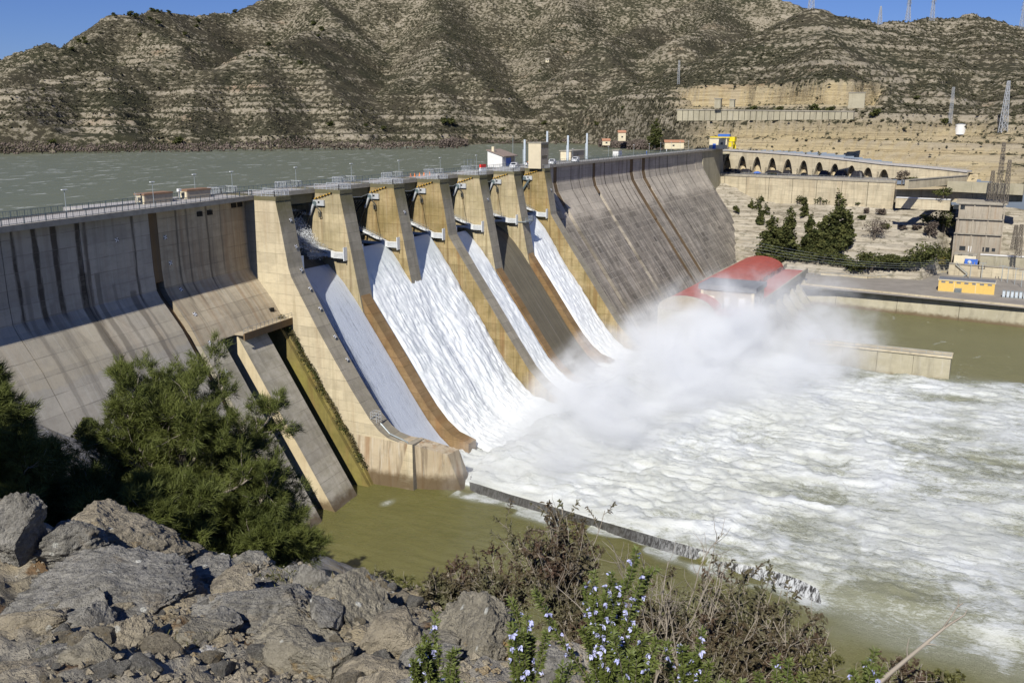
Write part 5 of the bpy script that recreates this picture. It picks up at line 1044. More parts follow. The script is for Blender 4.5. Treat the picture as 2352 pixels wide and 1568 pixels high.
c_ = fx_(1785, 1010, 288); house('pump_house', 'small cream pump house with two dark windows below the stepped building', 'pump house', (288, c_[1]-8.2, c_[2]), 6, 8.2, fx_(1785, 945, 288)[2]-c_[2], m_cream, m_kerb, wins=[('x', 1.2, 3.6, 1.8, .9), ('x', 5.2, 3.6, 1.8, .9)])
c2 = fx_(1905, 1000, 287); t = thing('pump_set', 'bright blue pump set beside the cream pump house', 'pump', (287, c2[1], c2[2]-1)); MB().box(-1, 1, -2.4, 2.4, 0, 2.2).build('casing', m_blue, t); MB().tube([(-1.2, .6, 1.2), (-.9, .6, 1.2)], .7, 12).build('flange', m_pole, t)
wall_between('retaining_wall', 'cream panelled wall with pipes behind the yellow building', fx_(1750, 1070, 284), fx_(2265, 1130, 284), 6, 6, fx_(1750, 1010, 284)[2], fx_(2265, 1050, 284)[2], 2, m_ret, (.25, m_kerb), 7)
s_ = thing('stair_flight', 'diagonal grey stair railing descending behind the yellow building', 'stairs'); p, q = fx_(1800, 1012, 283), fx_(1880, 1080, 283); MB().beam(p, q, .3, .3).build('stringer', m_rail, s_); MB().beam(p+[0, 0, 1], q+[0, 0, 1], .12).build('handrail', m_rail, s_); MB().beam(q, fx_(1835, 1105, 283), .3, .3).build('stringer', m_rail, s_)
# ---- yellow building
yl = thing('switch_house', 'long ochre yellow building with a row of small high windows', 'building', (*atz(*C4(2060, 1225), 6.8)[:2], 6.81))
yl.scale = (1, 1, 1); MB().box(0, 6, 0, 18.9, 0, 4.2).build('wall', m_ochre, yl); MB().box(-.25, 6.25, -.25, 19.15, 4.21, 4.5).build('fascia', m_cream, yl); MB().box(-.1, 6.1, -.1, 19, 4.51, 4.75).build('roof', m_grroof, yl)
for i in range(7): wo = MB().box(-.06, -.004, 17.3-i*2.6-.7, 17.3-i*2.6+.7, 3.3, 3.9).build('window', m_grroof, yl)
for y in (6.2, 13.4): MB().box(-.08, -.004, y, y+.15, 0, 4.2).build('downpipe', m_cream, yl)
for i in range(4): MB().box(-1.3, -.3, 10.8, 13.2, .25+i*.42, .45+i*.42).build('slat', m_rail, yl)
MB().box(-1.5, -.02, -.3, 19.2, -.001, .12).build('plinth', m_kerb, yl)
# substation
for i in range(6):
    y = -128.5-i*1.35; t = thing('cabinet', 'grey switchgear cabinet right of the yellow building, %s from the left' % ords[i], 'cabinet', (238, y, 6.8), group='grey cabinets right of the yellow building'); MB().box(0, 1.6, -.5, .5, 0, 2.5).build('casing', m_rail, t); MB().box(-.03, -.004, -.38, .38, .3, 2.2).build('door', m_pole, t)
def lattice(t, h, w0, w1, mat, n=8, th=.12, name='lattice'):
    mb = MB(); lv = [(h*(1-(1-k/n)**1.15), w0+(w1-w0)*(1-(1-k/n)**1.15)) for k in range(n+1)]; cs = ((-1, -1), (1, -1), (1, 1), (-1, 1))
    for (za, wa), (zb2, wb) in zip(lv[:-1], lv[1:]):
        for k in range(4):
            c, d2 = cs[k], cs[(k+1) % 4]; A, B = (c[0]*wa/2, c[1]*wa/2, za), (c[0]*wb/2, c[1]*wb/2, zb2); C, D = (d2[0]*wa/2, d2[1]*wa/2, za), (d2[0]*wb/2, d2[1]*wb/2, zb2)
            mb.beam(A, B, th*1.3); mb.beam(A, D, th*.8); mb.beam(C, B, th*.8); mb.beam(B, D, th*.7)
    return mb.build(name, mat, t)
m_pyl = plain('pylon_steel', (.42, .44, .46), .6, .1, .1)
def pylon(p, h, lb, arms=True, th=.28, w0=5, mat=None, rz=.5):
    t = thing('pylon', lb, 'pylon', tuple(p), rz); lattice(t, h, w0, .9, mat or m_pyl, 9, th)
    if arms:
        for k, (zz, L) in enumerate(((.72, 5.5), (.83, 4.6), (.94, 3.6))):
            mb = MB(); mb.beam((-L, 0, h*zz), (L, 0, h*zz), th*1.2); mb.beam((-L, 0, h*zz), (0, 0, h*zz+1.6), th); mb.beam((L, 0, h*zz), (0, 0, h*zz+1.6), th); mb.build('crossarm', mat or m_pyl, t)
            for sx in (-1, 1): MB().tube([(sx*L, 0, h*zz), (sx*L, 0, h*zz-1.6)], .16, 5).build('insulator', m_rail, t)
    return t
for (px, py, dist, h, lb) in [(1862, 32, 800, 32, 'pylon standing on the crag of the right hill, cut by the top edge'), (1842, 40, 900, 26, 'thin pylon just left of the crag pylon'), (2020, 58, 980, 22, 'slender pylon without crossarms on the saddle'), (2084, 58, 1010, 24, 'pylon with wide crossarms in the middle of the saddle'), (2139, 62, 1000, 36, 'tall pylon at the left foot of the rounded summit'), (2345, 78, 1040, 34, 'pylon at the right edge of the photo on the ridge')]:
    p = atd(px, py, dist); zt = hz_at(px, dist); p[2] = max(zt, 60)-1; pylon(p, h*.85 if px != 2084 else 22, lb, px not in (2020, 1842), .2, 4)
for (px, py, h, lb) in [(2303, 306, 24, 'pale lattice pylon on the lower right hillside'), (1558, 195, 16, 'faint lattice mast on the dark slope above the bench'), (2180, 300, 18, 'faint lattice mast on the slope above the cream cliff')]:
    p = ground_hit(px, py)
    if p is not None: pylon(p, h, lb, False, .15 if px == 2303 else .06, 3.0 if px == 2303 else 1.4)
for (cx, cy, X, h, lb) in [(2085, 570, 300, 24, 'brown lattice tower behind the stepped building, left one'), (2035, 560, 302, 12, 'short brown lattice tower behind the stepped building'), (2135, 590, 298, 18, 'brown lattice tower behind the stepped building, right one'), (2225, 950, 280, 13, 'lattice tower in front of the scrubby bank'), (2195, 900, 286, 10, 'small lattice tower beside the scrubby bank')]:
    p = fx_(cx, cy, X); pylon((p[0], p[1], p[2]-1), h, lb, False, .12, 1.9, m_bark)
for i, (cx, cy) in enumerate([(1895, 1120), (1975, 1110), (2110, 1130), (2150, 1140), (2200, 1150), (2245, 1170)]):
    p = atz(*C4(cx, cy), 6.8); t = thing('gantry_post', 'thin grey substation post behind the yellow building, %s from the left' % ords[i], 'post', tuple(p), group='substation posts'); MB().beam((0, 0, 0), (0, 0, 6.5), .22).build('post', m_rail, t); MB().beam((0, -1.3, 6.2), (0, 1.3, 6.2), .16).build('crossarm', m_rail, t)
    for s_ in (-1, 0, 1): MB().tube([(0, s_*1.1, 6.3), (0, s_*1.1, 7.2)], .13, 6).build('insulator', m_brown_shade, t)
# cables
def cable(p, q, sag, lb, r=.05):
    p, q = np.array(p), np.array(q); t = np.linspace(0, 1, 25); pts = [p+(q-p)*k-[0, 0, 4*sag*k*(1-k)] for k in t]; o = MB().tube(pts, r, 4).build('power_cable', m_rail); tag(o, lb, 'cable', 'power cables over the bank')
for i in range(6):
    cable(atx(*C4(340+5*i, 800+22*i), 290-12*i), atx(*C4(1760, 985+11*i), 270-3*i), 2.5, 'thin power cable crossing in front of the pines, %s from the top' % ords[i], .035)
# ================================================================ FAR VEGETATION
def crown_cloud(n, lobes, size, seed, flat=.6, asp=1.):
    """n small leaf clumps spread through a set of ellipsoid lobes (cx,cy,cz,rx,ry,rz)"""
    R = np.random.default_rng(seed); L = np.array(lobes, float); wv_ = L[:, 3]*L[:, 4]*L[:, 5]; k = R.choice(len(L), n, p=wv_/wv_.sum())
    d = R.normal(size=(n, 3)); d /= np.linalg.norm(d, axis=1)[:, None]; r = R.random(n)**.45
    c = L[k, :3]+d*L[k, 3:]*(r*(1+.22*vn(d*2.3+k[:, None]*7.)))[:, None]
    A = R.normal(size=(n, 3)); A /= np.linalg.norm(A, axis=1)[:, None]; B = np.cross(A, R.normal(size=(n, 3))); B /= np.linalg.norm(B, axis=1)[:, None]
    A[:, 2] *= flat; s = size*(.5+R.random(n))[:, None]
    V = np.stack([c-A*s*asp, c+B*s*.6, c+A*s*asp, c-B*s*.6], 1).reshape(-1, 3); return V, np.arange(4*n).reshape(n, 4)
def far_tree(name, lab, cat, p, h, wd, seed, mat, shape='cone', group=None, n=900, size=.55):
    R = random.Random(seed); t = thing(name, lab, cat, tuple(p), R.random()*6, group)
    MB().tube([(0, 0, -1), (0, 0, h*.5), (0, 0, h*.85)], [wd*.06+.06, wd*.04+.04, .03], 6).build('trunk', m_bark, t)
    lob = []
    if shape == 'cone':
        for i in range(22):
            f = (i/21)**1.1; r = wd/2*(1-f)**.6*(.75+.5*R.random())+.15; z = h*(.08+.88*f); a = R.random()*6.3; lob.append((math.cos(a)*r*.5, math.sin(a)*r*.5, z, r*.62, r*.62, h*.09+.2))
    else:
        for i in range(9):
            a = R.random()*6.3; q = R.random()**.5*wd*.3; lob.append((math.cos(a)*q, math.sin(a)*q, h*(.3+.5*R.random()), wd*.26, wd*.26, h*.2))
    V, F = crown_cloud(n, lob, size, seed); mk('crown', V, F, mat, t); return t
def onbank(cx, cy, X=None):      # meet the rocky bank
    d_ = ray(*C4(cx, cy))
    for t_ in np.arange(330, 640, 1.):
        p = CAM+d_*t_
        if not (226 < p[0] < 356 and -240 < p[1] < 62): continue
        i = int(round((62-p[1])/302*(ny_b-1))); u = (p[0]-226)/(np.interp(-p[1], [-20, 80, 240], [352, 330, 318])+4-226)
        if 0 <= i < ny_b and 0 <= u < 1 and zbank[i, int(u*(nx_b-1))] > p[2]: return p
    return atz(*C4(cx, cy), 7)
nx_b, ny_b, zbank = 240, 330, zs_
for i, (cx, cy, h, wd, lb) in enumerate([(540, 985, 21, 15, 'large dark pine at the left of the pine group on the bank'), (665, 975, 23, 14, 'tall pine second from left in the bank group'), (798, 960, 19, 9, 'slimmer pine in the middle of the bank group'), (880, 950, 17, 12, 'greyish ragged pine right of the slim one'), (975, 930, 27, 14, 'tallest pine with a pointed top on the rocky bank'), (1050, 900, 17, 11, 'bushy pine at the right end of the bank group'), (600, 1000, 14, 11, 'low pine filling the front of the bank group')]):
    far_tree('pine_tree', lb, 'pine tree', onbank(cx, cy), h, wd, 40+i, m_folf, 'cone', 'pines on the rocky bank', 5200, .6)
for i, (cx, cy, h, wd, lb) in enumerate([(410, 632, 4.5, 3, 'small young pine at the far left of the rocky terraces'), (452, 640, 7, 4.5, 'young pine under the left part of the cream wall'), (480, 585, 3, 3, 'tiny pine touching the foot of the cream wall'), (465, 745, 9, 4.5, 'narrow young pine on the lower left terraces'), (508, 680, 6.5, 4, 'young pine on the left terraces beside the narrow one'), (302, 680, 5, 4, 'round dark shrub at the left edge of the terraces'), (755, 615, 5.5, 6, 'wide young pine below the middle of the wall'), (768, 690, 9.5, 4.5, 'slim young pine above the pine group'), (802, 598, 4.5, 4, 'small pine at the wall foot in the middle'), (878, 612, 5, 8, 'flat spreading pine at the wall foot'), (1055, 610, 4.5, 4, 'small pointed pine right of the tallest pine'), (1390, 632, 6, 4.5, 'young pine at the right end of the cream wall'), (1150, 625, 2.6, 4, 'low shrub at the wall foot'), (1290, 680, 3.6, 5, 'round brown shrub on the upper terraces'), (1190, 675, 3., 4, 'brown shrub left of the round brown one'), (1165, 720, 3, 5, 'greenish shrub in the middle of the terraces'), (1330, 778, 3, 5, 'dark shrub on the lower terraces'), (1440, 785, 2.6, 4, 'small reddish shrub on the lower terraces'), (1535, 783, 2.6, 4.5, 'small reddish shrub right of its twin'), (1715, 800, 11, 12, 'large dark evergreen beside the stepped building'), (1610, 750, 5, 8, 'spreading olive shrub left of the large evergreen'), (1620, 840, 8, 6, 'dark reddish shrub below the olive one'), (1740, 660, 6, 6, 'dark evergreen against the stepped building corner')]):
    far_tree('shrub' if 'shrub' in lb else 'pine_tree', lb, 'shrub' if 'shrub' in lb else 'pine tree', onbank(cx, cy), h, wd, 80+i, m_bare if ('brown' in lb or 'reddish' in lb) else m_folf, 'round' if ('shrub' in lb or wd > h) else 'cone', None, 420 if h < 8 else 1300, .42)
far_tree('bare_tree', 'bare grey leafless tree on the middle terraces', 'bare tree', onbank(1245, 850), 11, 12, 131, m_bare, 'round', None, 900, .35)
far_tree('bare_tree', 'grey leafless tree beside the round evergreen on the terrace edge', 'bare tree', atz(*C4(1430, 500), 38), 9, 6, 132, m_bare, 'round', None, 700, .3)
far_tree('evergreen_tree', 'round dark evergreen at the right end of the arcade', 'tree', atz(*C4(1422, 430), 42), 7.5, 8, 133, m_folf, 'round', None, 900, .45)
far_tree('evergreen_tree', 'low dark round bush right of the leafless terrace tree', 'bush', atz(*C4(1495, 485), 39), 5, 6, 134, m_folf, 'round', None, 500, .4)
far_tree('evergreen_tree', 'dark dome shaped bush above the white coping', 'bush', atz(*C4(1712, 566), 37), 4.5, 10, 135, m_folf, 'round', None, 800, .4)
far_tree('conifer', 'tall dark conifer rising above the far crest road', 'conifer', atd(1504, 340, 560), 17, 10, 136, m_folf, 'cone', None, 2200, .6)
for i, (cx, cy, w_, h_, lb) in enumerate([(1120, 1070, 13, 6, 'first dark bush behind the yard railing'), (1230, 1065, 14, 9, 'second dark bush behind the yard railing'), (1340, 1060, 13, 8, 'third dark bush behind the yard railing'), (1440, 1060, 12, 8, 'fourth dark bush behind the yard railing'), (1530, 1055, 13, 10, 'fifth dark bush behind the yard railing'), (1600, 1040, 14, 12, 'tallest dark bush behind the yard railing'), (1700, 1030, 12, 9, 'last dark bush next to the stepped building'), (1680, 1020, 5, 5, 'yellowish round bush near the stepped building'), (900, 1010, 16, 7, 'dark bush below the tall pines'), (1000, 1020, 14, 6, 'dark bush right of the one below the pines'), (760, 1000, 13, 5, 'low bush at the foot of the pines')]):
    p = onbank(cx, cy); p[2] -= .5; far_tree('bush', lb, 'bush', p, h_, w_, 160+i, m_folf if i != 7 else plain('yellow_bush_foliage', (.17, .14, .03), .9), 'round', 'bushes along the back of the yard', 1300, .5)
V = []
for (px, py, sc) in [(300, 30, 1), (312, 40, 1.4), (350, 26, 1.1), (363, 28, 1.2), (182, 97, .9), (193, 92, 1.3), (197, 105, 1.2), (165, 115, .8), (388, 25, .9), (440, 28, .8), (470, 27, .8), (262, 38, .8), (365, 60, 1.1), (345, 50, .9), (455, 52, 1.2), (452, 65, .9), (425, 80, 1), (322, 82, 1), (560, 8, 1.2), (540, 24, 1.1), (618, 105, .9), (720, 60, 1.2), (740, 72, 1.4), (730, 85, 1), (1020, 288, 1.5), (1035, 285, 1.3), (1270, 100, 1.), (1975, 42, 1.1), (1250, 285, .8), (690, 150, .7), (840, 290, .9), (880, 300, .8), (760, 290, .8), (1370, 290, .9), (1155, 300, .8), (1430, 255, .8), (1130, 210, .9), (1240, 165, .9), (1300, 120, .9), (100, 210, .7), (120, 335, 1), (410, 330, 1.1), (1660, 272, 1), (1700, 274, .9), (1790, 272, .9), (1830, 274, 1.1), (1870, 270, 1.1), (1905, 268, 1.), (1730, 262, .8), (2105, 230, .8), (1600, 275, .8), (2010, 272, 1.2), (2170, 300, .9)]: V.append((px, py, sc))
pr = None; kk = 0
for (px, py, sc) in V:
    p = ground_hit(px, py+2)
    if p is None: p = ground_hit(px, py+8)
    if p is None: continue
    if pr is None: pr = far_tree('juniper_bush', 'dark round juniper on the rocky hillside', 'juniper', p-[0, 0, .5], 7, 8, 200, m_folf, 'round', 'dark junipers scattered over the hillside', 260, .9); base_sc = 1.
    else: o = dup(pr, tuple(p-[0, 0, .5]), random.random()*6, scale=sc*random.uniform(.55, .9)); o['label'] = 'dark round juniper '+('on the left skyline of the hills' if py < 50 and px < 700 else 'on the left shoulder of the hills' if px < 700 and py < 220 else 'beside the hillside bench wall' if 1590 < px < 2020 and py > 255 else 'on the ridge near the pylons' if px > 1900 and py < 60 else 'low on the hills above the far shore' if py > 220 else 'on the middle slopes of the far hills')
# ================================================================ FOREGROUND BANK
EDX = [-6, -5.3, -1.1, .3, 1., 2, 5]; EDF = [10.5, 10, 6.3, 4.6, 3.3, 2.3, 2.]
FH = np.array([_cy, _sy]); RH = np.array([_sy, -_cy])
def loc2(f, r): return CAM[0]+FH[0]*f+RH[0]*r, CAM[1]+FH[1]*f+RH[1]*r
shade_spur = [(-124, -66, 42), (-98, -58, 26), (-82, -54, 22), (-72, -55, 21), (-70, -46, 19), (-71, -36, 17)]  # rise shaped into the bank to cast shade on the pool
rim = [(-200, -330), (-150, -190), (-139, -119), (-131, -104), (-127, -88), (-129, -60), (-126, -25), (-122, 12)]
def bank_h(f, r):
    f = np.asarray(f, float); r = np.asarray(r, float); fe = np.interp(r, EDX, EDF)*np.where(np.abs(r) > 12, 1.0, 1)
    x, y = loc2(f, r); near = -1.32-.335*f-.5*np.clip(r-.6, 0, 3)
    rr = np.full(f.shape, 1e9)
    for a, b in zip(rim[:-1], rim[1:]):
        v = np.array(b)-a; t = np.clip(((x-a[0])*v[0]+(y-a[1])*v[1])/(v@v), 0, 1); rr = np.minimum(rr, np.hypot(x-a[0]-t*v[0], y-a[1]-t*v[1]))
    d = np.maximum(f-fe, 0); edge = -1.32-.335*fe
    far = edge-1.25*np.minimum(d, 9)-.78*np.maximum(d-9, 0)
    h = CAM[2]+np.where(f < fe, near, far)
    left = CAM[2]-3.-.75*rr; h = np.where((f > 12), np.maximum(h-0*left, np.where(r < -6-.0*f, left-2, -9)), h)
    for a, b in zip(shade_spur[:-1], shade_spur[1:]):
        v = np.array(b[:2], float)-a[:2]; t = np.clip(((x-a[0])*v[0]+(y-a[1])*v[1])/(v@v), 0, 1); h = np.maximum(h, np.where(f > 20, a[2]+(b[2]-a[2])*t-1.7*np.hypot(x-a[0]-t*v[0], y-a[1]-t*v[1]), -99))
    return np.maximum(h, -3)
NR2, NC2 = 330, 380
rr_ = 1.3*(150/1.3)**np.linspace(0, 1, NR2); aa_ = np.radians(np.linspace(-44, 78, NC2))-0
R3, A3 = np.meshgrid(rr_, aa_, indexing='ij'); f_ = (R3*np.cos(A3)).ravel(); r_2 = (-R3*np.sin(A3)).ravel()
hb = bank_h(f_, r_2); xx, yy_ = loc2(f_, r_2); rd = R3.ravel()
q3 = np.stack([xx, yy_, hb*.6], -1)
rough = .2*fbm(q3*1.3, 5, .6, 2, ridge=True)+.07*fbm(q3*6, 3, .65, 5, ridge=True)
rough = np.where(rd < 14, rough, 0)+np.where(rd >= 14, 1.2*fbm(q3*.12, 4, .55, 2), 0)*sstep(14, 24, rd)
hb = hb+rough
M = Mat('limestone_ground', .95, .15); n1 = M.noise(1.4, 7, .68); n2 = M.noise(9, 6, .7, (3, 3, 3)); n3 = M.noise(.5, 4, .6, (7, 7, 7))
c = M.mix(M.ramp(n1, [(.35, 0.), (.65, 1.)]), (.24, .225, .19), (.42, .385, .32)); c = M.mix(M.ramp(n3, [(.5, 0.), (.62, .8)]), c, (.38, .31, .19)); c = M.mix(M.ramp(n2, [(.54, 0.), (.68, .6)]), c, (.10, .09, .075))
c = M.mix(M.ma('MULTIPLY', M.ramp(M.noise(2.1, 4, .6, (11, 2, 4)), [(.6, 0.), (.66, 1.)]), .8), c, (.14, .075, .03)); c = M.mix(M.ramp(M.noise(3.4, 3, .5, (1, 22, 4)), [(.67, 0.), (.69, .9)]), c, (.62, .60, .55))
M.col(c); M.bump(M.ma('ADD', n1, M.ma('MULTIPLY', n2, .6)), 1., .12); m_gr = M.m
tag(mk('rocky_ground', np.stack([xx, yy_, hb], -1), grid_faces(NR2, NC2)[:, ::-1], m_gr, None, False), kind='structure')
HB = hb.reshape(NR2, NC2)
def gz(x, y):
    f = (x-CAM[0])*FH[0]+(y-CAM[1])*FH[1]; r = (x-CAM[0])*RH[0]+(y-CAM[1])*RH[1]; R_1 = math.hypot(f, r); A1 = math.atan2(-r, f)
    i = int(np.clip(round(math.log(max(R_1, 1.31)/1.3)/math.log(150/1.3)*(NR2-1)), 0, NR2-1)); j = int(np.clip(round((A1-aa_[0])/(aa_[1]-aa_[0])), 0, NC2-1)); return float(HB[i, j])
for i, (x_, y_, h_, w_) in enumerate([(-70, -57, 14, 10), (-69, -51, 15, 10), (-69, -45, 16, 10), (-69, -39, 15, 10), (-71, -34, 14, 9), (-78, -55, 13, 10), (-74, -47, 15, 10)]):  # pines added to throw shade on the pool, hidden behind the large pine
    far_tree('pool_shade_pine', 'dark pine added to shade the pool, %s in the row behind the large pine' % ords[i] if i < 6 else 'dark pine added to shade the pool, at the back of the row', 'pine tree', (x_, y_, max(gz(x_, y_), 5)-.5), h_, w_, 400+i, m_folf, 'cone', 'pines added on the near bank to shade the pool', 2600, .6)
# ---- rocks
def rockmat(name, c1, c2, lich=.5, orange=.3, dark=.5):
    M = Mat(name, .93, .15); n1 = M.noise(2.2, 8, .7, local=True); n2 = M.noise(14, 6, .7, (3, 3, 3), local=True)
    c = M.mix(M.ramp(n1, [(.32, 0.), (.66, 1.)]), c1, c2); c = M.mix(M.ma('MULTIPLY', M.ramp(M.noise(.9, 5, .7, (4, 4, 8), local=True), [(.48, 0.), (.62, 1.)]), .45), c, (.15, .14, .12)); c = M.mix(M.ma('MULTIPLY', M.ramp(n2, [(.46, 0.), (.62, 1.)]), dark), c, (.06, .055, .045))
    c = M.mix(M.ma('MULTIPLY', M.ramp(M.noise(3.3, 5, .65, (9, 1, 1), local=True), [(.56, 0.), (.64, 1.)]), orange), c, (.40, .25, .07))
    v = M.voro(7, local=True); c = M.mix(M.ma('MULTIPLY', M.ma('MULTIPLY', M.sm(M.ma('ADD', v, M.ma('MULTIPLY', n2, .16)), .24, .18), M.ramp(M.noise(1.7, 3, .5, (5, 5, 1), local=True), [(.47, 0.), (.53, 1.)])), lich), c, (.66, .66, .60))
    M.col(c); M.bump(M.ma('ADD', n1, M.ma('ADD', M.ma('MULTIPLY', n2, .7), M.ma('MULTIPLY', M.noise(40, 4, .7, local=True), .3))), 1., .10); return M.m
m_rg = rockmat('grey_limestone', (.25, .24, .215), (.46, .44, .39), .9, .12, .5)
m_rt = rockmat('tan_limestone', (.33, .285, .21), (.50, .44, .33), .6, .4, .45)
m_ro = rockmat('orange_lichen_limestone', (.29, .265, .21), (.45, .41, .32), 1., .85, .4)
_ico = {}
def ico(k):
    if k not in _ico:
        t = (1+5**.5)/2; v = [(-1, t, 0), (1, t, 0), (-1, -t, 0), (1, -t, 0), (0, -1, t), (0, 1, t), (0, -1, -t), (0, 1, -t), (t, 0, -1), (t, 0, 1), (-t, 0, -1), (-t, 0, 1)]
        f = [(0, 11, 5), (0, 5, 1), (0, 1, 7), (0, 7, 10), (0, 10, 11), (1, 5, 9), (5, 11, 4), (11, 10, 2), (10, 7, 6), (7, 1, 8), (3, 9, 4), (3, 4, 2), (3, 2, 6), (3, 6, 8), (3, 8, 9), (4, 9, 5), (2, 4, 11), (6, 2, 10), (8, 6, 7), (9, 8, 1)]
        v = [np.array(a)/np.linalg.norm(a) for a in v]
        for _ in range(k):
            c = {}; nf = []
            def mid(a, b):
                e = (min(a, b), max(a, b))
                if e not in c: m = v[a]+v[b]; v.append(m/np.linalg.norm(m)); c[e] = len(v)-1
                return c[e]
            for a, b, d in f: x, y, z = mid(a, b), mid(b, d), mid(d, a); nf += [(a, x, z), (b, y, x), (d, z, y), (x, y, z)]
            f = nf
        _ico[k] = (np.array(v), np.array(f))
    return _ico[k]
def rock_verts(seed, dims, k=5, cuts=20, rough=.13):
    R = np.random.default_rng(seed); v, f = ico(k); v = v.copy()
    for _ in range(cuts):
        n = R.normal(size=3); n /= np.linalg.norm(n); dd = R.uniform(.40, .80); s = v@n; v = v-n[None]*np.maximum(0, s-dd)[:, None]
    v = v/np.abs(v).max(0)
    v = v*(1+rough*1.2*fbm(v*2.0+seed, 5, .6, ridge=True)[:, None]+.55*rough*fbm(v*7+seed, 4, .65, ridge=True)[:, None]+.12*rough*vn(v*30)[:, None])
    return v*np.array(dims)/2, f
def boulder(px, py, w_, h_, dist, lab, mat, seed, depth=None, rz=0, tilt=(0, 0), name='boulder', k=5, cuts=20):
    if w_ > 160: k = 6
    """px,py: centre of the visible rock in the photo, w_,h_ its size there, dist: metres away"""
    p = atd(px, py, dist); s = dist/math.cos(math.radians(25))/FPX; dims = (depth or w_*s*.8, w_*s, h_*s*1.25)
    v, f = rock_verts(seed, dims, k, cuts); o = mk(name, v, f, mat, None, False); o.location = p; o.rotation_euler = (tilt[0], tilt[1], YAW+rz)
    tag(o, lab, 'rock'); return o
B = boulder
B(235, 1262, 330, 110, 7.2, 'big flat-topped tan boulder in front of the pine, with a pale broken right side', m_rt, 11, depth=.95, rz=.1, tilt=(.12, -.1))
B(160, 1255, 150, 100, 7.0, 'rough grey boulder attached left of the big tan boulder', m_rg, 12, depth=.5)
B(35, 1215, 120, 120, 6.9, 'dark rough boulder at the left edge of the ledge', m_rg, 13, rz=.3)
B(8, 1178, 80, 60, 7.5, 'shaded boulder with pale rim at the far left edge', m_rt, 14)
B(505, 1290, 60, 40, 7.6, 'small white-topped rock on the ledge rim', plain('white_rock', (.55, .53, .48), .9), 15)
B(560, 1300, 110, 55, 7.4, 'grey rock right of the white-topped one', m_rg, 16)
B(575, 1325, 70, 50, 7.0, 'rounded rock in front of the grey rim rocks', m_rt, 17)
B(520, 1330, 85, 55, 7.0, 'rounded grey rock beside its pale neighbour', m_rg, 18)
B(470, 1345, 170, 60, 6.5, 'low grey hump with orange lichen spots', m_rg, 19, depth=.6)
B(660, 1350, 120, 60, 6.6, 'dark grey slab leading to the round rim boulder', m_rg, 20)
B(725, 1365, 130, 95, 6.2, 'round grey boulder at the right end of the rim', m_rg, 21)
B(695, 1345, 60, 45, 6.5, 'small square rock behind the round rim boulder', m_rg, 22)
B(600, 1410, 330, 110, 5.6, 'broad grey bedrock hump with a white lichen patch', m_rg, 23, depth=1.0, tilt=(0, .15))
B(250, 1370, 360, 110, 6.0, 'wide dark bedrock slab below the tan boulder', m_rg, 24, depth=1.0)
B(330, 1350, 210, 70, 6.4, 'pitted grey rock step under the tan boulder', m_rg, 25)
B(245, 1420, 140, 60, 5.7, 'small tan block lying on the bedrock slab', m_rt, 26)
B(255, 1515, 165, 120, 4.9, 'large squarish cracked boulder at the lower left', m_rt, 27, depth=.42, cuts=8)
B(348, 1500, 50, 110, 4.9, 'thin upright dark slab beside the squarish boulder', m_rg, 28, depth=.3, tilt=(0, .2))
B(430, 1480, 120, 60, 5.2, 'low grey rock right of the upright slab', m_rg, 29)
B(40, 1560, 190, 70, 4.6, 'pale rough boulder in the bottom left corner', m_rt, 30)
B(70, 1440, 180, 60, 5.6, 'crumbling tan rock at the left', m_rt, 31)
B(820, 1440, 240, 150, 4.9, 'pointed orange-lichened boulder rising right of centre', m_ro, 33, depth=.6, rz=-.5, tilt=(0, -.35), cuts=8)
B(720, 1530, 300, 110, 4.5, 'long sloping lichened slab below the pointed boulder', m_ro, 34, depth=.7, tilt=(0, -.2))
B(905, 1440, 100, 110, 4.9, 'dark grey rock wedged right of the pointed boulder', m_rg, 35)
B(900, 1495, 80, 80, 4.6, 'blocky tan stone between the two lichened boulders', m_rt, 36)
B(1085, 1480, 200, 160, 4.3, 'rounded lichen-spotted boulder behind the rosemary', m_ro, 37, depth=.5, cuts=7)
B(980, 1540, 150, 80, 4.0, 'low spotted rock in front of the rounded boulder', m_rg, 38)
B(1250, 1545, 130, 60, 3.9, 'grey rock half hidden by the rosemary', m_rg, 39)
B(500, 1540, 180, 60, 4.7, 'flat brown-stained rock at the bottom', m_rt, 40)
B(600, 1555, 120, 60, 4.4, 'angular grey rock at the bottom edge', m_rg, 41)
B(150, 1480, 150, 45, 5.2, 'low scree-covered ridge at the left', m_rt, 42)
R5 = random.Random(9)
for i in range(46):
    px = R5.uniform(0, 1120); f = R5.uniform(4.2, 8.6)*(1 if px < 700 else .72); x, y = CAM[0]+ray(px, 700)[0]/math.hypot(*ray(px, 700)[:2])*f, CAM[1]+ray(px, 700)[1]/math.hypot(*ray(px, 700)[:2])*f
    if f > np.interp((px-1176)/FPX*f, EDX, EDF)-.15: continue
    sz = R5.uniform(.16, .42); v, f2 = rock_verts(700+i, (sz, sz*R5.uniform(.8, 1.4), sz*R5.uniform(.45, .8)), 4, 18, .12); o = mk('angular_rock', v, f2, [m_rg, m_rt, m_ro][i % 3], None, False); o.location = (x, y, gz(x, y)+sz*.08); o.rotation_euler = (R5.uniform(-.3, .3), R5.uniform(-.3, .3), R5.random()*6)
    tag(o, 'angular limestone block half sunk among the boulders of the ledge', 'rock', 'angular limestone blocks on the ledge')
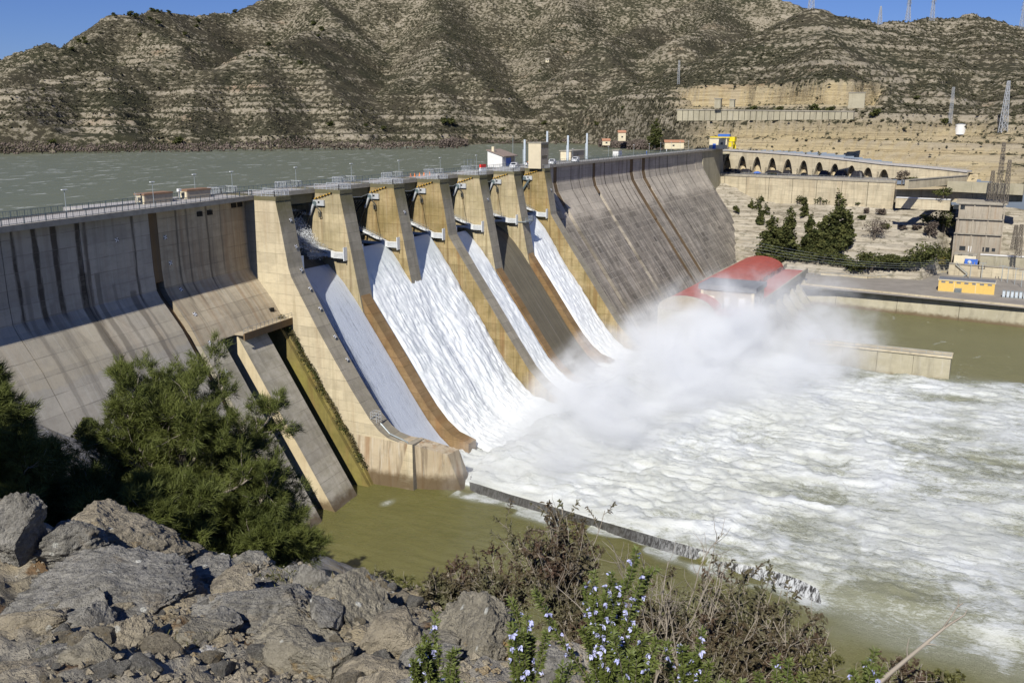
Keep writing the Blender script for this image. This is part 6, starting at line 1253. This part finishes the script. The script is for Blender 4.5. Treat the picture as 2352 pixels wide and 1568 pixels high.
# loose stones: shared meshes, one object each
protos = []
for s_ in range(7):
    v, f = rock_verts(300+s_, (1, 1.1, .6), 2, 7, .08); protos.append(mk('loose_stone', v, f, m_rt if s_ % 2 else m_rg, None, False))
R4 = random.Random(4); cnt = 0
for i in range(290):
    px = R4.uniform(-20, 1080) if i < 230 else R4.uniform(0, 320); f = R4.uniform(4.0, 8.3)*(1 if px < 700 else .75); p = ray(px, 700); p = p/math.hypot(p[0], p[1]); x, y = CAM[0]+p[0]*f, CAM[1]+p[1]*f
    fe = np.interp((px-1176)/FPX*f, EDX, EDF)
    if f > fe-.1: continue
    sz = .04+.13*R4.random()**2.2; pz = gz(x, y)
    o = protos[cnt] if cnt < 7 else protos[R4.randrange(7)].copy()
    if cnt >= 7: COL.objects.link(o)
    o.location = (x, y, pz+sz*.12); o.rotation_euler = (R4.uniform(-.4, .4), R4.uniform(-.4, .4), R4.random()*6); o.scale = (sz, sz*R4.uniform(.8, 1.3), sz); cnt += 1
    tag(o, 'loose limestone fragment lying on the rocky ledge', 'stone', 'loose limestone fragments on the ledge')
R1 = np.random.default_rng(21); n = 7000; V = []; F = []
for i in range(n):
    f = R1.uniform(3.6, 9.5); r = R1.uniform(-.56, .12)*f; fe = np.interp(r, EDX, EDF)
    if f > fe: continue
    x, y = loc2(f, r); s = .008+.022*R1.random()**2; b = np.array([(1, 0, 0), (0, 1, 0), (-1, -.3, 0), (0, -1, .1), (0, 0, .8)])*(1+R1.uniform(-.4, .4, (5, 3)))*s+np.array([x, y, gz(x, y)+s*.2]); k0 = len(V); V += list(b); F += [(k0, k0+1, k0+4), (k0+1, k0+2, k0+4), (k0+2, k0+3, k0+4), (k0+3, k0, k0+4)]
tag(mk('gravel', V, F, m_rt), 'fine limestone gravel between the boulders', 'gravel', kind='stuff')
# ---- plants
def ribbon_tubes(paths, radii, n=3):
    V = []; F = []
    for P_, r in zip(paths, radii):
        P_ = np.asarray(P_); m = len(P_); d = np.gradient(P_, axis=0); d /= np.linalg.norm(d, axis=1)[:, None]+1e-9
        a = np.cross(d, [0.31, .2, .93]); a /= np.linalg.norm(a, axis=1)[:, None]+1e-9; b = np.cross(d, a); rr = np.linspace(r, r*.35, m)[:, None]; k0 = len(V)*1
        for k in range(n):
            t = 2*math.pi*k/n
            V.append(P_+(a*math.cos(t)+b*math.sin(t))*rr)
        base = sum(len(v) for v in V[:-n]) if False else None
        F.append((m, n))
    VV = []; FF = []; off = 0; idx = 0
    for (m, n_) in F:
        rings = np.stack(V[idx:idx+n_], 1).reshape(-1, 3); idx += n_; VV.append(rings)
        i = np.arange(m-1)[:, None]*n_; k = np.arange(n_)[None]; FF.append(np.stack([off+i+k, off+i+(k+1) % n_, off+i+n_+(k+1) % n_, off+i+n_+k], -1).reshape(-1, 4)); off += m*n_
    return np.concatenate(VV), np.concatenate(FF)
def blades(P_, D_, L, W_, R, bend=.25):      # leaf quads from points P_, directions D_
    n = len(P_); a = np.cross(D_, R.normal(size=(n, 3))); a /= np.linalg.norm(a, axis=1)[:, None]+1e-9; L = np.asarray(L).reshape(-1, 1); W_ = np.asarray(W_).reshape(-1, 1); g = np.array([0, 0, -1.])*bend*L
    V = np.stack([P_-a*W_*.3, P_+a*W_*.3, P_+D_*L*.6+a*W_*.5+g*.2, P_+D_*L+g, P_+D_*L*.6-a*W_*.5+g*.2], 1).reshape(-1, 3)
    i = 5*np.arange(n)[:, None]; return V, [tuple(r) for r in (i+np.array([0, 1, 2, 3, 4])[None]).tolist()]
def unit(v): return v/(np.linalg.norm(v, axis=-1, keepdims=True)+1e-9)
def grow(base, d0, L, R, seg=7, wob=.25, up=.1):
    p = np.array(base, float); d = unit(np.array(d0, float)); out = [p.copy()]
    for i in range(seg): d = unit(d+R.normal(size=3)*wob+np.array([0, 0, up])); p = p+d*L/seg; out.append(p.copy())
    return np.array(out)
# pine: trunk, limbs, twigs, needle tufts
def pine(name, lab, base, h, wd, seed, lean=(0, 0), dens=1., mat_f=None, nlimb=46, clip=None, nl=.13):
    R = np.random.default_rng(seed); t = thing(name, lab, 'pine tree', tuple(base))
    tr = np.array([[lean[0]*k**1.3*h+.12*math.sin(k*6), lean[1]*k**1.3*h+.1*math.cos(k*5), h*k] for k in np.linspace(-.15, .98, 12)])
    MB().tube([tuple(q) for q in tr], list(np.linspace(wd*.03+.03, .025, 12)), 8).build('trunk', m_bark, t)
    limbs = []; twigs = []; tip_p = []; tip_d = []
    for i in range(nlimb):
        k = .05+.93*R.random()**.85; b = tr[0]+(tr[-1]-tr[0])*0; j = k*11; b = tr[int(j)]+(tr[min(int(j)+1, 11)]-tr[int(j)])*(j-int(j)); a = R.uniform(0, 2*math.pi)
        Lm = wd*.5*(1-.62*k**1.6)*R.uniform(.65, 1.12); d = np.array([math.cos(a), math.sin(a), R.uniform(.1, .75)]); P_ = grow(b, d, Lm, R, 8, .13, .05); limbs.append(P_)
        for m in range(int(15*Lm*dens)+3):
            s_ = R.uniform(.2, 1)*7.99; q = P_[int(s_)]+(P_[min(int(s_)+1, 8)]-P_[int(s_)])*(s_-int(s_)); d2 = unit(P_[-1]-P_[0])*.7+R.normal(size=3)*.6+np.array([0, 0, .35]); T = grow(q, d2, R.uniform(.25, .6)*wd/4.6, R, 5, .2, .12); twigs.append(T)
            for e in range(9):
                u = R.uniform(.35, 1)*4.99; o_ = T[int(u)]+(T[min(int(u)+1, 5)]-T[int(u)])*(u-int(u)); dd = unit(unit(T[-1]-T[0])+R.normal(size=3)*.55+[0, 0, .25]); e_ = o_+dd*R.uniform(.04, .16); tip_p.append(e_); tip_d.append(dd)
    for l_ in limbs: V, F = ribbon_tubes([l_], [wd*.008+.008], 4); mk('limb', V, F, m_twig, t)
    V, F = ribbon_tubes(twigs, [.009]*len(twigs), 3); tag(mk('twigs', V, F, m_twig, t), kind='stuff')
    P_ = np.array(tip_p); D_ = np.array(tip_d); nn_ = 26; P2 = np.repeat(P_, nn_, 0)+R.normal(size=(len(P_)*nn_, 3))*.022; D2 = unit(np.repeat(D_, nn_, 0)+R.normal(size=(len(P2), 3))*.5)
    L = R.uniform(.6, 1.15, len(P2))*nl; w_ = .0042; a = unit(np.cross(D2, R.normal(size=D2.shape)))
    V = np.stack([P2-a*w_, P2+a*w_, P2+D2*L[:, None]], 1).reshape(-1, 3); tag(mk('crown', V, np.arange(len(V)).reshape(-1, 3), mat_f or m_fol, t), kind='stuff'); return t
def crown_at(px, py, dist): p = atd(px, py, dist); return p
p = crown_at(450, 1290, 14.5); pine('pine_tree', 'large sunlit pine leaning over the ledge in front of the dam wing', (p[0], p[1], p[2]-.6), 3.3, 4.5, 51, lean=(-.0, .03), dens=.85, nlimb=58)
p = crown_at(300, 1300, 13.2); pine('pine_tree', 'low spreading pine below and left of the large sunlit pine', (p[0], p[1], p[2]-.9), 1.75, 3.3, 53, dens=1.2, nlimb=44)
p = crown_at(600, 1275, 13.6); pine('pine_tree', 'small pine crown drooping right of the large pine toward the water', (p[0], p[1], p[2]-.7), 1.25, 2.1, 54, dens=1.2, nlimb=30)
p = crown_at(-25, 1230, 13.0); pine('pine_tree', 'dark shaded pine at the left edge of the photo', (p[0], p[1], p[2]-.6), 2.35, 2.5, 55, dens=1.2, nlimb=58)
p = crown_at(170, 1240, 14.6); pine('pine_tree', 'pine crown added to darken the gap between the left pine and the big one', (p[0], p[1], p[2]-.8), 1.5, 2.6, 57, dens=1.1, nlimb=34)  # crown added so that foliage darkens the shaded slope here
xo, yo = loc2(8.2, -9.3); pine('pine_tree', 'tall unseen pine added beyond the left edge to shade the ledge', (xo, yo, gz(xo, yo)), 7.2, 4.6, 58, dens=1., nlimb=60)  # unseen pine added off frame to shade the left trees and ledge
xo, yo = loc2(5.6, -7.6); pine('pine_tree', 'second unseen pine beyond the left edge beside the ledge', (xo, yo, gz(xo, yo)), 4.2, 2.6, 59, dens=1., nlimb=40)  # second unseen pine off frame, next to the one added for shade
p = crown_at(105, 1240, 14.0); pine('pine_tree', 'dark low pine between the left pine and the large pine', (p[0], p[1], p[2]-1.0), 1.25, 2.0, 56, dens=1.1, nlimb=34)
lobes = []
for z in np.linspace(31, 3, 40): lobes.append((-.9+.3*math.sin(z), yprof(PL, z)-.4, z+.5, .7+.3*abs(math.sin(z*1.7)), .8, .6))
V, F = crown_cloud(5200, lobes, .16, 611); M = Mat('ledge_weeds', .9, .1); M.col(M.mix(M.ramp(M.noise(.5, 4), [(.4, 0.), (.6, 1.)]), (.05, .065, .02), (.14, .115, .06))); tag(mk('ledge_weeds', V, F, M.m), 'strip of green weeds along the mossy ledge beside the end pier', 'weeds', kind='stuff')
# leafy shrubs
M = Mat('mastic_leaf', .55, .3); M.col(M.mix(M.ramp(M.noise(3, 3), [(.35, 0.), (.65, 1.)]), (.075, .045, .03), (.11, .11, .055))); m_mast = M.m
M = Mat('olive_leaf', .6, .3); M.col(M.mix(M.noise(4, 3), (.075, .075, .02), (.13, .13, .045))); m_olive = M.m
M = Mat('rosemary_leaf', .5, .3); M.col(M.mix(M.noise(7, 3), (.065, .095, .02), (.165, .19, .05))); m_rosl = M.m
M = Mat('rosemary_flower', .6, .2); M.col(M.mix(M.noise(9, 2), (.36, .38, .70), (.62, .64, .86))); m_rosf = M.m
def shrub(lab, px, pyb, pyt, wpx, dist, seed, mat, nst=34, leafn=12, L=.034, W_=.011, name='shrub', bare=.25, r=.006, cat='shrub', spread=.5):
    R = np.random.default_rng(seed); b = atd(px, pyb, dist); s = dist/math.cos(math.radians(25))/FPX; H = (pyb-pyt)*s*1.08; Wd = wpx*s
    t = thing(name, lab, cat, tuple(b)); st = []; tw = []; LP = []; LD = []
    for i in range(int(nst*1.25)):
        a = R.uniform(0, 6.28); q = R.random()**.5; d = np.array([math.cos(a)*q*spread*Wd/H, math.sin(a)*q*spread*Wd/H, 1.]); Ls = H*R.uniform(.6, 1.02); P_ = grow(np.array([math.cos(a)*q*.12*Wd, math.sin(a)*q*.12*Wd, -.05]), d, Ls, R, 8, .12, .04); st.append(P_)
        for m in range(14):
            u = R.uniform(.15, 1)*7.99; o_ = P_[int(u)]+(P_[min(int(u)+1, 8)]-P_[int(u)])*(u-int(u)); T = grow(o_, unit(R.normal(size=3)*.6+[0, 0, .75]), R.uniform(.08, .24)*H, R, 5, .2, .08); tw.append(T)
            if R.random() < bare: continue
            for e in range(leafn):
                v = R.uniform(.25, 1)*4.99; c_ = T[int(v)]+(T[min(int(v)+1, 5)]-T[int(v)])*(v-int(v)); LP.append(c_); LD.append(unit(R.normal(size=3)+unit(T[-1]-T[0])*1.1))
    V, F = ribbon_tubes(st, [r]*len(st), 4); tag(mk('stems', V, F, m_twig, t), kind='stuff'); V, F = ribbon_tubes(tw, [r*.4]*len(tw), 3); tag(mk('twigs', V, F, m_twig, t), kind='stuff')
    if LP:
        V, F = blades(np.array(LP), np.array(LD), L*R.uniform(.6, 1.2, len(LP)), np.full(len(LP), W_), R); tag(mk('leaves', V, F, mat, t), kind='stuff')
    return t
shrub('tall dark reddish shrub rising against the green pool, tallest of its belt', 1290, 1440, 1165, 170, 5.6, 1, m_mast, 40, 20)
shrub('brown twiggy shrub left of the tallest one', 1140, 1440, 1255, 160, 5.7, 2, m_mast, 30, 16)
shrub('low brown shrub above the spotted boulder', 1020, 1440, 1300, 160, 5.7, 3, m_mast, 28, 16)
shrub('low dark green shrub left in the shrub belt', 930, 1440, 1315, 140, 5.8, 4, m_olive, 24, 16)
shrub('pale twiggy olive shrub right of the grey rim boulder', 850, 1430, 1290, 130, 6.2, 5, m_olive, 24, 10, bare=.45)
shrub('reddish brown shrub directly right of the tall rosemary', 1520, 1560, 1330, 190, 5.0, 6, m_mast, 34, 16)
shrub('spiky reddish shrub topmost in the right belt', 1690, 1580, 1310, 170, 4.9, 7, m_mast, 36, 18)
shrub('thin reddish shrub at the right end of the belt', 1830, 1620, 1400, 170, 4.7, 8, m_mast, 26, 14, bare=.4)
shrub('dense brown shrub under the tallest shrub', 1380, 1530, 1380, 200, 5.0, 9, m_mast, 34, 16)
shrub('brown shrub filling the gap below the right belt', 1640, 1640, 1450, 260, 4.5, 10, m_mast, 40, 16)
shrub('bare pale stems sticking up between the rosemary and the right shrubs', 1500, 1560, 1180, 120, 4.8, 11, m_mast, 9, 2, bare=.95, name='bare_shrub', r=.006, spread=.7)
shrub('bare pale stems leaning right of the reddish shrub', 1600, 1600, 1290, 120, 4.7, 12, m_mast, 8, 2, bare=.95, name='bare_shrub', spread=.9)
shrub('low olive scrub at the foot of the bare branch', 1900, 1680, 1510, 190, 4.2, 14, m_olive, 26, 12, bare=.3)
shrub('low twiggy scrub along the bottom edge under the branch', 2070, 1690, 1530, 170, 4.1, 15, m_mast, 24, 10, bare=.4)
shrub('small grey-green bush tip at the bottom right edge', 2190, 1640, 1540, 90, 4.3, 13, m_olive, 16, 14)
# rosemary
def rosemary(lab, px, pyb, pyt, wpx, dist, seed, nst=14, flo=.4):
    R = np.random.default_rng(seed); b = atd(px, pyb, dist); s = dist/math.cos(math.radians(27))/FPX; H = (pyb-pyt)*s*1.1; Wd = wpx*s
    t = thing('rosemary_bush', lab, 'rosemary', tuple(b)); st = []; LP = []; LD = []; FP = []; FD = []
    for i in range(nst):
        a = R.uniform(0, 6.28); q = R.random()**.6*(i > 0); P_ = grow(np.array([math.cos(a)*q*.1*Wd, math.sin(a)*q*.1*Wd, -.03]), [math.cos(a)*q*.55*Wd/H, math.sin(a)*q*.55*Wd/H, 1.], H*(1 if i == 0 else R.uniform(.45, .95)), R, 12, .07, .05); st.append(P_)
        n_ = int(len(P_)*36*H/.5*.95)
        for m in range(n_):
            u = R.uniform(.12, 1)*11.99; k = int(u); o_ = P_[k]+(P_[min(k+1, 12)]-P_[k])*(u-k); ax = unit(P_[min(k+1, 12)]-P_[k]); sd_ = unit(np.cross(ax, R.normal(size=3))); LP.append(o_); LD.append(unit(sd_+ax*R.uniform(.3, 1.3)))
        for m in range(int(n_*.011*flo*2)):
            u = R.uniform(.35, .98)*11.99; k = int(u); FP.append(P_[k]+(P_[min(k+1, 12)]-P_[k])*(u-k)); FD.append(unit(R.normal(size=3)+[0, 0, .3]))
    V, F = ribbon_tubes(st, [.0035]*len(st), 4); tag(mk('stems', V, F, m_bark, t), kind='stuff')
    V, F = blades(np.array(LP), np.array(LD), .027*R.uniform(.6, 1.15, len(LP)), np.full(len(LP), .0052), R, .15); tag(mk('leaves', V, F, m_rosl, t), kind='stuff')
    P2 = []; D2 = []
    for p, d in zip(FP, FD):
        for e in range(5): P2.append(p+d*.012); D2.append(unit(d+R.normal(size=3)*.75))
    if P2: V, F = blades(np.array(P2), np.array(D2), np.full(len(P2), .015), np.full(len(P2), .010), R, .3); tag(mk('flowers', V, F, m_rosf, t), kind='stuff')
    return t
rosemary('tallest rosemary spray with pale blue flowers, in front of the shrubs', 1385, 1590, 1235, 150, 2.9, 31, 20, .9)
rosemary('rosemary at the base right of the tallest spray', 1450, 1640, 1420, 140, 2.6, 32, 14, .6)
rosemary('rosemary sprig with violet tip in front of the spotted boulder', 1200, 1620, 1370, 90, 2.8, 33, 12, .7)
rosemary('rosemary sprig left of the spotted boulder', 985, 1610, 1400, 90, 2.9, 34, 11, .6)
rosemary('low rosemary between the two boulder sprigs', 1040, 1640, 1480, 110, 2.7, 35, 10, .3)
rosemary('flowering rosemary in the right belt', 1590, 1640, 1420, 110, 2.9, 36, 12, .8)
rosemary('low rosemary cluster at the bottom right', 1800, 1680, 1505, 170, 2.8, 37, 14, .35)
rosemary('rosemary sprig with violet flowers near the bare branch', 1985, 1660, 1490, 90, 3.0, 38, 12, .5)
rosemary('rosemary tuft at the bottom centre', 1270, 1660, 1500, 130, 2.5, 39, 12, .5)
rosemary('rosemary tuft right of centre at the bottom edge', 1700, 1680, 1530, 120, 2.6, 40, 12, .4)
# dead branch
br = thing('dead_branch', 'long bare forked branch reaching over the foam at the bottom right', 'branch', tuple(atd(1985, 1600, 3.4)))
o_ = atd(1985, 1600, 3.4); L1 = [atd(*q)-o_ for q in ((1985, 1600, 3.4), (2035, 1552, 3.45), (2080, 1515, 3.5), (2125, 1478, 3.5), (2170, 1440, 3.55), (2205, 1418, 3.6))]
tw = [[atd(*q)-o_ for q in s_] for s_ in (((2165, 1443, 3.55), (2185, 1415, 3.55), (2200, 1390, 3.6), (2203, 1370, 3.6)), ((2190, 1428, 3.58), (2215, 1412, 3.6), (2222, 1398, 3.62)), ((2085, 1512, 3.5), (2083, 1490, 3.5), (2088, 1465, 3.5)), ((2125, 1478, 3.5), (2150, 1480, 3.5)), ((2200, 1392, 3.6), (2212, 1384, 3.6)))]
V, F = ribbon_tubes([np.array(L1)], [.011], 6); mk('limb', V, F, m_twig, br); [mk('twig', *ribbon_tubes([np.array(q)], [.004], 4), m_twig, br) for q in tw]
# grass tufts between rocks
R1 = np.random.default_rng(77); LP = []; LD = []
for (px, py, ds) in [(340, 1330, 6.6), (395, 1530, 4.8), (420, 1545, 4.7), (110, 1545, 4.8), (640, 1345, 6.4), (620, 1395, 5.6), (750, 1355, 6.1), (655, 1530, 4.5), (380, 1345, 6.4), (130, 1530, 5)]:
    c_ = atd(px, py, ds); c_[2] = max(gz(c_[0], c_[1]), c_[2]-.05)
    for i in range(70): LP.append(c_+R1.normal(size=3)*[.07, .07, .0]); LD.append(unit(R1.normal(size=3)*.6+[0, 0, .9]))
V, F = blades(np.array(LP), np.array(LD), R1.uniform(.04, .13, len(LP)), np.full(len(LP), .005), R1, .5); tag(mk('grass_tufts', V, F, m_olive), 'short green grass in the cracks of the ledge', 'grass', kind='stuff')
